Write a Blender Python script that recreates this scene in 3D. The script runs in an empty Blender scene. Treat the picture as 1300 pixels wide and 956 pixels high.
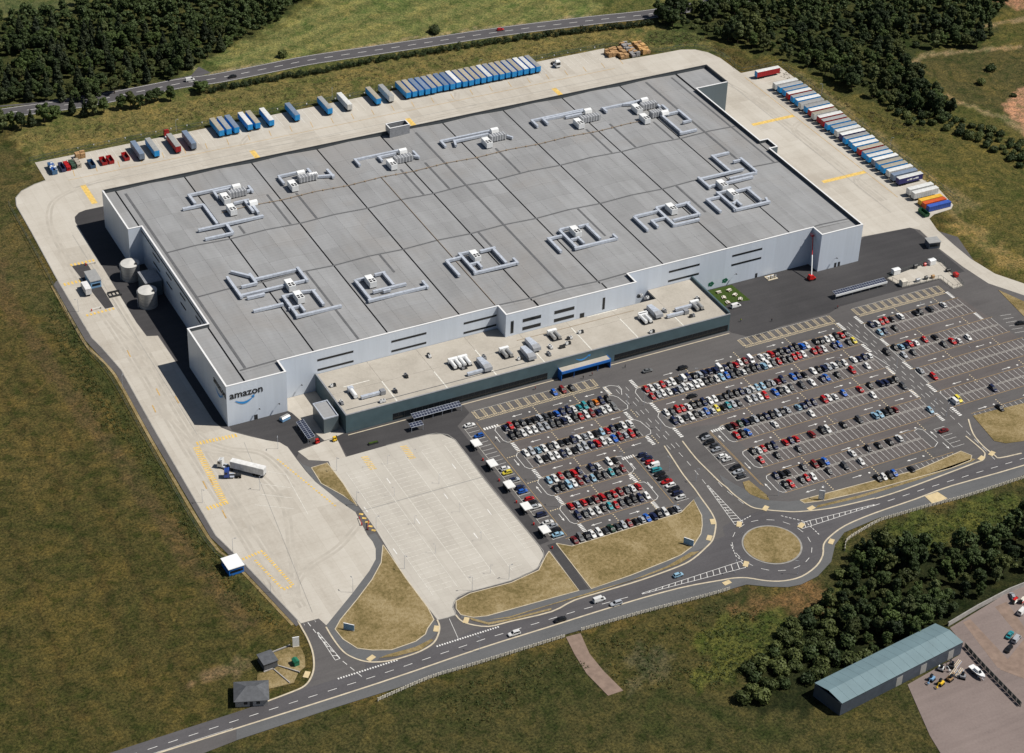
import bpy, math, random
import numpy as np
from mathutils import Matrix, Vector
from mathutils.geometry import tessellate_polygon

# ------------------------------------------------------------------ camera, sky, sun, exposure
scene = bpy.context.scene
col = bpy.data.collections.new("site")
scene.collection.children.link(col)

PITCH, ROLL, YAW = 0.594084619, 0.037561537, 1.08155053
_cp, _sp, _c, _s = math.cos(PITCH), math.sin(PITCH), math.cos(YAW), math.sin(YAW)
_fw = Vector((_c * _cp, _s * _cp, -_sp))
_rt = Vector((_s, -_c, 0.0))
_up = _rt.cross(_fw)
_r2 = math.cos(ROLL) * _rt + math.sin(ROLL) * _up
_u2 = -math.sin(ROLL) * _rt + math.cos(ROLL) * _up
cam_data = bpy.data.cameras.new("camera")
cam_data.sensor_width = 36.0
cam_data.lens = 2637.68 / 1300.0 * 36.0
cam_data.shift_y = -45.0 / 1300.0
cam_data.clip_start = 5.0
cam_data.clip_end = 6000.0
cam = bpy.data.objects.new("camera", cam_data)
cam.matrix_world = Matrix((( _r2.x, _u2.x, -_fw.x, -204.977),
                           ( _r2.y, _u2.y, -_fw.y, -613.193),
                           ( _r2.z, _u2.z, -_fw.z, 475.0),
                           (0, 0, 0, 1)))
col.objects.link(cam)
scene.camera = cam

SUN_DIR = Vector((11.2, -6.1, 18.5)).normalized()          # towards the sun
world = bpy.data.worlds.new("World")
scene.world = world
world.use_nodes = True
wn, wl = world.node_tree.nodes, world.node_tree.links
wn.clear()
sky = wn.new("ShaderNodeTexSky")
sky.sky_type = 'NISHITA'
sky.sun_disc = False
sky.sun_elevation = math.asin(SUN_DIR.z)
sky.sun_rotation = math.atan2(SUN_DIR.x, SUN_DIR.y)
bg = wn.new("ShaderNodeBackground")
bg.inputs[1].default_value = 0.05
wo = wn.new("ShaderNodeOutputWorld")
wl.new(sky.outputs[0], bg.inputs[0])
wl.new(bg.outputs[0], wo.inputs[0])

sun_data = bpy.data.lights.new("sun", 'SUN')
sun_data.energy = 5.0
sun_data.angle = math.radians(0.5)
sun_data.color = (1.0, 0.955, 0.88)
sun = bpy.data.objects.new("sun", sun_data)
sun.rotation_euler = SUN_DIR.to_track_quat('Z', 'Y').to_euler()
sun.location = (200, -200, 400)
col.objects.link(sun)

scene.view_settings.view_transform = 'Standard'
scene.view_settings.look = 'None'
scene.view_settings.exposure = -0.12
scene.view_settings.gamma = 1.0
scene.view_settings.use_curve_mapping = False
scene.cycles.max_bounces = 5
scene.cycles.diffuse_bounces = 1
scene.cycles.glossy_bounces = 2
scene.cycles.transmission_bounces = 2
scene.cycles.use_denoising = True

# ------------------------------------------------------------------ site survey, metres (x along the front of the warehouse, y to its rear)
SURVEY = {
 'yard_front': [(-10.4,-115.7),(-16.3,-115.0),(-16.6,-114.5)],
 'empty_park': [(32.9,-36.3),(49.9,-36.1),(67.2,-36.3),(72.2,-38.1),(75.4,-43.7),(74.7,-68.8),(75.1,-92.1),(75.5,-112.2),(74.7,-118.0),(69.0,-123.6),(57.5,-125.6),(41.9,-124.8),(36.8,-125.8),(33.4,-129.6),(32.6,-133.6),(25.9,-133.3),(24.9,-109.2),(26.3,-81.3),(26.2,-68.0),(25.9,-39.5),(26.5,-35.7)],
 'apron': [(18.3,-25.6),(22.7,-24.9),(24.7,-24.7),(29.9,-23.8),(33.6,-23.5),(34.7,-24.6),(33.3,-36.5),(26.4,-36.0),(20.0,-32.3)],
 'verge_triangle': [(25.2,-89.1),(25.2,-96.4),(25.0,-109.3),(25.5,-126.2),(24.8,-132.7),(21.1,-135.7),(19.1,-138.1),(14.6,-140.0),(5.6,-140.4),(-0.3,-137.8),(-4.4,-134.9),(-7.0,-128.7),(-7.5,-123.1),(-4.0,-119.4),(5.4,-112.1),(14.0,-104.9),(20.6,-97.9)],
 'verge_small': [(19.1,-37.1),(25.6,-36.8),(26.1,-50.7),(25.6,-65.4),(23.3,-57.3),(18.8,-47.4)],
 'verge_park': [(77.3,-117.0),(76.9,-140.2),(42.1,-138.6),(37.5,-137.3),(34.2,-134.3),(34.1,-130.8),(35.8,-127.2),(41.9,-125.7),(57.3,-126.6),(69.2,-124.7),(75.0,-118.9)],
 'verge_car_park': [(81.6,-114.2),(86.0,-118.0),(131.4,-117.8),(139.5,-113.2),(137.4,-122.4),(134.7,-127.3),(131.7,-131.3),(125.7,-136.0),(119.1,-138.5),(112.7,-139.3),(97.0,-140.7),(81.2,-141.2)],
 'verge_column': [(161.7,-111.8),(164.4,-111.9),(165.7,-122.4),(164.9,-125.3),(162.6,-123.1),(160.3,-119.2),(160.2,-116.0)],
 'verge_right_park': [(175.2,-129.9),(186.1,-130.5),(208.1,-131.7),(226.1,-133.1),(248.6,-130.3),(250.7,-134.3),(248.4,-136.6),(238.6,-137.5),(206.1,-136.1),(183.8,-133.9),(175.8,-132.1)],
 'verge_edge': [(267.0,-113.5),(277.0,-114.0),(291.0,-115.1),(306.8,-115.1),(289.6,-136.2),(275.0,-135.2),(267.6,-133.5),(264.4,-130.4)],
 'verge_wedge': [(334.0,-43.1),(338.4,-55.3),(344.9,-68.2),(334.4,-81.2),(331.0,-64.7)],
 'verge_strip_a': [(0.3,-142.3),(5.8,-143.8),(14.4,-144.5),(20.4,-142.0),(19.8,-141.1),(13.5,-142.4),(3.1,-141.9)],
 'verge_strip_b': [(41.1,-140.5),(48.7,-142.1),(64.4,-142.4),(81.4,-142.7),(100.4,-143.3),(115.8,-142.4),(124.7,-140.0),(126.0,-139.5),(123.0,-138.7),(111.2,-141.8),(95.6,-143.2),(80.1,-143.4),(62.4,-142.6),(48.4,-142.7)],
 'verge_strip_c': [(36.2,-136.6),(41.0,-141.8),(48.7,-143.1),(63.9,-144.3),(63.4,-145.1),(48.2,-143.9),(40.5,-142.8),(36.3,-138.3)],
 'verge_strip_d': [(177.9,-136.2),(196.1,-138.0),(221.2,-138.2),(248.4,-137.4),(250.5,-136.9),(249.6,-135.8),(222.1,-137.0),(197.0,-136.7),(179.7,-135.2)],
 'verge_hut': [(-30.6,-125.3),(-24.2,-124.7),(-21.2,-125.7),(-21.7,-131.0),(-23.4,-135.7),(-26.5,-137.4),(-31.3,-131.3),(-30.7,-127.6)],
 'verge_hut_b': [(-39.0,-132.4),(-33.4,-132.6),(-31.8,-131.8),(-26.8,-137.7),(-29.8,-141.3),(-42.1,-140.2)],
 'south_edge': [(-103.3,-161.7),(-55.9,-157.9),(-23.4,-157.5),(6.5,-157.8),(27.2,-157.9),(56.6,-158.1),(63.6,-158.1),(91.1,-159.3),(124.9,-161.7),(131.8,-161.9),(138.5,-166.4),(144.2,-169.2),(149.3,-170.0),(157.2,-168.7),(166.0,-164.1),(172.6,-156.8),(179.6,-152.4),(195.8,-150.7),(233.1,-153.7),(261.4,-152.4),(308.8,-150.6)],
 'kerb_south': [(-103.0,-152.7),(-54.1,-153.0),(-4.5,-153.1),(32.2,-152.2),(57.2,-152.4),(85.5,-152.6),(109.1,-153.7),(125.0,-156.3),(129.9,-157.3),(134.1,-159.2),(139.3,-163.3),(144.9,-165.9),(151.8,-166.5),(159.6,-164.0),(165.2,-159.9),(168.7,-155.2),(173.1,-152.4),(182.1,-149.3),(196.0,-147.8),(214.6,-147.3),(232.0,-146.4),(265.2,-147.6),(312.3,-146.5)],
 'kerb_triangle': [(-9.8,-120.7),(-9.9,-127.3),(-9.3,-134.2),(-7.6,-138.2),(-4.7,-141.7),(-1.2,-143.7),(3.5,-145.0),(10.4,-145.3),(15.1,-144.8),(19.9,-143.1),(23.4,-139.5),(25.2,-136.3),(25.8,-133.2)],
 'kerb_north': [(32.6,-133.6),(32.9,-136.7),(34.7,-139.7),(40.1,-143.6),(48.0,-144.4),(63.0,-145.9),(73.0,-144.0),(86.3,-144.2),(99.8,-144.4),(115.1,-143.6),(122.0,-142.1),(128.9,-138.9),(133.8,-136.0),(138.4,-130.5),(140.4,-126.8),(141.7,-121.3),(143.3,-112.6),(140.0,-114.6),(142.1,-107.7),(143.7,-98.8),(145.0,-89.5),(146.3,-80.1)],
 'kerb_right_park': [(154.2,-80.3),(153.3,-91.6),(153.6,-101.7),(153.9,-109.9),(155.4,-102.4),(154.4,-110.7),(154.6,-115.6),(155.2,-119.7),(156.6,-125.5),(159.2,-128.3),(162.7,-130.8),(166.3,-133.0),(169.6,-134.8),(175.9,-136.9),(183.0,-138.6),(188.9,-139.4),(201.1,-140.5),(201.7,-140.8),(213.8,-140.8),(237.2,-139.4),(249.2,-138.6),(252.8,-138.3),(255.2,-136.4),(256.5,-133.6),(256.2,-123.2)],
 'kerb_yard_west': [(-17.2,-113.7),(-17.4,-117.7),(-17.6,-123.3),(-18.4,-129.4),(-19.8,-134.3),(-21.5,-138.2),(-24.0,-141.7),(-27.1,-144.1),(-31.6,-145.0),(-44.3,-145.9)],
 'kerb_side_street': [(269.2,-141.1),(259.6,-140.0),(258.8,-138.0),(258.4,-131.1),(259.8,-123.1),(264.0,-114.6)],
 'island': [(142.4,-143.1),(161.0,-152.7),(156.6,-136.4),(145.7,-157.2),(151.9,-147.5)],
 'path_link': [(78.4,-113.7),(81.8,-113.8),(80.4,-141.2),(77.0,-141.2)],
 'west_path': [(-29.7,126.5),(-28.9,126.2),(-28.9,78.7),(-27.5,71.9),(-25.2,52.6),(-26.2,5.6),(-26.8,-59.5),(-23.3,-77.0),(-16.9,-115.4),(-18.8,-116.1),(-25.1,-77.5),(-28.8,-59.6),(-28.6,5.0),(-27.8,51.4),(-30.5,69.5),(-31.8,78.8),(-31.5,124.0)],
 'back_road': [(-34.1,280.2),(-11.0,281.8),(23.5,278.0),(45.1,277.6),(77.9,278.1),(97.4,276.2),(128.1,276.6),(149.5,276.7),(201.1,272.3),(250.9,268.2),(300.8,261.5),(331.2,256.4),(363.3,254.4),(399.7,253.9),(473.8,255.4)],
 'back_road_edge': [(129.8,280.9),(203.8,278.0),(253.5,273.4),(126.1,271.3),(198.9,267.2),(248.6,263.5)],
 'hedge': [(122.8,262.9),(145.7,261.7),(172.1,261.6),(195.8,260.4),(222.4,258.6),(245.1,256.6),(270.5,253.5),(294.4,249.7),(271.4,259.4),(306.8,252.3),(327.2,246.8)],
 'fence_posts': [(13.2,234.3),(68.9,235.4),(139.3,231.5),(256.5,230.8)],
 'south_fence_a': [(-8.2,-160.6),(11.2,-158.3),(26.8,-158.7),(61.2,-159.2)],
 'south_fence_b': [(67.8,-158.8),(90.9,-159.8),(116.6,-161.7),(124.8,-161.9)],
 'south_fence_c': [(173.8,-161.1),(176.5,-157.8),(179.3,-156.1),(184.5,-154.7),(194.6,-152.5),(203.2,-152.6),(216.0,-153.0),(232.9,-154.1),(260.1,-154.0),(298.1,-154.0)],
 'brick_path': [(61.6,-159.2),(67.0,-159.6),(64.7,-169.8),(65.1,-177.5),(59.1,-175.0)],
 'trees_line': [(-14.8,263.5),(-9.9,266.6),(-5.8,263.5),(-0.7,264.0),(6.0,265.0),(11.3,266.7),(20.6,268.1),(25.2,263.4),(29.0,262.3),(34.7,263.3),(43.3,263.6),(48.0,263.0),(52.2,261.2),(58.1,264.1),(62.1,265.1),(68.0,262.6)],
 'tree_round': [(84.5,265.2)],
 'field_trees': [(135.5,285.3),(218.2,280.6),(135.2,285.4)],
 'wood_left': [(-28.5,302.3),(-8.5,290.9),(6.4,288.9),(32.5,277.7),(55.8,282.1),(79.1,285.0),(101.2,300.3),(124.0,310.2),(144.5,323.8),(174.4,342.8),(193.9,362.0),(111.4,436.7),(83.4,392.1),(41.1,380.3),(17.6,386.1),(-6.6,388.2)],
 'wood_right': [(329.4,244.1),(339.0,235.8),(348.5,222.5),(352.3,213.7),(358.1,202.1),(360.8,194.9),(369.6,185.2),(375.3,171.0),(380.9,157.0),(381.5,142.4),(380.9,132.4),(388.9,123.4),(394.2,110.2),(405.4,99.9),(418.3,97.9),(420.0,110.0),(419.1,131.9),(424.9,153.6),(444.4,163.1),(472.5,153.1),(496.2,163.6),(505.3,180.8),(525.3,194.1),(560.5,224.8),(419.0,284.3),(364.4,253.6),(335.7,250.8)],
 'wood_right_scrub': [(410.2,103.2),(426.9,56.3),(412.0,37.5),(408.1,68.8),(401.3,84.8)],
 'wood_low': [(107.3,-203.0),(124.0,-193.0),(141.3,-183.5),(156.7,-183.9),(164.5,-176.0),(179.5,-166.5),(193.8,-165.8),(202.8,-177.2),(218.5,-177.1),(247.1,-170.3),(257.9,-175.3),(237.5,-200.3),(213.8,-208.0),(186.1,-210.9),(156.0,-218.5),(134.9,-219.1),(120.4,-224.5),(100.7,-217.3)],
 'unit_low': [(128.5,-222.1),(144.1,-229.3),(179.1,-222.0),(176.8,-212.1)],
 'unit_base': [(177.1,-223.3),(154.8,-227.3)],
 'yard_low': [(183.3,-210.6),(214.0,-204.0),(220.7,-203.7),(225.5,-229.3),(193.2,-268.3),(150.0,-248.1),(152.6,-227.0),(177.6,-223.1),(182.5,-219.1)],
 'yard_pink_a': [(189.2,-210.1),(192.5,-209.9),(191.5,-235.9),(185.9,-233.7)],
 'yard_pink_b': [(204.3,-208.4),(209.7,-207.9),(207.1,-220.8),(203.4,-225.6),(202.7,-221.2)],
 'yard_wall': [(182.6,-208.7),(183.8,-210.0),(213.5,-204.6),(220.5,-204.0)],
 'yard_fence': [(182.0,-218.9),(181.3,-239.6),(181.4,-248.0)],
 'low_cars': [(199.5,-222.6),(200.2,-225.3),(194.9,-228.0),(211.0,-214.8),(213.0,-206.9)],
 'boat': [(177.2,-230.0),(177.3,-236.2)],
 'low_bits': [(167.8,-224.5),(171.6,-225.1),(161.5,-225.8),(163.3,-229.4),(166.8,-229.1),(171.5,-231.2)],
 'cabin_west': [(-30.5,-83.0),(-24.9,-82.0),(-24.8,-75.1),(-30.7,-76.4)],
 'hut': [(-36.8,-131.9),(-32.1,-132.5),(-31.5,-126.5),(-36.6,-127.3)],
 'green_box': [(-26.8,-133.8),(-25.1,-133.8)],
 'sign_a': [(-23.5,-125.4),(-21.8,-125.8)],
 'sign_b': [(-4.5,-124.4),(-2.4,-126.5)],
 'sign_c': [(123.2,-133.3),(125.4,-136.3)],
 'sign_d': [(181.7,-132.2),(183.4,-133.7)],
 'house_low': [(-49.3,-135.4),(-41.7,-134.4),(-39.9,-140.9),(-45.5,-140.2)],
 'kiosk_right': [(324.2,-2.7),(330.8,-4.5),(334.5,-0.5),(328.2,-0.0)],
 'compound': [(295.5,-15.7),(297.4,-24.5),(313.5,-25.3),(316.5,-25.6),(316.8,-34.7),(322.2,-34.5),(324.9,-15.2),(323.2,-12.2)],
 'compound_items': [(300.9,-14.3),(311.4,-14.1),(316.5,-14.2),(320.1,-14.2),(298.3,-23.3),(305.9,-23.5),(310.4,-23.4),(313.7,-23.8),(323.1,-22.0),(323.8,-26.7)],
 'lawn': [(218.7,7.4),(230.9,7.3),(231.6,-6.3),(222.8,-4.6),(218.3,-6.5)],
 'tables': [(222.3,4.1),(227.2,3.6),(227.6,-0.5),(227.9,-4.3),(222.1,-0.4),(221.6,-4.4)],
 'solar_long': [(264.1,-21.1),(266.5,-21.2),(291.1,-20.6),(292.2,-19.0),(265.2,-18.5)],
 'solar_mid': [(65.0,-26.1),(66.3,-25.7),(78.0,-25.3)],
 'solar_mid_end': [(65.8,-27.3),(85.7,-26.7)],
 'solar_small': [(61.9,-33.0),(67.1,-33.1)],
 'solar_left': [(23.6,-22.6),(26.4,-23.0),(26.7,-11.3),(23.4,-10.7)],
 'planter': [(44.0,-33.6),(47.9,-33.6)],
 'gate_lane': [(-20.2,135.4),(-13.6,135.4),(-13.7,97.7),(-17.4,97.7)],
 'gate_box': [(-18.4,118.1),(-13.5,118.1)],
 'gate_van': [(-23.3,109.6),(-19.9,110.3)],
 'boom': [(264.1,-3.3)],
 'boom_top': [(270.9,8.8)],
 'canopy': [(132.0,-24.0),(153.4,-23.9),(130.1,-21.8)],
 'canopy_top': [(131.0,-25.6),(152.3,-25.8),(130.8,-22.0)],
 'lawn_van': [(220.1,-9.5),(225.8,-9.3)],
 'truck': [(-10.7,-22.2),(-0.4,-34.6)],
 'tractor': [(-10.3,-26.9),(-8.3,-32.2)],
 'hatch_box': [(-14.6,-5.2),(1.4,-6.6),(-17.2,-43.5),(-24.9,-43.8),(-16.1,-7.9)],
 'hatch_box_b': [(-22.8,-75.7),(-14.8,-74.4),(-11.9,-95.9),(-16.0,-96.6),(-19.2,-77.8)],
 'road_cars': [(46.2,-150.7),(63.6,-151.4),(84.7,-151.9),(80.6,-148.2),(111.8,-148.3)],
 'back_cars': [(83.6,278.4),(104.0,272.4),(251.2,268.1)],
 'aisle_cars': [(165.7,-33.9),(179.2,-38.4),(172.6,-56.8)],
 'centre_dashes': [(-5.6,-149.7),(-1.7,-149.9),(34.8,-147.8),(39.4,-148.6),(72.2,-149.2),(75.3,-149.5),(89.6,-150.3),(93.2,-150.6)],
 'persons': [(217.3,-19.7),(219.6,-18.6),(158.3,-28.4),(118.4,-26.1),(121.8,-28.3),(139.2,-27.9),(143.6,-27.6)],
 'wood_stacks': [(289.9,219.9),(294.7,213.7),(300.9,213.5),(308.4,213.6)],
 'wood_stacks_b': [(290.0,226.5),(296.6,226.3),(302.9,230.4),(310.1,229.0)],
 'crates_left': [(-6.8,212.6),(-2.7,212.8),(0.7,212.6),(6.0,215.7),(12.4,210.9),(18.7,212.9),(22.1,212.7),(29.1,212.4),(13.4,227.6)],
 'trailers_left': [(36.2,210.7),(43.2,210.4),(53.6,210.7),(61.2,211.6)],
 'trailers_mid': [(77.4,216.8),(81.2,217.3),(85.5,217.3),(91.8,216.3),(95.7,216.8),(102.7,215.8),(116.3,217.1),(115.7,216.6),(133.0,217.2),(143.1,217.1),(158.6,217.3),(165.2,217.7)],
 'right_trl': [(344.8,167.4),(346.5,152.5),(346.6,148.9),(345.7,141.2),(346.3,138.7),(347.5,136.4),(345.7,131.5),(348.3,131.0),(345.6,124.2),(346.1,120.7),(346.4,117.2),(345.6,110.4),(346.2,106.2),(346.9,102.1),(346.8,97.3),(346.5,93.1),(347.4,86.9)],
 'right_trl_k': [(346.7,76.5),(346.2,70.6),(346.5,64.3),(346.0,55.6),(345.3,48.1),(345.0,37.7),(344.9,34.1),(344.2,25.5),(345.8,22.1)],
 'greens': [(342.6,25.3),(342.2,19.3)],
 'entry_steps': [(129.6,-23.5)],
 'lamps': [(27.0,-42.6),(25.7,-64.4),(39.3,-45.4),(45.8,-46.9),(56.5,-47.1),(40.2,-65.5),(58.2,-65.6),(58.1,-83.7),(40.3,-83.2),(40.1,-101.2),(58.0,-101.4),(53.0,-119.0),(26.7,-104.3),(57.5,-124.6),(43.2,-124.6),(26.1,-81.0),(92.2,-53.0),(92.0,-78.1),(152.4,-53.8),(145.7,-52.2),(125.7,-83.5),(140.1,-94.3),(152.2,-53.4),(184.4,-64.7),(211.0,-100.6),(231.8,-117.1),(254.9,-104.5),(289.2,-81.5),(256.9,-109.6),(183.0,-133.5),(169.4,-124.1),(151.1,-164.8),(131.4,-154.9),(145.9,-104.0),(258.1,-74.5),(257.0,-109.3),(12.1,-21.1),(-3.1,-41.7),(-24.7,-40.0),(-20.3,-96.4),(5.4,-108.2),(-24.5,-70.9),(32.0,-153.3),(57.2,-124.8)],
 'zone_top_field': [(98.5,298.6),(117.8,305.0),(141.1,315.1),(174.5,337.4),(207.9,373.1),(337.1,318.8),(309.8,269.2),(298.8,266.5),(255.4,273.5),(203.0,278.5),(151.9,282.5),(104.2,279.9)],
 'zone_corner_field': [(8.1,480.0),(85.7,413.2),(58.4,381.3),(33.6,383.5),(-12.8,396.0)],
 'zone_clearing': [(435.4,155.0),(453.7,155.1),(497.0,144.7),(547.5,141.6),(454.5,31.4),(433.5,64.6),(435.3,86.0),(424.6,115.4),(428.8,143.1)],
 'zone_soil': [(444.4,95.7),(460.3,104.7),(480.0,110.4),(443.7,53.3),(435.6,67.2),(439.0,80.8)],
 'zone_soil_b': [(525.3,216.5),(546.8,207.5),(539.1,177.3),(521.6,182.5),(516.7,195.5)],
 'track_a': [(428.4,148.1),(435.4,155.0),(443.1,156.6),(459.4,152.7),(479.1,148.3),(497.0,144.7)],
 'track_b': [(423.7,114.9),(427.4,100.3),(436.0,81.2),(435.6,67.2)],
 'track_c': [(486.6,175.0),(498.5,172.0),(508.1,172.1),(523.3,171.0)],
 'zone_reeds': [(346.4,11.1),(350.4,1.8),(347.1,-22.3),(354.0,-41.0),(363.2,-29.5),(358.8,-13.0),(358.0,6.0),(355.3,17.1)],
 'zone_right_edge': [(365.8,174.1),(371.8,154.2),(370.2,87.0),(367.3,51.4),(372.6,28.2),(371.4,17.7),(352.3,16.1),(362.6,38.9),(362.1,53.6),(364.5,92.1),(366.2,162.3)],
 'zone_brown_meadow': [(132.7,-166.9),(143.6,-170.1),(157.3,-171.8),(155.9,-181.3),(141.5,-188.1),(128.3,-186.3),(119.4,-177.8),(122.3,-168.0)],
 'zone_green_meadow': [(107.4,-176.7),(128.7,-173.2),(136.6,-185.8),(153.6,-184.7),(174.3,-161.7),(191.2,-154.7),(256.2,-159.0),(247.1,-170.3),(201.5,-174.2),(178.3,-168.3),(151.3,-188.1),(109.6,-203.2),(89.2,-196.6)],
 'zone_flowers': [(74.8,-174.5),(93.3,-179.6),(90.2,-190.0),(77.4,-191.1),(69.2,-184.5)],
 'zone_spoil': [(-60.0,-125.2),(-49.3,-121.9),(-42.9,-123.2),(-42.1,-128.6),(-50.7,-129.5),(-57.0,-131.9)],
 'zone_field_light': [(-27.1,292.8),(-9.2,211.7),(-16.2,203.8),(-28.0,193.7),(-30.9,135.2),(-31.3,78.6),(-43.7,91.6),(-56.7,178.3)],
 'zone_grass_entry': [(338.6,243.3),(347.1,225.1),(344.6,212.9),(321.7,222.7),(309.8,234.9)],
 'path_edge_field': [(91.1,294.0),(92.8,284.5),(99.7,282.4),(150.4,278.9),(169.2,279.9),(204.2,278.8),(253.8,273.9),(275.6,268.8),(304.3,267.9)],
 'layby': [(-9.0,289.0),(5.5,285.5),(25.0,282.6),(46.7,281.5),(66.5,281.5),(86.6,281.4),(96.1,283.1),(92.8,291.8),(86.3,284.4),(61.9,282.9),(25.8,285.0),(4.7,287.2),(-8.7,290.3)],
}
AIR_UNITS = {
 'U1': ([(30.9,76.0,36.0,70.3),(36.8,71.2,36.8,64.4),(36.7,63.8,30.8,63.8),(36.9,66.8,55.7,66.8),(56.1,67.0,56.1,57.0),(27.4,71.9,27.4,56.3),(27.6,57.4,46.8,57.4),(30.0,55.0,36.4,55.0),(50.4,57.4,55.4,57.4),(43.0,50.1,43.0,34.9),(42.8,34.4,61.2,34.4),(55.3,48.2,55.3,37.9),(43.2,50.2,48.2,50.2),(51.2,49.9,56.0,48.6),(42.3,41.0,46.7,41.0),(46.8,41.0,46.8,36.9),(28.9,45.2,40.5,45.2)],[(48.3,55.9),(48.2,46.2)],[],[]),
 'U2': ([(74.2,49.1,74.2,34.4),(73.6,33.4,98.7,33.4),(99.1,32.9,99.1,37.3),(86.8,49.1,86.8,39.9),(75.2,49.4,78.8,49.4),(83.5,49.7,87.3,49.7),(77.9,38.5,91.5,38.5),(81.7,36.9,84.0,36.9)],[(79.3,45.4)],[],[]),
 'U3': ([(121.8,50.2,121.8,34.9),(121.4,34.6,140.6,34.6),(141.0,34.4,141.0,37.8),(136.8,47.9,136.8,36.9),(122.1,50.2,126.2,50.2),(131.4,49.1,137.5,49.1),(114.9,47.5,121.4,47.5),(114.5,47.1,114.5,35.7),(123.0,41.2,126.2,41.2),(125.8,41.4,125.8,37.5)],[(126.8,45.6)],[],[]),
 'U4': ([(169.4,50.3,169.4,35.2),(168.9,35.0,188.3,35.0),(188.6,34.9,188.6,37.6),(181.6,49.3,181.6,37.3),(170.1,51.0,174.5,51.0),(178.5,49.5,182.4,49.5),(162.1,46.4,167.8,46.4),(161.9,46.5,161.9,35.5),(170.7,41.7,173.8,41.7),(173.8,41.9,173.8,37.2)],[(174.6,46.0)],[],[]),
 'U5': ([(216.5,49.2,216.5,34.5),(216.4,34.6,228.8,34.6),(231.4,48.8,231.4,38.0),(230.8,38.2,218.9,38.2),(217.2,50.2,221.8,50.2),(226.1,48.4,232.4,48.4),(205.0,47.4,215.5,47.4),(204.1,47.0,204.1,35.9),(209.9,41.0,215.8,41.0),(209.3,41.1,209.3,36.1)],[(222.1,46.1)],[],[]),
 'U6': ([(264.0,80.5,264.0,65.5),(263.9,80.2,272.1,80.2),(247.9,64.1,269.8,64.1),(247.4,65.0,247.4,55.9),(247.6,56.8,253.0,56.8),(274.3,72.4,274.3,60.0),(274.0,59.5,260.8,59.5),(274.2,71.8,270.3,71.8),(257.2,56.8,270.2,56.8),(248.2,50.3,248.2,34.6),(247.6,34.8,265.2,34.8),(262.7,48.9,262.7,37.9),(248.9,50.3,253.7,50.3),(257.2,48.7,264.1,48.7),(241.4,47.0,246.8,47.0),(240.8,46.8,240.8,36.1),(250.0,39.9,252.5,41.0),(252.3,41.0,252.3,37.3),(264.8,35.1,265.6,37.8)],[(253.3,54.9),(253.3,45.9)],[],[]),
 'V1': ([(36.2,142.2,54.5,142.2),(35.7,142.1,35.7,134.7),(46.6,140.4,53.4,140.4),(46.4,140.1,46.4,135.0),(59.3,135.0,62.0,135.0),(61.9,138.5,61.9,134.1),(29.9,132.0,38.3,132.0),(38.6,131.2,38.6,115.0),(29.9,112.4,58.1,112.4),(42.0,112.8,42.0,105.3),(41.4,104.8,30.2,104.8),(57.5,125.4,57.5,115.7),(51.3,127.4,57.3,127.4),(55.8,126.3,55.8,117.6)],[(48.7,132.0),(47.9,122.1)],[(50.8,133.9,59.1,134.7)],[(56.2,138.6),(58.0,122.8)]),
 'V2': ([(77.4,141.8,86.8,141.8),(77.0,140.5,77.0,135.2),(92.2,135.1,99.6,133.1),(99.1,138.5,99.1,132.1),(91.2,142.0,91.2,135.6)],[(79.5,130.6)],[(83.6,134.3,92.2,135.0)],[(86.4,138.6),(90.8,134.7)]),
 'V3': ([(114.3,142.4,135.4,142.4),(113.8,142.0,113.8,136.8),(124.6,140.4,132.7,140.4),(124.6,139.5,124.6,136.5),(138.8,135.2,141.1,132.9),(141.0,138.3,141.0,132.9)],[(126.9,130.7)],[(129.6,133.8,138.5,134.6)],[(136.3,139.7)]),
 'V4': ([(157.0,142.2,180.9,142.2),(156.4,142.0,156.4,137.3),(162.5,140.0,180.2,140.0),(162.5,140.4,161.3,136.4),(185.8,135.6,187.9,132.4)],[(174.9,131.8)],[(177.5,134.0,185.5,135.1)],[(182.6,139.9)]),
 'V5': ([(204.3,143.8,231.0,143.8),(203.9,142.9,203.9,137.8),(209.9,142.4,230.0,142.4),(209.2,142.1,209.2,137.8),(220.7,140.4,228.3,140.4)],[(222.3,131.4)],[(224.9,134.1,234.8,135.2)],[(231.8,140.3)]),
 'V6': ([(240.0,141.1,260.8,141.1),(240.3,140.7,240.3,137.4),(251.3,140.7,256.1,139.4),(266.1,137.5,266.1,131.9),(262.6,124.4,262.6,105.4),(262.0,105.2,270.0,105.2),(264.9,123.8,271.3,123.8),(272.2,124.5,272.2,114.1),(272.3,113.8,268.7,113.8),(267.8,132.0,267.8,127.1)],[(254.5,133.2),(253.0,123.2)],[(257.5,135.0,266.0,134.5),(257.9,126.0,264.4,126.4)],[(261.9,139.3),(264.3,124.2)]),
}
OFFICE_PLANT = [(47.3,-11.1),(54.0,-14.7),(55.7,-19.7),(41.1,-14.1),(42.5,-2.3),(85.0,0.9),(91.7,-9.5),(95.9,-9.5),(101.7,-14.0),(121.0,-14.2),(117.0,-15.7),(136.9,-7.7),(136.2,-15.3),(131.9,-13.4),(141.8,-11.0),(176.9,-11.6),(176.5,-12.4),(182.4,-8.6),(187.2,-9.1),(196.2,-11.0),(200.9,-12.6),(195.6,-17.2),(174.6,-20.6),(185.0,2.2),(183.4,4.7)]
SIDE_BAYS_WEST = [('w',-38.3),('b',-46.0),('w',-69.2),('y',-71.6),('n',-74.6),('s',-76.2),('n',-79.5),('b',-81.9),('r',-87.0),('k',-89.8),('w',-92.2),('s',-94.3),('n',-97.0),('k',-98.9),('w',-102.5),('s',-104.4),('k',-107.5),('l',-110.5)]
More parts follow.
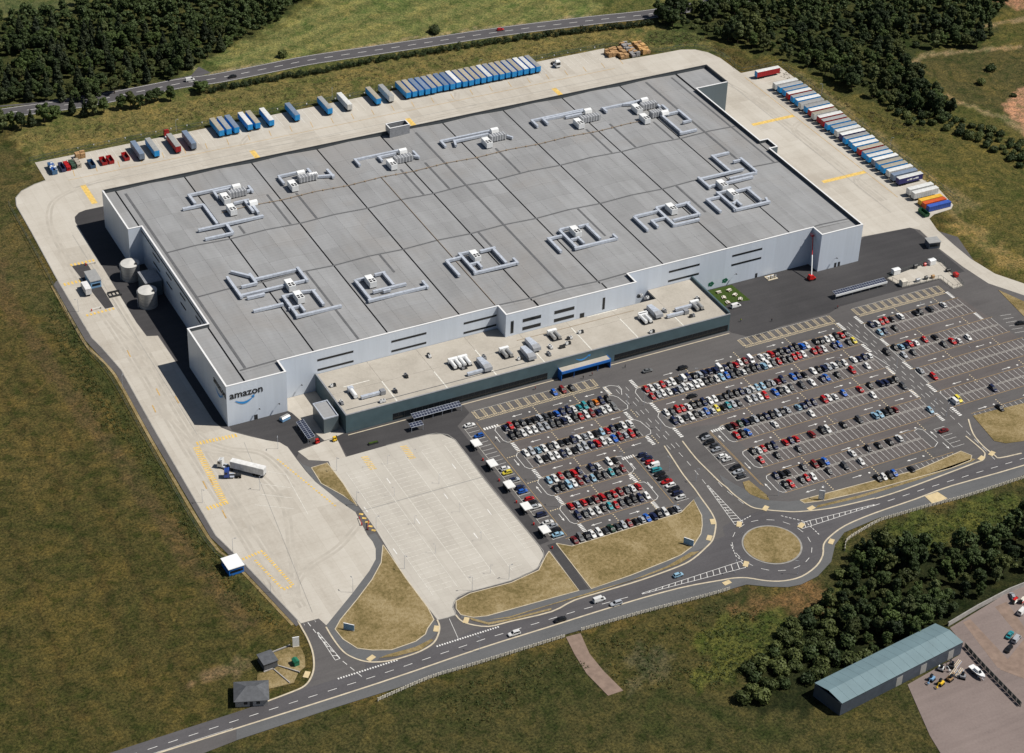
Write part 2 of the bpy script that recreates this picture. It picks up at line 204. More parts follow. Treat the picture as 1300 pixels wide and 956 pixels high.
SIDE_BAYS_AVENUE = [('k',-81.3,163.3),('s',-83.0,163.2),('k',-85.8,162.8),('d',-88.4,163.9),('s',-90.9,162.9),('w',-95.5,163.0),('w',-97.9,163.3),('k',-103.6,163.5),('s',-106.2,163.1),('d',-108.9,162.9)]
rnd = random.Random(7)

# ------------------------------------------------------------------ materials
def ramp(nt, fac, stops):
    r = nt.nodes.new("ShaderNodeValToRGB")
    e = r.color_ramp.elements
    while len(e) < len(stops):
        e.new(0.5)
    for el, (p, c) in zip(e, stops):
        el.position = p
        el.color = (*c, 1) if len(c) == 3 else c
    nt.links.new(fac, r.inputs[0])
    return r.outputs[0]

def node(nt, t, **kw):
    n = nt.nodes.new(t)
    for k, v in kw.items():
        setattr(n, k, v)
    return n

def noise(nt, vec, scale, detail=4.0, rough=0.55, dist=0.0):
    n = nt.nodes.new("ShaderNodeTexNoise")
    n.inputs["Scale"].default_value = scale
    n.inputs["Detail"].default_value = detail
    n.inputs["Roughness"].default_value = rough
    n.inputs["Distortion"].default_value = dist
    nt.links.new(vec, n.inputs["Vector"])
    return n.outputs["Fac"]

def mixc(nt, fac, a, b, mode='MIX'):
    m = nt.nodes.new("ShaderNodeMix")
    m.data_type = 'RGBA'
    m.blend_type = mode
    for s, v in ((m.inputs[0], fac), (m.inputs[6], a), (m.inputs[7], b)):
        if isinstance(v, (int, float)):
            s.default_value = v
        elif isinstance(v, tuple):
            s.default_value = (*v, 1) if len(v) == 3 else v
        else:
            nt.links.new(v, s)
    return m.outputs[2]

def math_n(nt, op, a, b=0.0, clamp=False):
    m = nt.nodes.new("ShaderNodeMath")
    m.operation = op
    m.use_clamp = clamp
    for s, v in ((m.inputs[0], a), (m.inputs[1], b)):
        if isinstance(v, (int, float)):
            s.default_value = v
        else:
            nt.links.new(v, s)
    return m.outputs[0]

def base_mat(name, rough=0.8, spec=0.3):
    m = bpy.data.materials.new(name)
    m.use_nodes = True
    nt = m.node_tree
    b = nt.nodes["Principled BSDF"]
    b.inputs["Roughness"].default_value = rough
    b.inputs["Specular IOR Level"].default_value = spec
    return m, nt, b

def coords(nt, world=True):
    if world:
        return nt.nodes.new("ShaderNodeNewGeometry").outputs["Position"]
    return nt.nodes.new("ShaderNodeTexCoord").outputs["Object"]

def scaled(nt, vec, s, rotz=0.0):
    mp = nt.nodes.new("ShaderNodeMapping")
    mp.inputs["Scale"].default_value = s
    mp.inputs["Rotation"].default_value = (0, 0, rotz)
    nt.links.new(vec, mp.inputs[0])
    return mp.outputs[0]

def bump(nt, b, h, strength=0.3, dist=0.05):
    n = nt.nodes.new("ShaderNodeBump")
    n.inputs["Strength"].default_value = strength
    n.inputs["Distance"].default_value = dist
    nt.links.new(h, n.inputs["Height"])
    nt.links.new(n.outputs[0], b.inputs["Normal"])

def plain(name, c, rough=0.6, spec=0.4, metal=0.0, var=0.25, scale=0.6, world=True):
    """one colour with wear: a large and a fine noise shift its value"""
    m, nt, b = base_mat(name, rough, spec)
    b.inputs["Metallic"].default_value = metal
    v = coords(nt, world)
    f = math_n(nt, 'MULTIPLY', noise(nt, v, scale, 5), 1.0)
    dark = tuple(x * (1 - var) for x in c)
    lite = tuple(min(1, x * (1 + var)) for x in c)
    nt.links.new(ramp(nt, f, [(0.28, dark), (0.72, lite)]), b.inputs["Base Color"])
    return m

MAT = {}
def add(name, *a, **k):
    MAT[name] = plain(name, *a, **k)
    return MAT[name]

add("white_paint", (0.78, 0.78, 0.76), 0.45, 0.5, var=0.06)
add("coping_white", (0.80, 0.80, 0.80), 0.4, 0.5, var=0.05)
add("black_paint", (0.012, 0.012, 0.013), 0.4, 0.5)
add("dark_metal", (0.035, 0.037, 0.04), 0.45, 0.5)
add("galv", (0.50, 0.54, 0.61), 0.42, 0.5, metal=0.1, var=0.2, scale=0.9)
add("galv_dull", (0.30, 0.31, 0.33), 0.5, 0.5, metal=0.2, var=0.2, scale=0.9)
add("unit_white", (0.82, 0.83, 0.83), 0.4, 0.5, var=0.06)
add("rubber", (0.012, 0.012, 0.012), 0.8, 0.2)
add("glass_dark", (0.010, 0.014, 0.018), 0.2, 0.5, var=0.1)
add("car_glass", (0.010, 0.013, 0.016), 0.5, 0.25, var=0.1)
add("smile_blue", (0.03, 0.30, 0.75), 0.4, 0.5, var=0.05)
add("canopy_blue", (0.02, 0.16, 0.55), 0.35, 0.5, var=0.1)
add("container_blue", (0.03, 0.10, 0.35), 0.5, 0.4, var=0.15)
add("red_paint", (0.50, 0.015, 0.012), 0.4, 0.5, var=0.12)
add("yellow_paint", (0.78, 0.50, 0.03), 0.5, 0.4, var=0.1)
add("green_paint", (0.02, 0.16, 0.09), 0.5, 0.4, var=0.15)
add("hivis", (0.60, 0.75, 0.04), 0.7, 0.2, var=0.05)
add("skin", (0.45, 0.27, 0.19), 0.6, 0.3, var=0.05)
add("cloth_dark", (0.03, 0.035, 0.05), 0.9, 0.1)
add("cloth_red", (0.35, 0.03, 0.03), 0.9, 0.1)
add("hair", (0.02, 0.013, 0.008), 0.7, 0.2)
add("timber", (0.42, 0.26, 0.13), 0.8, 0.2, var=0.35, scale=1.6)
add("timber_pale", (0.60, 0.36, 0.15), 0.8, 0.2, var=0.25, scale=1.6)
add("timber_grey", (0.30, 0.29, 0.29), 0.8, 0.2, var=0.4, scale=1.6)
add("fence_pale", (0.62, 0.58, 0.50), 0.8, 0.2, var=0.2, scale=0.8)
add("fence_steel", (0.10, 0.12, 0.11), 0.6, 0.3, var=0.2)
add("kerb_stone", (0.55, 0.48, 0.36), 0.85, 0.2, var=0.18, scale=0.5)
add("kerb_grey", (0.30, 0.29, 0.27), 0.85, 0.2, var=0.2, scale=0.5)
add("paint_line", (0.72, 0.71, 0.68), 0.7, 0.3, var=0.2, scale=0.9)
add("paint_faint", (0.66, 0.64, 0.58), 0.8, 0.2, var=0.2, scale=0.9)
add("paint_yellow", (0.70, 0.48, 0.14), 0.7, 0.3, var=0.28, scale=0.8)
add("paint_cream", (0.68, 0.56, 0.36), 0.7, 0.3, var=0.25, scale=0.7)
add("paint_yellow_line", (0.50, 0.33, 0.13), 0.7, 0.3, var=0.3, scale=0.5)
add("tactile", (0.60, 0.48, 0.28), 0.85, 0.2, var=0.12)
add("brick_pink", (0.24, 0.175, 0.14), 0.85, 0.2, var=0.2, scale=0.4)
add("slate", (0.10, 0.105, 0.115), 0.7, 0.3, var=0.2, scale=0.8)
add("unit_roof", (0.16, 0.235, 0.26), 0.45, 0.4, var=0.08, scale=0.2)
add("unit_wall", (0.07, 0.085, 0.11), 0.5, 0.4, var=0.15)
add("office_clad", (0.085, 0.135, 0.155), 0.35, 0.5, var=0.12, scale=0.25)
add("tank_side", (0.40, 0.40, 0.39), 0.4, 0.5, metal=0.2, var=0.1)
add("bark", (0.06, 0.045, 0.03), 0.9, 0.1, var=0.3)
add("soil", (0.30, 0.18, 0.12), 0.95, 0.1, var=0.3, scale=0.4)
add("lawn_green", (0.045, 0.075, 0.016), 0.95, 0.1, var=0.3, scale=1.2)
add("stone_wall", (0.40, 0.38, 0.36), 0.9, 0.1, var=0.2, scale=0.6)
add("solar", (0.028, 0.034, 0.062), 0.3, 0.5, var=0.2)
add("trailer_roof", (0.50, 0.48, 0.42), 0.55, 0.4, var=0.12)

# painted bodies that take the object's own colour
m, nt, b = base_mat("car_paint", 0.40, 0.45)
oi = nt.nodes.new("ShaderNodeObjectInfo")
nt.links.new(oi.outputs["Color"], b.inputs["Base Color"])
b.inputs["Coat Weight"].default_value = 0.25
b.inputs["Coat Roughness"].default_value = 0.30
MAT["car_paint"] = m

m, nt, b = base_mat("body_panel", 0.5, 0.4)
oi = nt.nodes.new("ShaderNodeObjectInfo")
v = coords(nt, False)
f = noise(nt, v, 0.5, 6, 0.6)
nt.links.new(mixc(nt, 1.0, oi.outputs["Color"], ramp(nt, f, [(0.3, (0.75, 0.74, 0.72)), (0.65, (1, 1, 1))]), 'MULTIPLY'), b.inputs["Base Color"])
MAT["body_panel"] = m

def cladding(name, c, pitch=1.0, rough=0.4):
    """coated profiled sheet: narrow upright ribs in the bump, faint sheet-to-sheet change of tone, streaks of dirt"""
    m, nt, b = base_mat(name, rough, 0.5)
    v = coords(nt)
    w = node(nt, "ShaderNodeTexWave", wave_type='BANDS', bands_direction='DIAGONAL')
    w.inputs["Scale"].default_value = 1.1
    nt.links.new(scaled(nt, v, (1, 1, 0)), w.inputs[0])
    wn_ = node(nt, "ShaderNodeTexWhiteNoise", noise_dimensions='3D')
    sn = node(nt, "ShaderNodeVectorMath", operation='SNAP')
    sn.inputs[1].default_value = (6.3, 6.3, 50)
    nt.links.new(v, sn.inputs[0])
    nt.links.new(sn.outputs[0], wn_.inputs[0])
    d = noise(nt, scaled(nt, v, (0.7, 0.7, 0.06)), 1.0, 5, 0.6)
    t = math_n(nt, 'ADD', math_n(nt, 'MULTIPLY', wn_.outputs[0], 0.3), math_n(nt, 'MULTIPLY', d, 0.7))
    nt.links.new(ramp(nt, t, [(0.2, tuple(x * 0.86 for x in c)), (0.8, c)]), b.inputs["Base Color"])
    bump(nt, b, w.outputs[0], 0.15, 0.04)
    MAT[name] = m
cladding("clad_silver", (0.71, 0.78, 0.88))
cladding("clad_grey", (0.115, 0.15, 0.17))

# roof sheet: every panel object its own tone, fine seams, weather streaks
m, nt, b = base_mat("roof_sheet", 0.5, 0.4)
oi = nt.nodes.new("ShaderNodeObjectInfo")
v = coords(nt)
f1 = noise(nt, scaled(nt, v, (0.30, 0.045, 1)), 1.0, 6, 0.62)
f2 = noise(nt, v, 0.035, 4, 0.5)
w = node(nt, "ShaderNodeTexWave", wave_type='BANDS', bands_direction='Y')
w.inputs["Scale"].default_value = 0.16
w.inputs["Distortion"].default_value = 0.0
nt.links.new(v, w.inputs[0])
t = math_n(nt, 'ADD', math_n(nt, 'MULTIPLY', oi.outputs["Random"], 0.12), math_n(nt, 'ADD', math_n(nt, 'MULTIPLY', f1, 0.48), math_n(nt, 'MULTIPLY', f2, 0.40)))
c_ = ramp(nt, t, [(0.30, (0.235, 0.235, 0.236)), (0.5, (0.295, 0.297, 0.300)), (0.70, (0.355, 0.360, 0.366))])
patch = noise(nt, v, 0.022, 5, 0.6, 1.0)
c_ = mixc(nt, ramp(nt, patch, [(0.48, (0, 0, 0)), (0.66, (0.5, 0.5, 0.5))]), c_, (0.285, 0.268, 0.252))
seam = ramp(nt, w.outputs[0], [(0.0, (0.86, 0.86, 0.86)), (0.05, (1, 1, 1))])
nt.links.new(mixc(nt, 0.8, c_, seam, 'MULTIPLY'), b.inputs["Base Color"])
MAT["roof_sheet"] = m

m, nt, b = base_mat("roof_membrane", 0.85, 0.2)
v = coords(nt)
t = math_n(nt, 'ADD', math_n(nt, 'MULTIPLY', noise(nt, v, 0.10, 6, 0.65), 0.7), math_n(nt, 'MULTIPLY', noise(nt, v, 1.5, 3, 0.6), 0.3))
nt.links.new(ramp(nt, t, [(0.3, (0.34, 0.31, 0.265)), (0.5, (0.435, 0.40, 0.345)), (0.72, (0.505, 0.47, 0.415))]), b.inputs["Base Color"])
MAT["roof_membrane"] = m

def concrete(name, a, bb, cc, slab=6.0):
    m, nt, b = base_mat(name, 0.85, 0.2)
    v = coords(nt)
    big = noise(nt, v, 0.022, 5, 0.6, 0.6)
    streak = noise(nt, scaled(nt, v, (0.16, 0.02, 1)), 1.0, 6, 0.65)
    streak2 = noise(nt, scaled(nt, v, (0.02, 0.16, 1)), 1.0, 6, 0.65)
    fine = noise(nt, v, 0.9, 5, 0.7)
    sn = node(nt, "ShaderNodeVectorMath", operation='SNAP')
    sn.inputs[1].default_value = (slab, slab * 2.5, 100)
    nt.links.new(v, sn.inputs[0])
    wn_ = node(nt, "ShaderNodeTexWhiteNoise", noise_dimensions='3D')
    nt.links.new(sn.outputs[0], wn_.inputs[0])
    t = math_n(nt, 'ADD', math_n(nt, 'MULTIPLY', big, 0.30), math_n(nt, 'MULTIPLY', streak, 0.27))
    t = math_n(nt, 'ADD', t, math_n(nt, 'MULTIPLY', streak2, 0.18))
    t = math_n(nt, 'ADD', t, math_n(nt, 'MULTIPLY', fine, 0.18))
    t = math_n(nt, 'ADD', t, math_n(nt, 'MULTIPLY', wn_.outputs[0], 0.08))
    c_ = ramp(nt, t, [(0.38, a), (0.52, bb), (0.66, cc)])
    br = node(nt, "ShaderNodeTexBrick", offset=0.0)
    br.inputs["Scale"].default_value = 1.0
    br.inputs["Brick Width"].default_value = slab
    br.inputs["Row Height"].default_value = slab
    br.inputs["Mortar Size"].default_value = 0.05
    br.inputs["Color1"].default_value = br.inputs["Color2"].default_value = (1, 1, 1, 1)
    br.inputs["Mortar"].default_value = (0.86, 0.85, 0.83, 1)
    nt.links.new(v, br.inputs[0])
    nt.links.new(mixc(nt, 1.0, c_, br.outputs[0], 'MULTIPLY'), b.inputs["Base Color"])
    MAT[name] = m
concrete("concrete_yard", (0.40, 0.362, 0.308), (0.50, 0.464, 0.405), (0.565, 0.532, 0.475))
concrete("concrete_park", (0.42, 0.39, 0.345), (0.495, 0.465, 0.412), (0.555, 0.525, 0.472), 4.5)

def tarmac(name, a, bb, cc):
    m, nt, b = base_mat(name, 0.8, 0.25)
    v = coords(nt)
    t = math_n(nt, 'ADD', math_n(nt, 'MULTIPLY', noise(nt, v, 0.03, 5, 0.6, 0.5), 0.42), math_n(nt, 'MULTIPLY', noise(nt, v, 1.3, 5, 0.75), 0.33))
    t = math_n(nt, 'ADD', t, math_n(nt, 'MULTIPLY', noise(nt, scaled(nt, v, (0.03, 0.4, 1)), 1.0, 4, 0.6), 0.25))
    nt.links.new(ramp(nt, t, [(0.36, a), (0.5, bb), (0.66, cc)]), b.inputs["Base Color"])
    MAT[name] = m
tarmac("tarmac", (0.080, 0.075, 0.075), (0.105, 0.099, 0.098), (0.132, 0.125, 0.123))
tarmac("tarmac_bay", (0.090, 0.079, 0.077), (0.116, 0.103, 0.100), (0.142, 0.128, 0.124))
tarmac("tarmac_dark", (0.040, 0.039, 0.041), (0.055, 0.053, 0.055), (0.074, 0.071, 0.073))
tarmac("tarmac_road", (0.070, 0.066, 0.070), (0.092, 0.088, 0.093), (0.118, 0.113, 0.118))
tarmac("footway", (0.095, 0.097, 0.10), (0.122, 0.124, 0.127), (0.150, 0.151, 0.154))
tarmac("paved_yard", (0.165, 0.132, 0.122), (0.215, 0.172, 0.158), (0.262, 0.212, 0.195))

def turf(name, a, bb, cc):
    m, nt, b = base_mat(name, 0.95, 0.1)
    v = coords(nt)
    fine = noise(nt, v, 0.8, 6, 0.75)
    t = math_n(nt, 'ADD', math_n(nt, 'MULTIPLY', noise(nt, v, 0.06, 6, 0.65, 0.8), 0.55), math_n(nt, 'MULTIPLY', fine, 0.45))
    nt.links.new(ramp(nt, t, [(0.41, a), (0.5, bb), (0.59, cc)]), b.inputs["Base Color"])
    bump(nt, b, fine, 0.8, 0.4)
    MAT[name] = m
turf("dry_grass", (0.150, 0.118, 0.048), (0.252, 0.190, 0.090), (0.340, 0.268, 0.148))

# open land: the colour of each stretch of land is stored on the ground mesh, the shader breaks it up
m, nt, b = base_mat("land", 0.95, 0.1)
v = coords(nt)
at_ = node(nt, "ShaderNodeAttribute", attribute_name="land_colour")
n1 = noise(nt, v, 0.035, 6, 0.68, 1.2)
n2 = noise(nt, v, 0.22, 6, 0.7, 0.6)
n3 = noise(nt, v, 1.1, 5, 0.75)
k1 = ramp(nt, n1, [(0.34, (0.66, 0.84, 0.70)), (0.50, (1, 1, 1)), (0.66, (1.34, 1.22, 1.08))])
k2 = ramp(nt, n2, [(0.38, (0.52, 0.68, 0.50)), (0.50, (1, 1, 1)), (0.63, (1.42, 1.34, 1.22))])
k3 = ramp(nt, n3, [(0.37, (0.36, 0.40, 0.36)), (0.50, (1, 1, 1)), (0.64, (1.70, 1.62, 1.55))])
c_ = mixc(nt, 1.0, at_.outputs["Color"], k1, 'MULTIPLY')
c_ = mixc(nt, 0.9, c_, k2, 'MULTIPLY')
c_ = mixc(nt, 0.9, c_, k3, 'MULTIPLY')
nt.links.new(c_, b.inputs["Base Color"])
hh = math_n(nt, 'ADD', math_n(nt, 'MULTIPLY', n3, 0.5), n2)
bump(nt, b, hh, 0.9, 0.8)
MAT["land"] = m

def leaf_mat(name, a, bb):
    m, nt, b = base_mat(name, 0.65, 0.25)
    oi = nt.nodes.new("ShaderNodeObjectInfo")
    v = coords(nt)
    f = noise(nt, v, 0.55, 6, 0.8)
    t = math_n(nt, 'ADD', math_n(nt, 'MULTIPLY', f, 0.65), math_n(nt, 'MULTIPLY', oi.outputs["Random"], 0.45))
    nt.links.new(ramp(nt, t, [(0.3, a), (0.78, bb)]), b.inputs["Base Color"])
    MAT[name] = m
leaf_mat("leaf_broad", (0.024, 0.040, 0.011), (0.082, 0.118, 0.032))
leaf_mat("leaf_dark", (0.017, 0.029, 0.010), (0.056, 0.082, 0.025))
leaf_mat("leaf_conifer", (0.020, 0.030, 0.014), (0.045, 0.060, 0.025))
leaf_mat("leaf_olive", (0.032, 0.042, 0.012), (0.108, 0.126, 0.038))
leaf_mat("leaf_birch", (0.040, 0.056, 0.020), (0.125, 0.150, 0.055))
leaf_mat("leaf_scrub", (0.032, 0.046, 0.012), (0.100, 0.120, 0.034))
leaf_mat("leaf_grass", (0.060, 0.055, 0.020), (0.12, 0.105, 0.045))

# ------------------------------------------------------------------ mesh helpers
class MB:
    def __init__(self):
        self.v, self.f, self.mi = [], [], []
        self.cur = 0
    def quad(self, *p):
        n = len(self.v)
        self.v += [tuple(q) for q in p]
        self.f.append(tuple(range(n, n + len(p))))
        self.mi.append(self.cur)
        return self
    def box(self, x0, x1, y0, y1, z0, z1):
        n = len(self.v)
        self.v += [(x0, y0, z0), (x1, y0, z0), (x1, y1, z0), (x0, y1, z0), (x0, y0, z1), (x1, y0, z1), (x1, y1, z1), (x0, y1, z1)]
        for q in ((3, 2, 1, 0), (4, 5, 6, 7), (0, 1, 5, 4), (1, 2, 6, 5), (2, 3, 7, 6), (3, 0, 4, 7)):
            self.f.append(tuple(n + i for i in q)); self.mi.append(self.cur)
        return self
    def hexa(self, b4, t4):
        """box with any four bottom and four top corners"""
        n = len(self.v)
        self.v += [tuple(p) for p in b4] + [tuple(p) for p in t4]
        for q in ((3, 2, 1, 0), (4, 5, 6, 7), (0, 1, 5, 4), (1, 2, 6, 5), (2, 3, 7, 6), (3, 0, 4, 7)):
            self.f.append(tuple(n + i for i in q)); self.mi.append(self.cur)
        return self
    def bar(self, p, q, w, z0, z1):
        """upright-sided bar along the ground from p to q"""
        dx, dy = q[0] - p[0], q[1] - p[1]
        l = math.hypot(dx, dy) or 1e-6
        nx, ny = -dy / l * w / 2, dx / l * w / 2
        a, b_, c, d = (p[0] - nx, p[1] - ny), (q[0] - nx, q[1] - ny), (q[0] + nx, q[1] + ny), (p[0] + nx, p[1] + ny)
        return self.hexa([(*a, z0), (*b_, z0), (*c, z0), (*d, z0)], [(*a, z1), (*b_, z1), (*c, z1), (*d, z1)])
    def tube(self, p, q, r0, r1=None, n=8, cap=True):
        r1 = r0 if r1 is None else r1
        p, q = Vector(p), Vector(q)
        d = (q - p).normalized()
        u = d.orthogonal().normalized()
        w = d.cross(u)
        s = len(self.v)
        for c, r in ((p, r0), (q, r1)):
            for i in range(n):
                a = 2 * math.pi * i / n
                self.v.append(tuple(c + u * (r * math.cos(a)) + w * (r * math.sin(a))))
        for i in range(n):
            j = (i + 1) % n
            self.f.append((s + i, s + j, s + n + j, s + n + i)); self.mi.append(self.cur)
        if cap:
            self.f.append(tuple(s + n + i for i in range(n))); self.mi.append(self.cur)
            self.f.append(tuple(s + i for i in reversed(range(n)))); self.mi.append(self.cur)
        return self
    def poly(self, pts, z, z0=None):
        """flat sheet from an outline (may be concave), with sides down to z0"""
        n = len(self.v)
        self.v += [(p[0], p[1], z) for p in pts]
        area = sum(pts[i - 1][0] * pts[i][1] - pts[i][0] * pts[i - 1][1] for i in range(len(pts)))
        for t in tessellate_polygon([[Vector((p[0], p[1], 0)) for p in pts]]):
            a, b_, c = (pts[i] for i in t)
            cr = (b_[0] - a[0]) * (c[1] - a[1]) - (b_[1] - a[1]) * (c[0] - a[0])
            if abs(cr) < 1e-9:
                continue
            t = tuple(t) if cr > 0 else tuple(reversed(t))
            self.f.append(tuple(n + i for i in t)); self.mi.append(self.cur)
        if z0 is not None:
            k = len(pts)
            m_ = len(self.v)
            self.v += [(p[0], p[1], z0) for p in pts]
            for i in range(k):
                j = (i + 1) % k
                q = (m_ + i, m_ + j, n + j, n + i)
                self.f.append(q if area > 0 else tuple(reversed(q))); self.mi.append(self.cur)
        return self
    def mesh(self, name, *mats, smooth=False):
        me = bpy.data.meshes.new(name)
        me.from_pydata(self.v, [], self.f)
        for m_ in mats:
            me.materials.append(MAT[m_] if isinstance(m_, str) else m_)
        if len(mats) > 1:
            me.polygons.foreach_set("material_index", self.mi)
        if smooth:
            me.polygons.foreach_set("use_smooth", [True] * len(self.f))
        me.update()
        return me
    def build(self, name, *mats, parent=None, smooth=False, **k):
        return put(name, self.mesh(name, *mats, smooth=smooth), parent, **k)

def put(name, me, parent=None, loc=None, rz=None, color=None):
    o = bpy.data.objects.new(name, me)
    col.objects.link(o)
    if parent is not None:
        o.parent = parent
    if loc is not None:
        o.location = loc
    if rz is not None:
        o.rotation_euler = (0, 0, rz)
    if color is not None:
        o.color = (*color, 1)
    return o

def tag(o, label, cat, group=None):
    o["label"] = label
    o["category"] = cat
    if group:
        o["group"] = group
    return o

def thing(name, label, cat, loc=(0, 0, 0), rz=0.0, group=None):
    o = bpy.data.objects.new(name, None)
    o.empty_display_size = 1.0
    col.objects.link(o)
    o.location = loc
    o.rotation_euler = (0, 0, rz)
    return tag(o, label, cat, group)

def struct(o, kind="structure"):
    o["kind"] = kind
    return o

def sheet(name, pts, z, mat_, z0=-0.1, parent=None):
    return struct(MB().poly(pts, z, z0).build(name, mat_, parent=parent))

def strip_pts(line, w):
    """left and right edges of a line of given width"""
    L, R = [], []
    for i, p in enumerate(line):
        a = line[max(0, i - 1)]
        c = line[min(len(line) - 1, i + 1)]
        dx, dy = c[0] - a[0], c[1] - a[1]
        l = math.hypot(dx, dy) or 1
        L.append((p[0] - dy / l * w / 2, p[1] + dx / l * w / 2))
        R.append((p[0] + dy / l * w / 2, p[1] - dx / l * w / 2))
    return L, R

def smooth_line(line, n=4):
    """Catmull-Rom through the surveyed points"""
    out = []
    for i in range(len(line) - 1):
        p0, p1, p2, p3 = line[max(0, i - 1)], line[i], line[i + 1], line[min(len(line) - 1, i + 2)]
        for k in range(n):
            t = k / n
            out.append(tuple(0.5 * (2 * p1[j] + (p2[j] - p0[j]) * t + (2 * p0[j] - 5 * p1[j] + 4 * p2[j] - p3[j]) * t * t + (3 * p1[j] - p0[j] - 3 * p2[j] + p3[j]) * t ** 3) for j in (0, 1)))
    out.append(tuple(line[-1]))
    return out

def ribbon(mb, line, w, z, z0=None):
    L, R = strip_pts(line, w)
    for i in range(len(line) - 1):
        if z0 is None:
            mb.quad((*R[i], z), (*R[i + 1], z), (*L[i + 1], z), (*L[i], z))
        else:
            mb.hexa([(*R[i], z0), (*R[i + 1], z0), (*L[i + 1], z0), (*L[i], z0)], [(*R[i], z), (*R[i + 1], z), (*L[i + 1], z), (*L[i], z)])

def along(line, step, start=0.0):
    """points every step metres along a line, with heading"""
    out, s = [], start
    for a, c in zip(line[:-1], line[1:]):
        l = math.hypot(c[0] - a[0], c[1] - a[1])
        h = math.atan2(c[1] - a[1], c[0] - a[0])
        while s <= l:
            t = s / l if l else 0
            out.append((a[0] + (c[0] - a[0]) * t, a[1] + (c[1] - a[1]) * t, h))
            s += step
        s -= l
    return out

def inside(poly, x, y):
    r = False
    n = len(poly)
    for i in range(n):
        (x1, y1), (x2, y2) = poly[i - 1], poly[i]
        if (y1 > y) != (y2 > y) and x < (x2 - x1) * (y - y1) / (y2 - y1) + x1:
            r = not r
    return r

S = SURVEY
ORD = "first second third fourth fifth sixth seventh eighth ninth tenth eleventh twelfth thirteenth fourteenth fifteenth sixteenth seventeenth eighteenth nineteenth twentieth".split()
TENS = {2: "twenty", 3: "thirty", 4: "forty"}
def ordinal(n):
    if n <= 20:
        return ORD[n - 1]
    t, u = divmod(n, 10)
    return {30: "thirtieth", 40: "fortieth"}.get(n) or TENS[t] + "-" + ORD[u - 1]
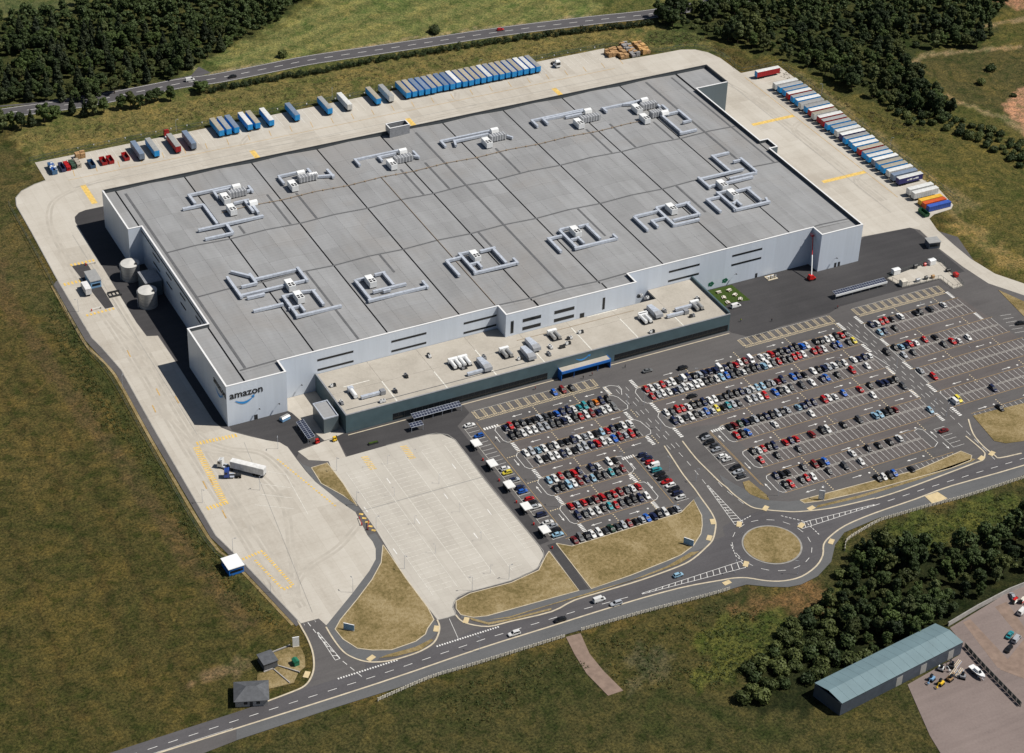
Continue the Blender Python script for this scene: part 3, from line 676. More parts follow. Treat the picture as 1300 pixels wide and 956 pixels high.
# ------------------------------------------------------------------ the land
def land():
    def axis(lo, hi, step, far):
        a = list(np.arange(lo, hi + 0.1, step))
        g_, l, h = step, lo, hi
        while h < far:
            g_ *= 1.5
            l -= g_; h += g_
            a.insert(0, l); a.append(h)
        return np.array(a)
    xs = axis(-160.0, 580.0, 2.5, 4200.0)
    ys = axis(-300.0, 470.0, 2.5, 4200.0)
    X, Y = np.meshgrid(xs, ys)
    wob = 2.2 * np.sin(X * 0.31 + Y * 0.17) + 1.7 * np.sin(X * 0.13 - Y * 0.41 + 2) + 1.2 * np.sin(X * 0.71 + Y * 0.53)
    wob2 = 2.2 * np.sin(Y * 0.29 - X * 0.19 + 1) + 1.7 * np.sin(Y * 0.15 + X * 0.37) + 1.2 * np.sin(Y * 0.67 - X * 0.59)
    C = np.empty(X.shape + (3,))
    C[:] = (0.076, 0.063, 0.022)
    def mask(poly, w=1.0):
        x, y = X + wob * w, Y + wob2 * w
        r = np.zeros(X.shape, bool)
        n = len(poly)
        for i in range(n):
            (x1, y1), (x2, y2) = poly[i - 1], poly[i]
            if y1 == y2:
                continue
            r ^= ((y1 > y) != (y2 > y)) & (x < (x2 - x1) * (y - y1) / (y2 - y1) + x1)
        return r
    def lay(poly, c, w=1.0, a=1.0):
        m_ = mask(poly, w)
        C[m_] = C[m_] * (1 - a) + np.array(c) * a
    def band(line, w, c, a=1.0):
        L, R = strip_pts(line, w)
        lay(L + R[::-1], c, 0.25, a)
    # beyond the rear road, and right of the site
    lay([(-900, 268), (300, 262), (500, 240), (900, 200), (900, 900), (-900, 900)], (0.092, 0.094, 0.032))
    lay([(340, 230), (365, 170), (362, 40), (340, 0), (345, -45), (380, -160), (900, -200), (900, 260)], (0.088, 0.080, 0.026))
    lay([(-300, -158), (120, -162), (150, -172), (180, -153), (320, -152), (700, -160), (700, -500), (-300, -500)], (0.056, 0.053, 0.020))
    lay([(-12, 205), (-10, 268), (80, 268), (250, 262), (330, 246), (345, 215), (338, 207), (314, 212), (292, 230), (-8, 228)], (0.140, 0.120, 0.045))
    lay([(-12, 229), (292, 231), (314, 214), (336, 208), (342, 196), (343, 190), (347, 196), (341, 213), (318, 219), (296, 236), (-12, 235)], (0.085, 0.085, 0.034), 0.3)
    lay(S['zone_field_light'], (0.080, 0.068, 0.027))
    lay(S['zone_top_field'], (0.150, 0.150, 0.056))
    lay([(-300, 20), (-120, 10), (-60, -10), (-40, -60), (-36, -110), (-60, -160), (-300, -160)], (0.064, 0.056, 0.019), 2.5)
    lay(S['zone_corner_field'], (0.085, 0.095, 0.040))
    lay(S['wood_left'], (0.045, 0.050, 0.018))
    mow = mask(S['zone_top_field'], 0.3)
    C[mow] *= (1 + 0.10 * np.sign(np.sin((Y - 0.30 * X) * 0.42)))[mow][:, None]
    for x_ in (-60, -72, -95, -108):
        band([(x_, 240), (x_ - 6, 100), (x_ + 4, 0), (x_ - 2, -130)], 2.6, (0.045, 0.036, 0.014), 0.5)
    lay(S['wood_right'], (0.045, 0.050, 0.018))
    lay(S['zone_clearing'], (0.072, 0.066, 0.026))
    lay(S['zone_soil'], (0.34, 0.19, 0.12), 0.6)
    lay(S['zone_soil_b'], (0.30, 0.16, 0.10), 0.6)
    lay(S['zone_grass_entry'], (0.075, 0.085, 0.030))
    for t in ('track_a', 'track_b', 'track_c'):
        band(S[t], 4.0, (0.26, 0.19, 0.11), 0.75)
    band(S['path_edge_field'], 3.0, (0.27, 0.22, 0.13), 0.8)
    lay(S['zone_right_edge'], (0.16, 0.13, 0.06), 0.6, 0.8)
    lay(S['zone_reeds'], (0.19, 0.145, 0.06), 0.8, 0.8)
    lay(S['zone_brown_meadow'], (0.125, 0.080, 0.036), 1.3)
    lay(S['zone_green_meadow'], (0.072, 0.084, 0.022), 1.0, 0.85)
    lay(S['zone_flowers'], (0.11, 0.105, 0.07), 1.3, 0.35)
    lay(S['zone_spoil'], (0.20, 0.135, 0.08), 1.0, 0.6)
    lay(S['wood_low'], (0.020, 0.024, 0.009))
    # trodden brown line and mown margin beside the west boundary
    band([(-45, 190), (-52, 120), (-50, 60), (-44, 0), (-40, -60), (-34, -110)], 7.0, (0.085, 0.062, 0.030), 0.7)
    band([(-34, 120), (-35, 70), (-33, 0), (-31, -60), (-22, -112)], 4.0, (0.052, 0.058, 0.020), 0.8)
    V = np.stack([X, Y, np.full(X.shape, -0.12)], -1).reshape(-1, 3)
    ny, nx = X.shape
    idx = np.arange(nx * ny).reshape(ny, nx)
    F = np.stack([idx[:-1, :-1], idx[:-1, 1:], idx[1:, 1:], idx[1:, :-1]], -1).reshape(-1, 4)
    me = bpy.data.meshes.new("ground")
    me.vertices.add(len(V)); me.vertices.foreach_set("co", V.ravel())
    me.loops.add(F.size); me.loops.foreach_set("vertex_index", F.ravel().astype(np.int32))
    me.polygons.add(len(F)); me.polygons.foreach_set("loop_start", np.arange(0, F.size, 4, dtype=np.int32))
    me.update(calc_edges=True)
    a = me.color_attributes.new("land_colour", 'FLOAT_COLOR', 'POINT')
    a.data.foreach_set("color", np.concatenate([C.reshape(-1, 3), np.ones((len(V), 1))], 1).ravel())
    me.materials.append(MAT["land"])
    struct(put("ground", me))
land()

# ------------------------------------------------------------------ paved surfaces
YARD = [(-16.9, -115.4), (-23.3, -77), (-26.8, -59.5), (-26.2, 5.6), (-25.2, 52.6), (-27.4, 71), (-28.9, 79), (-28.9, 126), (-27.9, 169), (-27.6, 194), (-26, 201), (-21.9, 206), (-15, 209.5), (-9.4, 211), (-9.2, 229),
        (291, 229.3), (292.5, 214), (311.9, 212.7), (327.4, 212.2), (334, 209.5), (338.5, 204), (341, 195.7), (341.7, 176.9), (364, 176.7), (364.2, 158), (363.4, 87), (361.5, 49.7), (363.3, 38.6), (360.5, 24), (357.5, 21.4), (347.3, 20.6), (343, 18.4), (340.2, 8.7), (339.2, -4.9), (338.9, -17.8), (341, -32), (347.6, -43.7), (372, -84), (366, -92),
        (341.6, -51.3), (333.4, -37.2), (331.6, -21.6), (331.2, -6), (332.9, 11.8), (329.9, 15.4), (306.6, 17.5), (270, 18), (270, 100), (20, 100), (20, 150), (8, 178.3), (-1, 178.3), (-4.2, 177.3), (-7, 174.4), (-8.1, 170), (-8.6, 123.5), (-9, 83), (-8.4, 71.5), (-4.2, 70), (-3.8, 49), (-3.8, 5.6), (-2.6, 0.4), (0, -3.6),
        (5.5, -9.6), (10.2, -14.3), (14.2, -17.6), (15.8, -21.5), (16, -28.8), (16.4, -38), (17.2, -45.4), (21, -60.2), (23.6, -68), (23, -75), (22.3, -81.7), (22.6, -86), (22.0, -90), (19.7, -95.3), (15.1, -100.2), (5.2, -108.5), (-9.4, -120), (-10.4, -115.7)]
TARMAC = ([(-9.2, 180), (-9.6, 72), (-4.6, 69), (-4.4, -2), (-10.2, -115.2), (-17.2, -115.0)] + S['kerb_yard_west'][1:] + [(-103, -147), (-300, -150), (-300, -165)]
          + S['south_edge'] + [(420, -147), (420, -140), (306, -141), (275, -141), (330, -120), (352, -64), (341.6, -51.0), (336, -30), (345, 0), (332, 20), (290, 30), (290, 60), (40, 60), (40, 150), (10, 180)])
sheet("tarmac_ground", TARMAC, 0.0, "tarmac")
sheet("concrete_yard", YARD, 0.03, "concrete_yard")
sheet("concrete_lot", S['empty_park'], 0.035, "concrete_park")
sheet("concrete_apron", S['apron'], 0.04, "concrete_yard")
# darker, newer tarmac along the west wall and round the office
sheet("service_road", [(-8.6, 178), (8, 178), (8, 161), (8.4, 161), (8.4, 44), (0, 44), (0, 0), (-3.6, 1), (-3.7, 69.8), (-8.2, 71.6), (-8.8, 83), (-8.4, 123), (-7.9, 170), (-6.8, 174.4), (-4, 177.2), (-1, 178)], 0.012, "tarmac_dark")
sheet("service_road", [(211, -24), (211, 8), (292, 8), (306, 17), (331, 15), (330, -25), (314, -26), (264, -26), (257, -28.5), (232, -28.5), (218, -32)], 0.012, "tarmac_dark")
sheet("service_road", [(0.5, -3.2), (0.5, 0.3), (39, 0.3), (39, -22.3), (88, -22.3), (88, -30), (80, -36), (80, -112), (76, -112.5), (75.6, -44), (72, -38), (67, -36), (34, -36), (34.9, -23), (20, -24.5), (16.4, -29), (16, -21), (10.2, -14)], 0.012, "tarmac_dark")
# brownish bay surfacing of the car parks
for p in ([(94.5, -41.8), (142, -41.8), (142, -72.2), (126.5, -77.5), (126.5, -108), (94.5, -108)],
          [(157, -41.8), (255, -41.8), (255, -107.5), (240, -111), (240, -124), (174, -124), (174, -77), (157, -72.4)],
          [(266, -41), (315, -41), (322, -105.6), (266, -105.6)]):
    sheet("parking_surface", p, 0.008, "tarmac_bay")
# the main road and the roundabout: greyer carriageway between its kerbs
kn = [(-44, -146)] + S['kerb_yard_west'][-3::-1][0:0] + [(-31, -145.3), (-6, -145.5)] + S['kerb_triangle'][4:8] + [(25, -144.5), (35, -143)] + S['kerb_north'][3:13]
sheet("carriageway", [(-300, -148)] + kn + [(139, -136), (141, -131), (150, -129), (158, -129), (166.3, -133.2)] + S['kerb_right_park'][12:20] + [(249, -138.8), (262, -140.4), (310, -141)] + [(p[0], p[1]) for p in reversed(S['kerb_south'])] + [(-300, -156)], 0.010, "tarmac_road")
# rear road
br = smooth_line(S['back_road'], 3)
L, R = strip_pts(br, 10.5)
sheet("rear_road", L + R[::-1], -0.04, "tarmac_road", -0.2)
sheet("layby", S['layby'], -0.03, "tarmac_road", -0.2)
# footways
sheet("footway", S['west_path'], 0.06, "tarmac")
wp_ = MB()
ribbon(wp_, smooth_line([(-32.2, 124), (-32.6, 79), (-31.4, 69), (-28.5, 51), (-29.3, 5), (-29.5, -59.6), (-25.9, -77.5), (-19.6, -115)], 3), 1.1, 0.03, -0.1)
struct(wp_.build("verge", "dry_grass"))
fp = [(17.2, -45.4), (21, -60.2), (23.6, -68), (25.8, -68), (25.6, -65.4), (23.3, -57.3), (18.8, -47.4), (19.1, -37.1), (17.0, -34), (16.2, -29), (16.6, -38)]
sheet("footway", fp, 0.07, "footway")
fp2 = [(22.3, -82), (22.6, -86), (22.0, -90), (19.7, -95.3), (15.1, -100.2), (5.2, -108.5), (-9.4, -120), (-9.6, -127.3), (-9.0, -134.2), (-7.4, -138), (-4.6, -141.4), (-1.2, -143.4), (0.3, -142.3), (3.1, -141.9), (13.5, -142.4), (19.8, -141.1), (23.2, -139), (24.9, -136.3), (24.8, -132.7)] + S['verge_triangle'][5:] + [(25.2, -89.1), (25.4, -82)]
sheet("footway", fp2, 0.07, "footway")
sheet("footway", [(34.2, -134.3), (37.5, -137.3), (42.1, -138.6), (76.9, -140.2), (81.2, -141.2)] + S['verge_car_park'][:-1][::-1][:8][0:0] + [(97, -140.7), (112.7, -139.3), (119.1, -138.5), (125.7, -136), (131.7, -131.3), (134.7, -127.3), (137.4, -122.4), (139.5, -113.2), (141.8, -112), (142.6, -114), (141.4, -121.3), (140.1, -126.8), (138.1, -130.5), (133.5, -135.8), (128.6, -138.6), (123.0, -138.9), (111.2, -141.9), (95.6, -143.2), (80.1, -143.4), (62.4, -142.6), (48.7, -142.6), (41, -141.5), (36.3, -137.2), (33.4, -136)], 0.07, "footway")
L, R = strip_pts(smooth_line(S['kerb_south'][1:], 2), 0.4)
sheet("footway", S['south_edge'][1:-1] + list(reversed(R)), 0.06, "footway")
sheet("footway", [(158.5, -112), (160.2, -116), (160.3, -119.2), (162.6, -123.1), (164.9, -125.3), (171, -128.8), (175.2, -129.9), (175.8, -132.1), (179.7, -135.0), (197, -136.5), (222, -136.8), (249.6, -135.6), (250.3, -136.7), (248, -138.4), (237.2, -139.2), (213.8, -140.5), (201.1, -140.3), (188.9, -139.2), (183, -138.4), (175.9, -136.7), (169.6, -134.6), (166.3, -132.8), (162.7, -130.6), (159.2, -128.1), (156.8, -125.3), (155.4, -119.7), (154.8, -115.6), (154.6, -110.7), (156, -104)], 0.07, "footway")
sheet("footway", S['path_link'], 0.065, "tarmac_dark")
# grass verges, a kerb's height above the paving
for k in ('verge_triangle', 'verge_small', 'verge_park', 'verge_car_park', 'verge_column', 'verge_right_park', 'verge_edge', 'verge_wedge', 'verge_strip_a', 'verge_strip_b', 'verge_strip_c', 'verge_strip_d', 'verge_hut', 'verge_hut_b'):
    sheet("verge", S[k], 0.13, "dry_grass")
# thin pale edging round the verges
ed = MB()
for k in ('verge_triangle', 'verge_park', 'verge_car_park', 'verge_right_park', 'verge_small'):
    p = S[k]
    ribbon(ed, p + [p[0]], 0.30, 0.15, -0.05)
struct(ed.build("verge_edging", "kerb_stone"))
# roundabout island
cx, cy = 151.8, -147.3
ring = [(cx + 10.9 * math.cos(a * math.pi / 36), cy + 10.9 * math.sin(a * math.pi / 36)) for a in range(72)]
inner = [(cx + 10.25 * math.cos(a * math.pi / 36), cy + 10.25 * math.sin(a * math.pi / 36)) for a in range(72)]
sheet("roundabout_apron", ring, 0.10, "kerb_grey")
sheet("roundabout_island", inner, 0.20, "dry_grass")
# kerbs
for k, mt in (('kerb_south', "kerb_stone"), ('kerb_triangle', "kerb_stone"), ('kerb_north', "kerb_stone"), ('kerb_right_park', "kerb_stone"), ('kerb_yard_west', "kerb_stone"), ('kerb_side_street', "kerb_stone")):
    line = S[k]
    if k == 'kerb_north':
        line = line[:16] + [(142.6, -112.6), (143.2, -107.7)] + line[19:]
    if k == 'kerb_right_park':
        line = line[:3] + [(153.9, -108.5), (154.5, -112)] + line[6:]
    mb = MB()
    ribbon(mb, smooth_line(line, 3), 0.55, 0.12, -0.05)
    struct(mb.build("kerb", mt))
mb = MB()
ribbon(mb, YARD[:14], 0.35, 0.13, -0.05)
ribbon(mb, smooth_line(S['empty_park'][1:16], 2), 0.3, 0.13, -0.05)
struct(mb.build("kerb", "kerb_grey"))
mb = MB()
ribbon(mb, [(22, -22.9), (39.2, -22.9)][:0] or [(39.5, -24.0), (130, -24.2)], 0.4, 0.08, -0.05)
ribbon(mb, [(154, -24.3), (210, -24.3)], 0.4, 0.08, -0.05)
struct(mb.build("kerb", "kerb_stone"))
struct(MB().poly([(61.6, -159.2), (67.0, -159.6), (64.9, -169.8), (65.1, -179), (66.5, -190), (60.8, -190), (59.4, -178), (60.2, -168)], 0.02, -0.2).build("brick_path", "brick_pink"))
# small patches of buff tactile paving at the crossings
for (x, y, a) in ((-24.5, -139.5, 0.9), (-2.2, -141.2, 0.4), (23.6, -137.2, 1.0), (34.6, -137.6, 0.9), (139.2, -127.2, 1.2), (133.2, -134.6, 0.8), (161.0, -128.6, 0.6), (176.4, -135.6, 0.2), (126.0, -158.3, 0.1), (172.3, -154.8, 0.7), (253.0, -137.2, 0.4), (258.5, -136.5, 0.5), (147.2, -132.5, 0.9), (137.5, -152.5, 0.8), (167.5, -142.5, 0.5)):
    c_, s_ = math.cos(a), math.sin(a)
    pts = [(x + u * c_ - v * s_, y + u * s_ + v * c_) for u, v in ((-1.5, -0.9), (1.5, -0.9), (1.5, 0.9), (-1.5, 0.9))]
    sheet("tactile_paving", pts, 0.165, "tactile")
sheet("tactile_paving", [(219, -147.4), (225, -147.2), (226, -152), (219, -152.3)], 0.16, "tactile")

# ------------------------------------------------------------------ painted markings (flat print)
white, yellow, faint, yline, cream = MB(), MB(), MB(), MB(), MB()
ZM = 0.024
_tick = [0]
def ln(mb, p, q, w, z=ZM):
    _tick[0] += 1
    z += 0.0007 * (_tick[0] % 23)
    dx, dy = q[0] - p[0], q[1] - p[1]
    l = math.hypot(dx, dy)
    if l < 1e-6:
        return
    nx, ny = -dy / l * w / 2, dx / l * w / 2
    mb.quad((p[0] - nx, p[1] - ny, z), (q[0] - nx, q[1] - ny, z), (q[0] + nx, q[1] + ny, z), (p[0] + nx, p[1] + ny, z))
def bays(x0, n, pitch, top, mid, bot=None):
    for i in range(n + 1):
        x = x0 + i * pitch
        ln(white, (x, top - 0.6), (x, mid + 0.35), 0.13)
        if bot is not None:
            ln(white, (x, mid - 0.35), (x, bot + 0.6), 0.13)
    x1 = x0 + n * pitch
    ln(faint, (x0, mid + 0.3), (x1, mid + 0.3), 0.12)
    if bot is not None:
        ln(faint, (x0, mid - 0.3), (x1, mid - 0.3), 0.12)
        ln(yline, (x0 - 1, bot + 0.1), (x1 + 1, bot + 0.1), 0.14)
    ln(yline, (x0 - 1, top - 0.1), (x1 + 1, top - 0.1), 0.14)
ROWS = {}
def island(key, x0, n, pitch, top, mid, bot):
    bays(x0, n, pitch, top, mid, bot)
    ROWS[key + 'a'] = (x0, pitch, (top + mid) / 2 - 0.1)
    if bot is not None:
        ROWS[key + 'b'] = (x0, pitch, (mid + bot) / 2 + 0.1)
island('L1', 94.6, 19, 2.5, -42.0, -47.7, -53.8)
island('L2', 94.6, 19, 2.5, -59.8, -65.4, -71.9)
island('L3', 94.8, 12, 2.58, -77.9, -83.9, -89.7)
island('L4', 94.8, 12, 2.58, -95.4, -101.1, -107.6)
island('L5', 86.9, 18, 2.52, -113.2, -118.0, None)
island('R1', 157.0, 40, 2.45, -42.0, -47.9, -53.6)
island('R2', 156.4, 40, 2.45, -59.6, -65.0, -71.9)
island('R3', 173.7, 33, 2.45, -77.6, -83.1, -89.4)
island('R4', 173.6, 33, 2.45, -95.0, -100.2, -107.3)
island('R5', 173.6, 27, 2.45, -111.5, -117.0, -123.9)
island('R6', 207.9, 15, 2.45, -129.4, -134.0, None)
island('B0', 266.2, 19, 2.48, -41.0, -46.4, -53.4)
island('B1', 265.3, 21, 2.48, -59.2, -65.0, -71.4)
island('B2', 265.0, 22, 2.48, -77.0, -82.5, -88.2)
island('B3', 264.6, 24, 2.48, -94.0, -99.8, -105.5)
island('B4', 268.4, 16, 2.48, -111.9, -116.4, None)
# side bays, cars nose to the kerb
for i in range(31):
    y = -36.8 - i * 2.5
    ln(white, (81.7, y), (86.6, y), 0.13)
ln(faint, (81.6, -36.8), (81.6, -112), 0.12); ln(yline, (87.6, -37), (87.2, -112), 0.14)
for i in range(13):
    y = -80.8 - i * 2.58
    ln(white, (133.2, y), (138.3, y), 0.13)
ln(yline, (132.4, -80), (131.6, -112), 0.14)
for i in range(13):
    y = -80.2 - i * 2.5
    ln(white, (160.4, y), (165.6, y), 0.13)
ln(faint, (160.3, -80.2), (160.3, -110.2), 0.12); ln(yline, (166.6, -80), (167.2, -116), 0.14); ln(yline, (167.2, -79), (167.6, -117), 0.14)
for i in range(6):
    y = -114.5 - i * 2.5
    ln(white, (247.5, y), (252.6, y), 0.13)
ln(white, (247.5, -114.5), (247.5, -127), 0.13)
for i in range(6):
    y = -60 - i * 2.6
    ln(white, (322 - i * 0.5, y), (327 - i * 0.5, y - 0.8), 0.13)
# accessible bays by the footway, yellow hatching between and behind them
def accessible(x0, x1, n):
    p = (x1 - x0) / n
    for i in range(n + 1):
        x = x0 + i * p
        for s in (-0.55, 0.55):
            ln(cream, (x + s, -29.8), (x + s, -34.7), 0.16)
        for j in range(5):
            ln(cream, (x - 0.5, -30.2 - j * 0.95), (x + 0.5, -30.9 - j * 0.95), 0.16)
    ln(cream, (x0 - 0.6, -34.7), (x1 + 0.6, -34.7), 0.16); ln(cream, (x0 - 0.6, -36.0), (x1 + 0.6, -36.0), 0.16)
    k = int((x1 - x0) / 0.95)
    for j in range(k):
        x = x0 + j * 0.95
        ln(cream, (x, -34.8), (x + 0.7, -35.95), 0.17)
    ln(faint, (x0, -29.7), (x1, -29.7), 0.12)
accessible(89.5, 142.0, 14)
accessible(211.0, 255.0, 12)
accessible(267.5, 311.5, 12)
# block crossings
def crossing(x, y0, y1, along_y=True):
    n = 6
    for i in range(n):
        t = y0 + (y1 - y0) * (i + 0.5) / n
        h = abs(y1 - y0) / n * 0.30
        if along_y:
            white.quad((x - 0.75, t - h, ZM), (x + 0.75, t - h, ZM), (x + 0.75, t + h, ZM), (x - 0.75, t + h, ZM))
        else:
            white.quad((t - h, x - 0.75, ZM), (t + h, x - 0.75, ZM), (t + h, x + 0.75, ZM), (t - h, x + 0.75, ZM))
for x, a, c in ((144.1, -36.7, -42.1), (143.4, -54.6, -60.5), (143.2, -71.9, -77.9), (156.0, -36.5, -42.4), (155.7, -53.4, -60.4), (155.5, -71.6, -78.2), (255.6, -36.2, -42), (256.0, -53.5, -60), (255.6, -71, -77), (254.9, -88.5, -94.3), (254.6, -105.8, -111.4),
                (265.2, -35, -41), (265.4, -53.4, -59), (264.1, -71, -77), (263.6, -88, -94.2), (262.8, -105, -111.5), (94.3, -54.1, -60.2), (94.0, -72.2, -78.1), (94.4, -90, -95.4), (94.3, -107.8, -113), (125.6, -89.6, -95.5), (125.0, -107.7, -112), (312.5, -35.2, -40.6), (313.5, -53.6, -59)):
    crossing(x, a, c)
for y, a, c in ((-42.0, 88.1, 94.8), (-80.6, 127.4, 133.0), (-79.6, 167.5, 173.5)):
    crossing(y, a, c, False)
# kerb-line returns of the islands, drawn as white edging
def loop(pts):
    for p, q in zip(pts[:-1], pts[1:]):
        ln(white, p, q, 0.2)
for t, b_ in ((-42.4, -53.6), (-60.4, -71.7), (-78.1, -89.6), (-95.6, -107.5)):
    loop([(95.4, t), (93.2, t - 0.4), (91.9, t - 2), (91.9, b_ + 2), (92.9, b_ + 0.4), (94.2, b_)])
for t, b_ in ((-42.4, -53.6), (-60.2, -71.6)):
    loop([(142.2, t), (144.4, t - 0.5), (145.8, t - 2.5), (146.6, b_ + 2.5), (145.6, b_ + 0.5), (143.0, b_)])
    loop([(157.4, t), (155.2, t - 0.5), (153.6, t - 2.5), (153.2, b_ + 2.5), (154.4, b_ + 0.4), (156, b_)])
    loop([(255.2, t), (257.2, b_)])
for t, b_ in ((-78.0, -89.4), (-95.2, -107.2), (-111.8, -123.6)):
    loop([(174, t), (171.8, t - 0.5), (171.0, t - 2), (171.0, b_ + 2), (172, b_ + 0.5), (173.6, b_)])
for t, b_ in ((-95.8, -107.4), (-78.4, -89.4)):
    loop([(126.0, t), (128.2, t - 0.5), (128.8, t - 2.5), (128.6, b_ + 1.5), (127.2, b_ + 0.2), (125.6, b_)])
loop([(143.5, -36.5), (147, -36.6), (149.2, -38.2), (149.5, -41), (148, -44)])
loop([(240, -112), (242, -111.4), (243.5, -113), (243.8, -122), (241, -123.8)])
for t, b_ in ((-41.6, -53.2), (-59.4, -71.2), (-77.4, -88.4), (-94.4, -105.4)):
    loop([(265.6, t), (264.6, t - 1.5), (264.4, b_ + 1), (265, b_)])
# lane lines of the avenue and the cross street, dashes, arrows
def dashes(line, dash, gap, w, mb=white, z=ZM, start=0.0):
    for (x, y, h) in along(line, dash + gap, start):
        ln(mb, (x, y), (x + math.cos(h) * dash, y + math.sin(h) * dash), w, z)
dashes([(149.8, -38), (149.2, -96), (147.6, -122)], 3, 3, 0.17)
dashes([(152.0, -40), (151.4, -80)], 3, 5, 0.14)
dashes([(147.6, -40), (147.4, -80)], 3, 5, 0.14)
dashes([(260.0, -38), (259.0, -112), (257.4, -138)], 3, 2.5, 0.17)
dashes([(262.0, -40), (261.2, -110)], 2.6, 4, 0.13)
dashes([(257.8, -40), (257.0, -110)], 2.6, 4, 0.13)
def arrow(x, y, h):
    c_, s_ = math.cos(h), math.sin(h)
    T = lambda u, v: (x + u * c_ - v * s_, y + u * s_ + v * c_, ZM)
    white.quad(T(-2.2, -0.12), T(0.9, -0.12), T(0.9, 0.12), T(-2.2, 0.12))
    white.quad(T(0.8, -0.5), T(2.2, 0), T(0.8, 0.5))
for y, xs in ((-39.2, (104, 122, 136, 172, 196, 221, 246, 276, 296)), (-56.8, (103, 122, 138, 163, 190, 214, 238, 275, 298)), (-74.8, (103, 122, 137, 180, 205, 230, 247, 276, 300)), (-92.4, (101, 119, 181, 206, 232, 247, 275, 300)), (-110.6, (100, 116, 182, 209, 236, 274, 296)), (-126.8, (182, 203, 228)), (-119.8, ())):
    for i, x in enumerate(xs):
        arrow(x, y, 0.0 if i % 2 else math.pi)
        r = 0.45
        white.quad(*[(x + 5.5 + r * math.cos(a), y + r * math.sin(a), ZM) for a in (0, 1.05, 2.1, 3.14, 4.2, 5.25)])
        for j in range(5):      # yellow studs of the pedestrian strip across the aisle
            ln(cream, (x + 8, y - 2.6 + j * 1.2), (x + 8.5, y - 2.6 + j * 1.2), 0.4)
for x, ys in ((90.3, (-50, -66, -84, -102)), (129.2, (-86, -99)), (168.8, (-85, -104, -118)), (245.5, (-117, -125))):
    for i, y in enumerate(ys):
        arrow(x, y, -math.pi / 2 if i % 2 else math.pi / 2)
for y in (-62.0, -79.0, -97.0):
    for j in range(5):
        ln(cream, (88.2 + j * 0.95, y), (88.7 + j * 0.95, y), 0.4)
# main road
ms = S['kerb_south']
mid_w = [(-300, -150.4), (-104, -150.2), (-54, -149.6), (-5, -149.6), (35, -148.6), (72, -149.2), (93, -150.4)]
dashes(mid_w, 3.2, 3.6, 0.2)
ln(white, (-103, -153.9 + 1.6), (-55, -153.9 + 1.6), 0.12)
for x0_, x1_, y_ in ((-16, 6.5, -145.6), (20, 44, -145.1)):      # give-way blocks across the two side mouths
    n = int((x1_ - x0_) / 0.95)
    for i in range(n):
        white.quad((x0_ + i * 0.95, y_ - 0.35, ZM), (x0_ + i * 0.95 + 0.5, y_ - 0.35, ZM), (x0_ + i * 0.95 + 0.5, y_ + 0.35, ZM), (x0_ + i * 0.95, y_ + 0.35, ZM))
def ladder(a, b_, w0, w1, n):
    """hatched wedge from point a to b_, w0 to w1 wide"""
    dx, dy = b_[0] - a[0], b_[1] - a[1]
    l = math.hypot(dx, dy); ux, uy = dx / l, dy / l
    E_ = lambda t, s: (a[0] + dx * t - uy * s * (w0 + (w1 - w0) * t) / 2, a[1] + dy * t + ux * s * (w0 + (w1 - w0) * t) / 2)
    for s in (-1, 1):
        ln(white, E_(0, s), E_(1, s), 0.18)
    for i in range(n + 1):
        t = i / n
        ln(white, E_(t, -1), E_(min(1, t + 0.4 / n), 1), 0.22)
ladder((96, -150.8), (136.6, -152.2), 0.4, 3.6, 16)
ladder((148.6, -108), (147.4, -132), 0.5, 3.4, 14)
ladder((199, -143.7), (167, -142.6), 0.4, 3.2, 13)
dashes([(198, -144), (222, -143.6), (262, -144), (320, -144)], 3.2, 3.6, 0.2)
ln(white, (142, -137.4), (154, -136.4), 0.01)
for r_, n_, s0 in ((14.3, 15, 0.1),):
    for i in range(n_):
        a = s0 + 2 * math.pi * i / n_
        a2 = a + 0.2
        ln(white, (cx + r_ * math.cos(a), cy + r_ * math.sin(a)), (cx + r_ * math.cos(a2), cy + r_ * math.sin(a2)), 0.18)
dashes([(146.6, -131.6), (153.0, -130.2)], 0.8, 0.5, 0.3); dashes([(163.9, -134.6), (170.2, -141.3), (170.6, -150.0)], 0.9, 0.6, 0.28); dashes([(138.4, -141.0), (136.6, -147.5), (138, -152.5)], 0.9, 0.6, 0.28)
dashes([(153.5, -102), (153.2, -112), (155, -122)], 3, 3, 0.15)
dashes([(-14.5, -116), (-13.6, -126), (-11.4, -138), (-9, -146)], 2.2, 1.6, 0.22)
ladder((-13.4, -122), (-12.4, -137), 0.4, 1.8, 6)
ln(white, (29.8, -134.4), (28.2, -145), 0.15)
for s in (-5, 5):
    ln(white, (-14 + s * 0.4, -116), (-14 + s * 0.4, -117), 0.1)
# rear road lines
brc = br
dashes(brc, 4.5, 4.5, 0.28, z=-0.02)
L1, R1 = strip_pts(brc, 9.4)
for l_ in (L1, R1):
    for p, q in zip(l_[:-1], l_[1:]):
        ln(white, p, q, 0.22, -0.02)
# yard: trailer bays along the rear and the east side, lanes, yellow boxes
ZY = 0.05
for i in range(82):
    x = 2 + i * 3.55
    ln(faint, (x, 215.5), (x, 228.6), 0.16, ZY)
    if i % 3 == 0:
        ln(yline, (x + 1.7, 209.5), (x + 2.6, 215.0), 0.3, ZY)
for i in range(36):
    y = 36 + i * 3.85
    ln(faint, (348, y), (362.5, y), 0.16, ZY)
for x, y in ((4.6, 191), (86, 191), (166, 191), (246, 191)):
    yellow.quad((x - 1.3, y - 9, ZY), (x + 1.3, y - 9, ZY), (x + 1.3, y + 9, ZY), (x - 1.3, y + 9, ZY))
for y in (127, 66):
    yellow.quad((317, y - 1.2, ZY), (341, y - 1.2, ZY), (341, y + 1.2, ZY), (317, y + 1.2, ZY))
ln(yline, (341, 40), (341, 172), 0.3, ZY); ln(yline, (0, 207), (285, 207), 0.25, ZY)
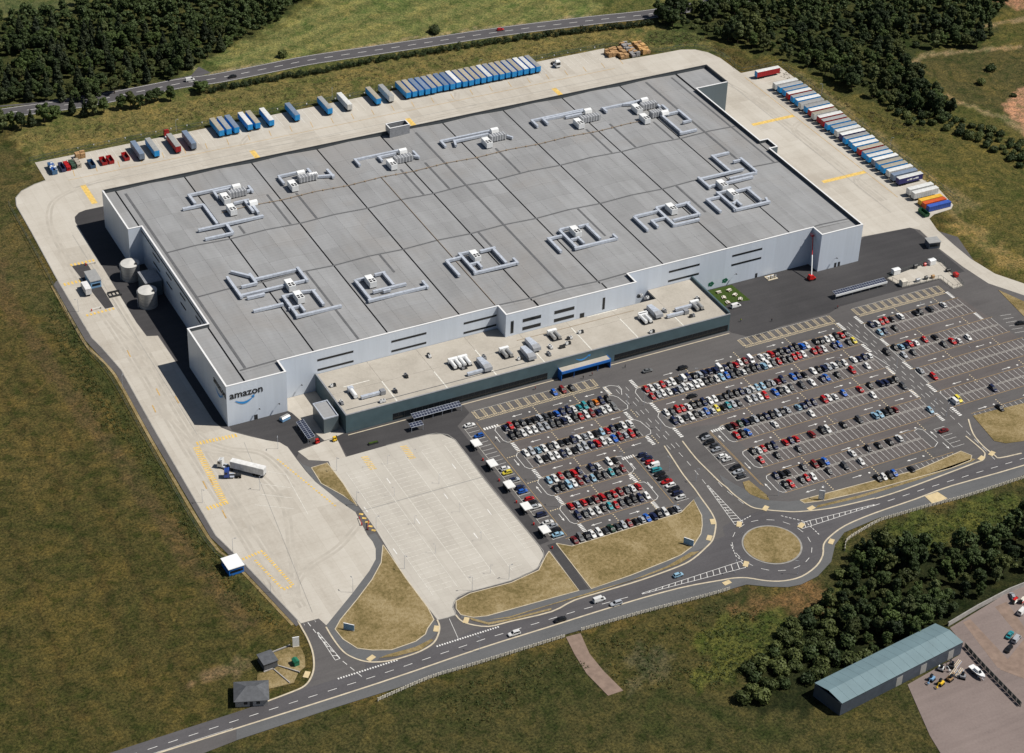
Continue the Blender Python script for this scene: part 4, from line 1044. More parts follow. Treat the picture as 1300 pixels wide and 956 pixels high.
def teeth(line, w, step=1.25, z=ZY):
    for (x, y, h) in along(line, step):
        c_, s_ = math.cos(h), math.sin(h)
        _tick[0] += 1
        zz = z + 0.0007 * (_tick[0] % 23)
        T = lambda u, v: (x + u * c_ - v * s_, y + u * s_ + v * c_, zz)
        yellow.quad(T(0, -w / 2), T(step * 0.55, -w / 2), T(step * 0.55, w / 2), T(0, w / 2))
teeth([(-14.6, -5.4), (1.0, -6.6)], 2.2)
teeth([(-15.4, -7.4), (-17.4, -42.6)], 2.6)
teeth([(-16.2, -43.4), (-24.6, -43.9)], 2.2)
teeth([(-22.8, -75.9), (-15.0, -74.5)], 1.3)
teeth([(-14.9, -75.6), (-12.0, -95.4)], 1.2); teeth([(-12.6, -96.3), (-16.0, -96.8)], 1.2); teeth([(-16.0, -96.0), (-19.0, -78)], 1.0)
teeth([(9.5, -27), (18.5, -62)], 0.7, 1.6)
teeth([(-20.5, 136.2), (-9.5, 136.0)], 2.0, 1.6); teeth([(-27.5, 122.5), (-20.5, 122.5)], 2.2, 1.6); teeth([(-26, 96), (-14, 96.5)], 1.6, 1.6)
for a, b_ in (((0.5, -30), (9, -37)), ((-2, -38), (7.5, -45)), ((-4, -44), (6, -51)), ((-8, -49), (4, -57)), ((9, -37), (7.5, -62))):
    ln(faint, a, b_, 0.2, ZY)
for x, y in ((-20.5, -33), (-17.6, -32), (-20.0, -52), (-22, 20), (-17, 30), (-12, 22), (-19, 60)):
    ln(yline, (x, y), (x + 0.3, y + 5), 0.5, ZY)
# the empty concrete lot: faint bays either side of three aisles
for x0_, x1_ in ((29.8, 34.6), (34.6, 39.4), (44.4, 49.2), (49.2, 54.0), (60.6, 65.4), (70.2, 75.0)):
    top_, bot_ = -47 if x0_ < 60 else -42, -121 if x0_ < 70 else -112
    for i in range(int((top_ - bot_) / 2.5) + 1):
        y = top_ - i * 2.5
        if 24.5 + 0 < x0_:
            ln(faint, (x0_ + 0.3, y), (x1_ - 0.3, y), 0.13, ZY)
for x in (29.8, 39.4, 44.4, 54.0, 60.6, 70.2):
    ln(faint, (x, -45), (x, -121 if x < 70 else -112), 0.16, ZY)
for x, y in ((42, -58), (42, -84), (57.4, -75), (57.4, -100), (27.6, -70), (27.6, -96), (67.8, -60), (67.8, -90)):
    ln(white, (x, y), (x, y + 3.4), 0.35, ZY)
for x in (38.4, 54.5):
    for i in range(8):
        ln(yellow, (x, -39 - i * 1.15), (x + 2.6, -39.5 - i * 1.15), 0.5, ZY)
for i in range(5):
    ln(yellow, (24.4 + i * 0.1, -69.5 - i * 2.6), (24.4 + i * 0.1 + 1.2, -70.5 - i * 2.6), 0.9, 0.06)
dr = MB()
ln(dr, (26.2, -68.4), (75.0, -68.6), 0.35, 0.05); ln(dr, (2.0, -12), (-11.2, -112), 0.16, 0.05); ln(dr, (-12.4, 160), (-12.4, 0), 0.16, 0.05); ln(dr, (0, 199.5), (300, 199.5), 0.2, 0.05); ln(dr, (330, 30), (330, 190), 0.2, 0.05)
struct(dr.build("drain_channel", "kerb_grey"))
add("tyre_stain", (0.445, 0.41, 0.355), 0.85, 0.2, var=0.12, scale=0.25)
ty = MB()
for off in (-0.9, 0.9):
    for kz, line in enumerate(([(-19, -100), (-18.5, -60), (-19.5, -10), (-19, 60), (-20.5, 140), (-17, 180), (-2, 197), (40, 203), (120, 204)], [(-13, -108), (-13.5, -60), (-14.5, 0), (-14, 60), (-18, 90), (-17.5, 118)], [(-13.5, -104), (-6, -80), (2, -50), (-4, -20), (-14, -8), (-19, 20)], [(-14.5, -100), (-4, -90), (10, -84), (22, -75)], [(-11.5, 150), (-12, 60), (-12.5, 5), (-6, -12), (6, -22), (10, -45)],
                 [(60, 196), (140, 195), (240, 196), (310, 190), (329, 170), (333, 120), (334, 40)], [(90, 214), (84, 206), (96, 199), (130, 197)], [(200, 215), (197, 206), (206, 198), (240, 194)], [(346, 120), (338, 119), (332, 112), (331, 90)], [(346, 66), (337, 65), (331, 58), (331, 40)])):
        sm_ = smooth_line(line, 6)
        L_, R_ = strip_pts(sm_, 2 * abs(off))
        ribbon(ty, L_ if off > 0 else R_, 1.1, 0.0345 + 0.0011 * kz + (0.0005 if off > 0 else 0))
struct(ty.build("tyre_stains", "tyre_stain"))
struct(white.build("road_markings_white", "paint_line"))
struct(cream.build("bay_markings_cream", "paint_cream"))
struct(yellow.build("road_markings_yellow", "paint_yellow"))
struct(faint.build("bay_markings_faint", "paint_faint"))
struct(yline.build("edge_lines_yellow", "paint_yellow_line"))
# ------------------------------------------------------------------ the warehouse
H_W = 18.5
OUT = [(0, 0), (24.4, 0), (24.4, 8), (118.8, 8), (118.8, 0.8), (179, 0.8), (179, 8), (270.6, 8), (270.6, 1.2), (292, 1.2), (292, 75.5), (296.2, 75.5), (296.2, 84), (292, 84), (292, 140.5), (309.5, 140.5), (309.5, 160.7), (2.6, 160.7), (2.6, 124.8), (8.5, 124.8), (8.5, 43.5), (0, 43.5)]
def offset(poly, d):
    """rectilinear outline moved inwards by d (counter-clockwise outline)"""
    out, n = [], len(poly)
    for i in range(n):
        a, b_, c = poly[i - 1], poly[i], poly[(i + 1) % n]
        nx = ny = 0.0
        for p, q in ((a, b_), (b_, c)):
            dx, dy = q[0] - p[0], q[1] - p[1]
            l = math.hypot(dx, dy)
            nx += -dy / l * d; ny += dx / l * d
        out.append((b_[0] + nx, b_[1] + ny))
    return out
IN, IN2, OUT2 = offset(OUT, 0.45), offset(OUT, 0.62), offset(OUT, -0.06)
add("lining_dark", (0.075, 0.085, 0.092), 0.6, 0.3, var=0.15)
wh = thing("warehouse", "vast grey-roofed distribution warehouse with silver walls and rooftop ducts", "warehouse")
N = len(OUT)
for i in range(N):
    j = (i + 1) % N
    a, b_, c, d = OUT[i], OUT[j], IN[j], IN[i]
    w_ = MB().hexa([(*a, 0), (*b_, 0), (*c, 0), (*d, 0)], [(*a, H_W), (*b_, H_W), (*c, H_W), (*d, H_W)])
    grey = i in (14, 15, 16, 11, 12, 10)
    o = w_.build("wall", "clad_grey" if grey else "clad_silver", parent=wh)
    a, b_, c, d = OUT2[i], OUT2[j], IN2[j], IN2[i]
    MB().hexa([(*a, H_W + 0.002), (*b_, H_W + 0.002), (*c, H_W + 0.002), (*d, H_W + 0.002)], [(*a, H_W + 0.13), (*b_, H_W + 0.13), (*c, H_W + 0.13), (*d, H_W + 0.13)]).build("coping", "dark_metal" if i in (16, 15) else "coping_white", parent=wh)
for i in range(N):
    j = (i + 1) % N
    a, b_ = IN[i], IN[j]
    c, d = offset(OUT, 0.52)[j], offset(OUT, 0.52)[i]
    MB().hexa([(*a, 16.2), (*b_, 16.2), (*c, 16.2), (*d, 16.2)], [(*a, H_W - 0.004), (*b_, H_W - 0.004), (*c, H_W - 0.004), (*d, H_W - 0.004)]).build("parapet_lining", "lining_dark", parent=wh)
# roof: valley gutters every 31.5 m, low ridges between, cross walkways; each quarter-bay panel its own piece
VAL = [8.5 + 31.5 * i for i in range(10)]
BANDS = [8.45, 10.4, 24.4, 38.2, 52.0, 65.6, 78.0, 90.4, 102.8, 117.0, 131.2, 145.6, 160.25]
def roof_z(x):
    if x < 8.5 or x > 292:
        return 17.0
    t = ((x - 8.5) % 31.5) / 31.5
    return 16.85 + 0.60 * (1 - abs(2 * t - 1))
def roof_piece(x0, x1, y0, y1):
    g_ = 0.025
    x0, x1, y0, y1 = x0 + g_, x1 - g_, y0 + g_, y1 - g_
    za, zb = roof_z(x0 + 1e-4), roof_z(x1 - 1e-4)
    MB().hexa([(x0, y0, za - 0.3), (x1, y0, zb - 0.3), (x1, y1, zb - 0.3), (x0, y1, za - 0.3)], [(x0, y0, za), (x1, y0, zb), (x1, y1, zb), (x0, y1, za)]).build("roof_panel", "roof_sheet", parent=wh)
for i in range(9):
    for q in range(4):
        x0, x1 = VAL[i] + 7.875 * q, VAL[i] + 7.875 * (q + 1)
        if q == 0: x0 += 0.3
        if q == 3: x1 -= 0.3
        if i == 8 and q == 3: x1 = 291.5
        for y0, y1 in zip(BANDS[:-1], BANDS[1:]):
            roof_piece(x0, x1, y0, y1)
for x0, x1, y0, y1 in ((0.5, 8.1, 0.5, 22), (0.5, 8.1, 22, 43.0), (3.1, 8.1, 125.3, 142), (3.1, 8.1, 142, 160.2), (8.9, 23.9, 0.5, 8.4), (119.3, 134.6, 1.3, 8.4), (135.4, 150, 1.3, 8.4), (150, 166.4, 1.3, 8.4), (167.0, 178.5, 1.3, 8.4), (271.1, 291.5, 1.7, 8.4), (292.5, 309.0, 141, 150), (292.5, 309.0, 150, 160.2), (292, 295.7, 76, 83.5)):
    roof_piece(x0, x1, y0, y1)
for x in VAL[:9]:
    y0 = 0.5 if x < 10 else (1.3 if 119 < x < 179 else 8.5)
    MB().box(x - 0.34, x + 0.34, y0, 160.2, 16.30, 16.42).build("gutter", "black_paint", parent=wh)
MB().box(292 - 0.4, 292 + 0.4, 140.9, 160.2, 16.4, 16.55).build("gutter", "black_paint", parent=wh)
# raised walkways: dark bands that follow the ridges
def walkway(x0, x1, y0, y1, m_="galv_dark"):
    mb = MB()
    if x1 - x0 > y1 - y0:
        xs = [x0] + [v for k in range(10) for v in (VAL[0] + 31.5 * k, VAL[0] + 31.5 * k + 15.75) if x0 < v < x1] + [x1]
        for a, b_ in zip(xs[:-1], xs[1:]):
            za, zb = roof_z(a + 1e-3) + 0.06, roof_z(b_ - 1e-3) + 0.06
            mb.hexa([(a, y0, za - 0.05), (b_, y0, zb - 0.05), (b_, y1, zb - 0.05), (a, y1, za - 0.05)], [(a, y0, za), (b_, y0, zb), (b_, y1, zb), (a, y1, za)])
    else:
        z_ = roof_z((x0 + x1) / 2) + 0.06
        mb.box(x0, x1, y0, y1, z_ - 0.05, z_)
    mb.build("walkway", m_, parent=wh)
add("galv_dark", (0.125, 0.127, 0.132), 0.6, 0.3, var=0.15)
add("pipe_brown", (0.30, 0.23, 0.16), 0.6, 0.3, var=0.2)
for y in (10.2, 65.6, 102.8):
    walkway(12.0 if y > 11 else 9.4, 291.0, y - 0.42, y + 0.42)
walkway(149.8, 150.8, 10.8, 156); walkway(11.2, 12.3, 10.8, 156.5); walkway(287.6, 288.6, 66, 158); walkway(273.2, 274.3, 66, 158)
for (x, y0, y1) in ((67.5, 103.5, 131), (79.5, 103.5, 127), (130, 103.5, 128), (142.5, 103.5, 129), (177.5, 103.5, 128), (224.5, 103.5, 128), (237, 103.5, 128), (257, 103.5, 122), (47, 104, 111), (59, 10.9, 65), (92.0, 50, 65), (138, 52, 65), (186, 40, 65), (236, 40, 65)):
    if y1 - y0 > 3:
        walkway(x - 0.5, x + 0.5, y0, y1)
# fall-arrest pipe with its feet, and a long brown service pipe
pp = MB()
xs = [44.0] + [v for k in range(10) for v in (VAL[0] + 31.5 * k, VAL[0] + 31.5 * k + 15.75) if 44 < v < 250] + [250.0]
for a, b_ in zip(xs[:-1], xs[1:]):
    pp.tube((a, 124.0, roof_z(a + 1e-3) + 0.35), (b_, 124.0, roof_z(b_ - 1e-3) + 0.35), 0.14, n=6)
for k in range(42):
    x = 46 + k * 5
    pp.box(x - 0.25, x + 0.25, 123.6, 124.4, roof_z(x) - 0.05, roof_z(x) + 0.5)
pp.tube((118.8, 10.5, roof_z(118.8) + 0.2), (118.8, 124, roof_z(118.8) + 0.2), 0.13, n=6)
pp.build("service_pipe", "pipe_brown", parent=wh)
# roof-edge doorway boxes
sh = MB().box(137.5, 147.5, 156.6, 156.9, 16.9, H_W + 3.4).box(137.5, 147.5, 161.2, 161.5, H_W + 0.14, H_W + 3.4).box(137.5, 137.8, 156.9, 161.2, H_W + 0.14, H_W + 3.4).box(147.2, 147.5, 156.9, 161.2, H_W + 0.14, H_W + 3.4).build("stair_head", "galv_dull", parent=wh)
MB().box(137.4, 147.6, 156.5, 157.0, H_W + 3.402, H_W + 3.55).box(137.4, 147.6, 161.1, 161.6, H_W + 3.402, H_W + 3.55).box(137.4, 137.9, 157.0, 161.1, H_W + 3.402, H_W + 3.55).box(147.1, 147.6, 157.0, 161.1, H_W + 3.402, H_W + 3.55).build("rim", "coping_white", parent=sh)
MB().box(137.8, 147.2, 156.9, 161.2, H_W + 0.2, H_W + 0.5).build("floor_plate", "lining_dark", parent=sh)
# strip windows, louvres, doors: dark glass set 4 cm proud in a frame
def win_y(x0, x1, z0, z1, y, label=None):
    f = MB().box(x0 - 0.12, x1 + 0.12, y - 0.07, y + 0.02, z0 - 0.12, z1 + 0.12).build("window", "galv_dark", parent=wh)
    n = max(1, round((x1 - x0) / 2.5))
    for i in range(n):
        a, b_ = x0 + (x1 - x0) * i / n + 0.03, x0 + (x1 - x0) * (i + 1) / n - 0.03
        MB().box(a, b_, y - 0.10, y - 0.072, z0, z1).build("pane", "glass_dark", parent=f)
for x0, x1 in ((40.5, 55.5), (72, 87), (103.7, 118.2), (199, 213.8), (230.2, 245)):
    win_y(x0, x1, 13.9, 14.6, 8)
    win_y(x0, x1, 9.3, 10.0, 8)
for x0, x1, z0, z1 in ((121.2, 122.3, 9.2, 14.8), (126.6, 134.7, 13.1, 14.4), (126.6, 134.7, 9.2, 10.5), (141, 150, 13.1, 14.4), (141, 150, 9.2, 10.5), (153.0, 154.8, 8.0, 10.0), (163.4, 164.3, 9.4, 14.9)):
    win_y(x0, x1, z0, z1, 0.8)
for x, y in ((243, 8), (279.3, 1.2), (281.2, 1.2), (10.7, 0), (188, 8)):
    d = MB().box(x, x + 1.1 if x > 11 else x + 1.4, y - 0.08, y + 0.02, 0.05, 2.2).build("door", "dark_metal", parent=wh)
    MB().box(x + 0.15, x + 0.2, y - 0.16, y - 0.08, 1.0, 1.15).build("handle", "galv", parent=d)
for y0, y1 in ((102.5, 111), (87.3, 94), (70.4, 76.8), (52, 58)):
    for z0 in (13.0, 8.4):
        MB().box(8.40, 8.52, y0, y1, z0, z0 + 0.8).build("window", "glass_dark", parent=wh)
# lettering with its smile, on the front and on the side of the tower
def lettering(x, y, z, width, rot):
    cu = bpy.data.curves.new("lettering", 'FONT')
    cu.body = "amazon"
    cu.size = 5.0
    cu.extrude = 0.06
    cu.offset = 0.06
    cu.resolution_u = 3
    t = bpy.data.objects.new("lettering", cu)
    col.objects.link(t)
    bpy.context.view_layer.update()
    me = bpy.data.meshes.new_from_object(t.evaluated_get(bpy.context.evaluated_depsgraph_get()))
    bpy.data.objects.remove(t)
    co = np.empty(len(me.vertices) * 3); me.vertices.foreach_get("co", co); co = co.reshape(-1, 3)
    k = width / (co[:, 0].max() - co[:, 0].min())
    co[:, 0] -= co[:, 0].min(); co[:, 0] *= k; co[:, 1] *= k
    me.vertices.foreach_set("co", co.ravel()); me.materials.clear(); me.materials.append(MAT["black_paint"]); me.update()
    o = put("lettering", me, wh)
    o.location = (x, y, z)
    o.rotation_euler = (math.pi / 2, 0, rot)
    s_ = MB()
    n = 16
    P_ = lambda u: (0.16 + 0.55 * u, -0.10 - 0.14 * math.sin(math.pi * min(1, u * 0.93 + 0.02)) + 0.02 * u)
    for i in range(n):
        u0, u1 = i / n, (i + 1) / n
        t0, t1 = 0.010 + 0.028 * math.sin(math.pi * u0) ** 0.7, 0.010 + 0.028 * math.sin(math.pi * u1) ** 0.7
        (a0, b0), (a1, b1) = P_(u0), P_(u1)
        s_.quad((a0 * width, (b0 - t0) * width, 0.05), (a1 * width, (b1 - t1) * width, 0.05), (a1 * width, (b1 + t1) * width, 0.05), (a0 * width, (b0 + t0) * width, 0.05))
    s_.quad((0.64 * width, -0.06 * width, 0.05), (0.735 * width, -0.14 * width, 0.05), (0.745 * width, -0.03 * width, 0.05))
    o2 = s_.build("smile_mark", "smile_blue", parent=wh)
    o2.location = o.location; o2.rotation_euler = o.rotation_euler
lettering(1.3, -0.09, 12.4, 13.3, 0.0)
lettering(-0.09, 14.0, 12.4, 13.3, -math.pi / 2)
# green leaf marks painted above the lawn
for x in (220.6, 227.6):
    lf = MB()
    for k in range(5):
        a = k * 1.25
        lf.quad(*[(x + 0.9 * math.cos(a) + 0.75 * math.cos(t), 7.95, 2.6 + 0.7 * math.sin(a) + 0.6 * math.sin(t)) for t in (0, 1.05, 2.1, 3.14, 4.2, 5.25)])
    lf.build("leaf_mark", "green_paint", parent=wh)
# wall lamps
for x, y in ((20.5, 0), (33, 8), (12.4, 0), (279, 1.2), (232, 8)):
    MB().tube((x, y, 4.4), (x + 0.1, y - 1.5, 5.6), 0.05, n=5).box(x - 0.2, x + 0.3, y - 1.9, y - 1.2, 5.5, 5.7).build("wall_lamp", "dark_metal", parent=wh)

# ------------------------------------------------------------------ rooftop air handling plant, twelve sets standing on the roof
def duct_box(mb, x0, y0, x1, y1, w, h, zb):
    dx, dy = x1 - x0, y1 - y0
    l = math.hypot(dx, dy) or 1
    ux, uy = dx / l * w / 2, dy / l * w / 2
    mb.bar((x0 - ux, y0 - uy), (x1 + ux, y1 + uy), w, zb, zb + h)
UNIT_LABEL = {
    'U1': "double air handling set with two white fan boxes and angled dog-leg duct",
    'U2': "single air handling set between the double set and the brown roof pipe",
    'U3': "single air handling set straddling the brown roof pipe, with stub duct",
    'U4': "single air handling set just past the long central walkway, with hooked end",
    'U5': "single air handling set with two stub ducts, beside the eastern double set",
    'U6': "large double air handling set nearest the east wall, with crossing ducts",
    'V1': "rear double air handling set at the west end above the tank yard",
    'V2': "compact rear air handling set with short duct beside the western double",
    'V3': "rear air handling set beside the roof stair head, one long duct",
    'V4': "rear air handling set with twin long ducts past the central walkway",
    'V5': "rear air handling set with three stepped ducts west of the corner double",
    'V6': "rear double air handling set next to the projecting corner wing"}
fan_me = MB().box(-1.5, 1.5, -3.0, 3.0, 0.5, 3.1).mesh("fan_casing", "unit_white")
base_me = MB().box(-1.4, 1.4, -2.8, -2.4, 0, 0.5).box(-1.4, 1.4, 2.4, 2.8, 0, 0.5).mesh("base_frame", "dark_metal")
louvre_me = MB().box(-0.5, 0.5, -0.48, 0.48, 0, 0.06).mesh("fan_opening", "black_paint")
for key, (ducts, fans, ahus, whites) in AIR_UNITS.items():
    fx, fy = fans[0]
    zr = 16.75
    t = thing("air_handling_unit", UNIT_LABEL[key], "air handler", (fx, fy, 17.2), group="air handling sets on the warehouse roof")
    Z = lambda x: roof_z(x) - 17.2
    for k, (x0, y0, x1, y1) in enumerate(ducts):
        mb = MB()
        w = 1.15 if math.hypot(x1 - x0, y1 - y0) > 6 else 1.0
        zb = min(Z(x0), Z(x1)) + 0.55 + 0.012 * (k % 7)
        duct_box(mb, x0 - fx, y0 - fy, x1 - fx, y1 - fy, w, 1.1, zb)
        d = mb.build("duct", "galv", parent=t)
        lg = MB()
        l = math.hypot(x1 - x0, y1 - y0)
        n = max(2, int(l / 3))
        for i in range(n):
            u = (i + 0.5) / n
            x, y = x0 + (x1 - x0) * u - fx, y0 + (y1 - y0) * u - fy
            lg.box(x - 0.12, x + 0.12, y - 0.12, y + 0.12, Z(x + fx) - 0.05, zb + 0.05)
        lg.build("support", "dark_metal", parent=d)
    for (x, y) in fans:
        o = put("fan_casing", fan_me, t, (x - fx, y - fy, Z(x)))
        put("base_frame", base_me, o)
        for sx in (-0.7, 0.7):
            for sy in (-2.5, -1.2):
                put("fan_opening", louvre_me, o, (sx, sy + 0.35, 3.101))
    for (x0, y0, x1, y1) in ahus:
        y = (y0 + y1) / 2 - fy
        x0, x1 = x0 - fx, x1 - fx
        zb = Z((x0 + x1) / 2 + fx)
        o = MB().box(x0, x1, y - 1.5, y + 1.5, zb + 0.5, zb + 3.0).build("ribbed_body", "galv_dull", parent=t)
        n = max(3, int((x1 - x0) / 1.3))
        for i in range(n):
            x = x0 + (x1 - x0) * (i + 0.5) / n
            MB().box(x - 0.1, x + 0.1, y - 1.62, y + 1.62, zb + 0.45, zb + 3.12).build("rib", "unit_white", parent=o)
    for (x, y) in whites:
        x, y = x - fx, y - fy
        zb = Z(x + fx)
        MB().hexa([(x - 1.8, y - 1.4, zb + 1.6), (x + 1.8, y - 1.4, zb + 1.6), (x + 1.8, y + 1.4, zb + 1.6), (x - 1.8, y + 1.4, zb + 1.6)], [(x - 1.8, y - 0.9, zb + 3.0), (x + 1.8, y - 0.9, zb + 3.0), (x + 1.8, y + 0.6, zb + 3.3), (x - 1.8, y + 0.6, zb + 3.3)]).build("elbow", "unit_white", parent=t)

# ------------------------------------------------------------------ the office block along the front
of = thing("office_block", "low teal-clad office block with buff flat roof along the warehouse front", "building")
ox0, ox1, oy0, oy1, oh = 39.3, 210.8, -22.6, 7.9, 8.3
MB().box(ox0, ox1, oy0, oy0 + 0.5, 0, oh).build("wall", "office_clad", parent=of)
MB().box(ox0, ox0 + 0.5, oy0 + 0.5, oy1, 0, oh + 0.0).build("wall", "office_clad", parent=of)
MB().box(ox1 - 0.5, ox1, oy0 + 0.5, oy1, 0, oh).build("wall", "office_clad", parent=of)
MB().box(ox0 - 0.05, ox1 + 0.05, oy0 - 0.06, oy0 + 0.55, oh, oh + 0.10).build("coping", "galv_dull", parent=of)
MB().box(ox0 - 0.05, ox0 + 0.55, oy0 + 0.56, oy1, oh, oh + 0.10).build("coping", "galv_dull", parent=of)
MB().box(ox1 - 0.55, ox1 + 0.05, oy0 + 0.56, oy1, oh, oh + 0.9).build("coping", "office_clad", parent=of)
NX = 8
for i in range(NX):
    a, b_ = ox0 + 0.5 + (ox1 - ox0 - 1.0) * i / NX, ox0 + 0.5 + (ox1 - ox0 - 1.0) * (i + 1) / NX
    for (y0, y1) in ((oy0 + 0.5, -7.3), (-7.3, oy1)):
        if y1 > 0 and 118 < (a + b_) / 2 < 180:
            y1 = 0.75
        MB().box(a + 0.04, b_ - 0.04, y0 + 0.04, y1 - 0.04, oh - 1.2, oh - 0.45).build("roof_panel", "roof_membrane", parent=of)
    if i:
        ln_ = MB().box(a - 0.28, a + 0.28, oy0 + 1, -3.5 + rnd.uniform(-8, 6), oh - 0.44, oh - 0.40)
        ln_.build("roof_walkway", "paint_faint", parent=of)
MB().box(46, 57, -4.6, -4.1, oh - 0.43, oh - 0.40).build("roof_walkway", "paint_faint", parent=of)
MB().box(156, 170, 0.0, 0.5, oh - 0.43, oh - 0.40).build("roof_walkway", "paint_faint", parent=of)
MB().box(41, 118, -18.9, -18.6, oh - 0.43, oh - 0.36).build("roof_pipe", "galv_dark", parent=of)
MB().box(122, 176, -3.4, -3.15, oh - 0.43, oh - 0.36).build("roof_pipe", "pipe_brown", parent=of)
# ground-floor glazing in two long ribbons, pane by pane
for x0, x1, n in ((58.8, 126.0, 27), (156.5, 210.2, 22)):
    f = MB().box(x0, x1, oy0 - 0.05, oy0 + 0.02, 0.35, 3.3).build("window_band", "dark_metal", parent=of)
    for i in range(n):
        a, b_ = x0 + (x1 - x0) * i / n + 0.1, x0 + (x1 - x0) * (i + 1) / n - 0.1
        MB().box(a, b_, oy0 - 0.085, oy0 - 0.052, 0.45, 3.2).build("pane", "glass_dark", parent=f)
# smile mark over the entrance
sm = MB()
for i in range(12):
    u0, u1 = i / 12, (i + 1) / 12
    f_ = lambda u: 6.3 - 1.2 * math.sin(math.pi * u) + 0.25 * u
    g_ = lambda u: 0.08 + 0.28 * math.sin(math.pi * u) ** 0.7
    sm.quad((138.6 + 6 * u0, oy0 - 0.03, f_(u0) - g_(u0)), (138.6 + 6 * u1, oy0 - 0.03, f_(u1) - g_(u1)), (138.6 + 6 * u1, oy0 - 0.03, f_(u1) + g_(u1)), (138.6 + 6 * u0, oy0 - 0.03, f_(u0) + g_(u0)))
sm.quad((143.7, oy0 - 0.04, 6.7), (145.0, oy0 - 0.04, 5.7), (145.2, oy0 - 0.04, 6.9))
sm.build("smile_mark", "smile_blue", parent=of)
# entrance canopy
cp_ = thing("entrance_canopy", "bright blue entrance canopy projecting from the office front", "canopy", (141.8, -24.2, 0))
MB().box(-11, 11, -1.6, 1.5, 3.7, 4.2).build("roof", "roof_membrane", parent=cp_)
MB().box(-11.2, 11.2, -1.8, -1.6, 3.2, 4.4).build("fascia", "canopy_blue", parent=cp_)
for s in (-1, 1):
    MB().box(s * 11.1 - 0.12, s * 11.1 + 0.12, -1.6, 1.5, 0, 4.35).build("side_wall", "canopy_blue", parent=cp_)
    MB().tube((s * 5.4, -1.4, 0), (s * 5.4, -1.4, 3.7), 0.12).build("column", "canopy_blue", parent=cp_)
# plant room against the west end of the office
pr_ = thing("plant_room", "small grey flat-roofed annexe standing at the office's west end", "building", (34.5, -14.0, 0))
MB().box(-3.0, 3.0, -5.5, 5.5, 0, 6.6).build("wall", "clad_grey", parent=pr_)
MB().box(-3.05, 3.05, -5.55, -5.2, 6.6, 7.1).box(-3.05, 3.05, 5.2, 5.55, 6.6, 7.1).box(-3.05, -2.7, -5.2, 5.2, 6.6, 7.1).box(2.7, 3.05, -5.2, 5.2, 6.6, 7.1).build("parapet", "galv", parent=pr_)
MB().box(-2.7, 2.7, -5.2, 5.2, 6.603, 6.66).build("roof_panel", "roof_sheet", parent=pr_)
# pale ground west of the office where the plant stands
sheet("concrete_apron", [(24.4, 0.2), (24.4, 7.9), (39.2, 7.9), (39.2, -22), (33.6, -23.3), (30, -23.4), (27.2, -11), (25.5, -2)], 0.045, "concrete_yard")
# office roof plant, each set on its own
PLANT = [("curved white intake duct with square outlet on office roof", 'duct'), ("long grey roof duct leading to a dark fan on office roof", 'run'), ("small condenser cluster beside the long duct on office roof", 'cond'), ("low dark condenser near west edge of office roof", 'cond'), ("slim dark condenser by office roof hatch at the west", 'cond'),
         ("white boxed condenser row tucked under the warehouse wall", 'cond'), ("pair of white twin-tube fans beside the big cowl", 'twin'), ("second twin-tube fan between the pair and the cowl", 'twin'), ("large grey cowl with hooded end, western one on office roof", 'cowl'), ("large grey cowl with hooded end below the block's windows", 'cowl'),
         ("small dark condenser beside the hooded cowl under the windows", 'cond'), ("tall white twin-tube intake rising below the upper windows", 'twin'), ("dark fan at the foot of the white twin tubes", 'cond'), ("grey slim fan left of the dark fan by white tubes", 'cond'), ("little black roof vent with conduit on the office roof", 'cond'),
         ("white twin-tube fan near the east end of office roof", 'twin'), ("white square fan set near the office roof's east skylight line", 'twin'), ("grey cowl beside the white square fan at east end", 'cowl'), ("dark outdoor fan clipped to the eastern grey cowl", 'cond'), ("grey boxed duct by the east edge of office roof", 'run'),
         ("white jumbled duct and fan at the far east edge", 'twin'), ("dark single condenser south of the white jumbled duct", 'cond'), ("black condenser near the office front coping at east", 'cond'), ("white condenser pair under the warehouse wall at east", 'cond'), ("white round vent group beside the projecting block's corner", 'cond')]
EXTRA_PLANT = [((94.0, -12.5), 'cond', "dark condenser between twin tubes and western cowl"), ((104.5, -9.0), 'cond', "pale condenser east of the western cowl"), ((98.0, -17.5), 'run', "low grey duct run below the western cowl"), ((113.5, -11.0), 'twin', "white twin-tube fan west of the windowed block cowl"), ((125.5, -9.5), 'cowl', "grey cowl between windowed block and white tubes"),
               ((129.0, -17.5), 'cond', "dark condenser on the roof right above the entrance canopy"), ((139.5, -14.0), 'cond', "dark condenser north-east of the canopy"), ((148.0, -9.0), 'cond', "small pale condenser under the upright window"), ((71.0, -8.0), 'cond', "lonely condenser in the bare middle of office roof"), ((63.0, -15.5), 'cond', "condenser east of the long grey duct"), ((190.5, -14.0), 'run', "grey duct run leading to the eastern cowl"), ((204.5, -7.0), 'cond', "condenser in the far east corner of office roof")]
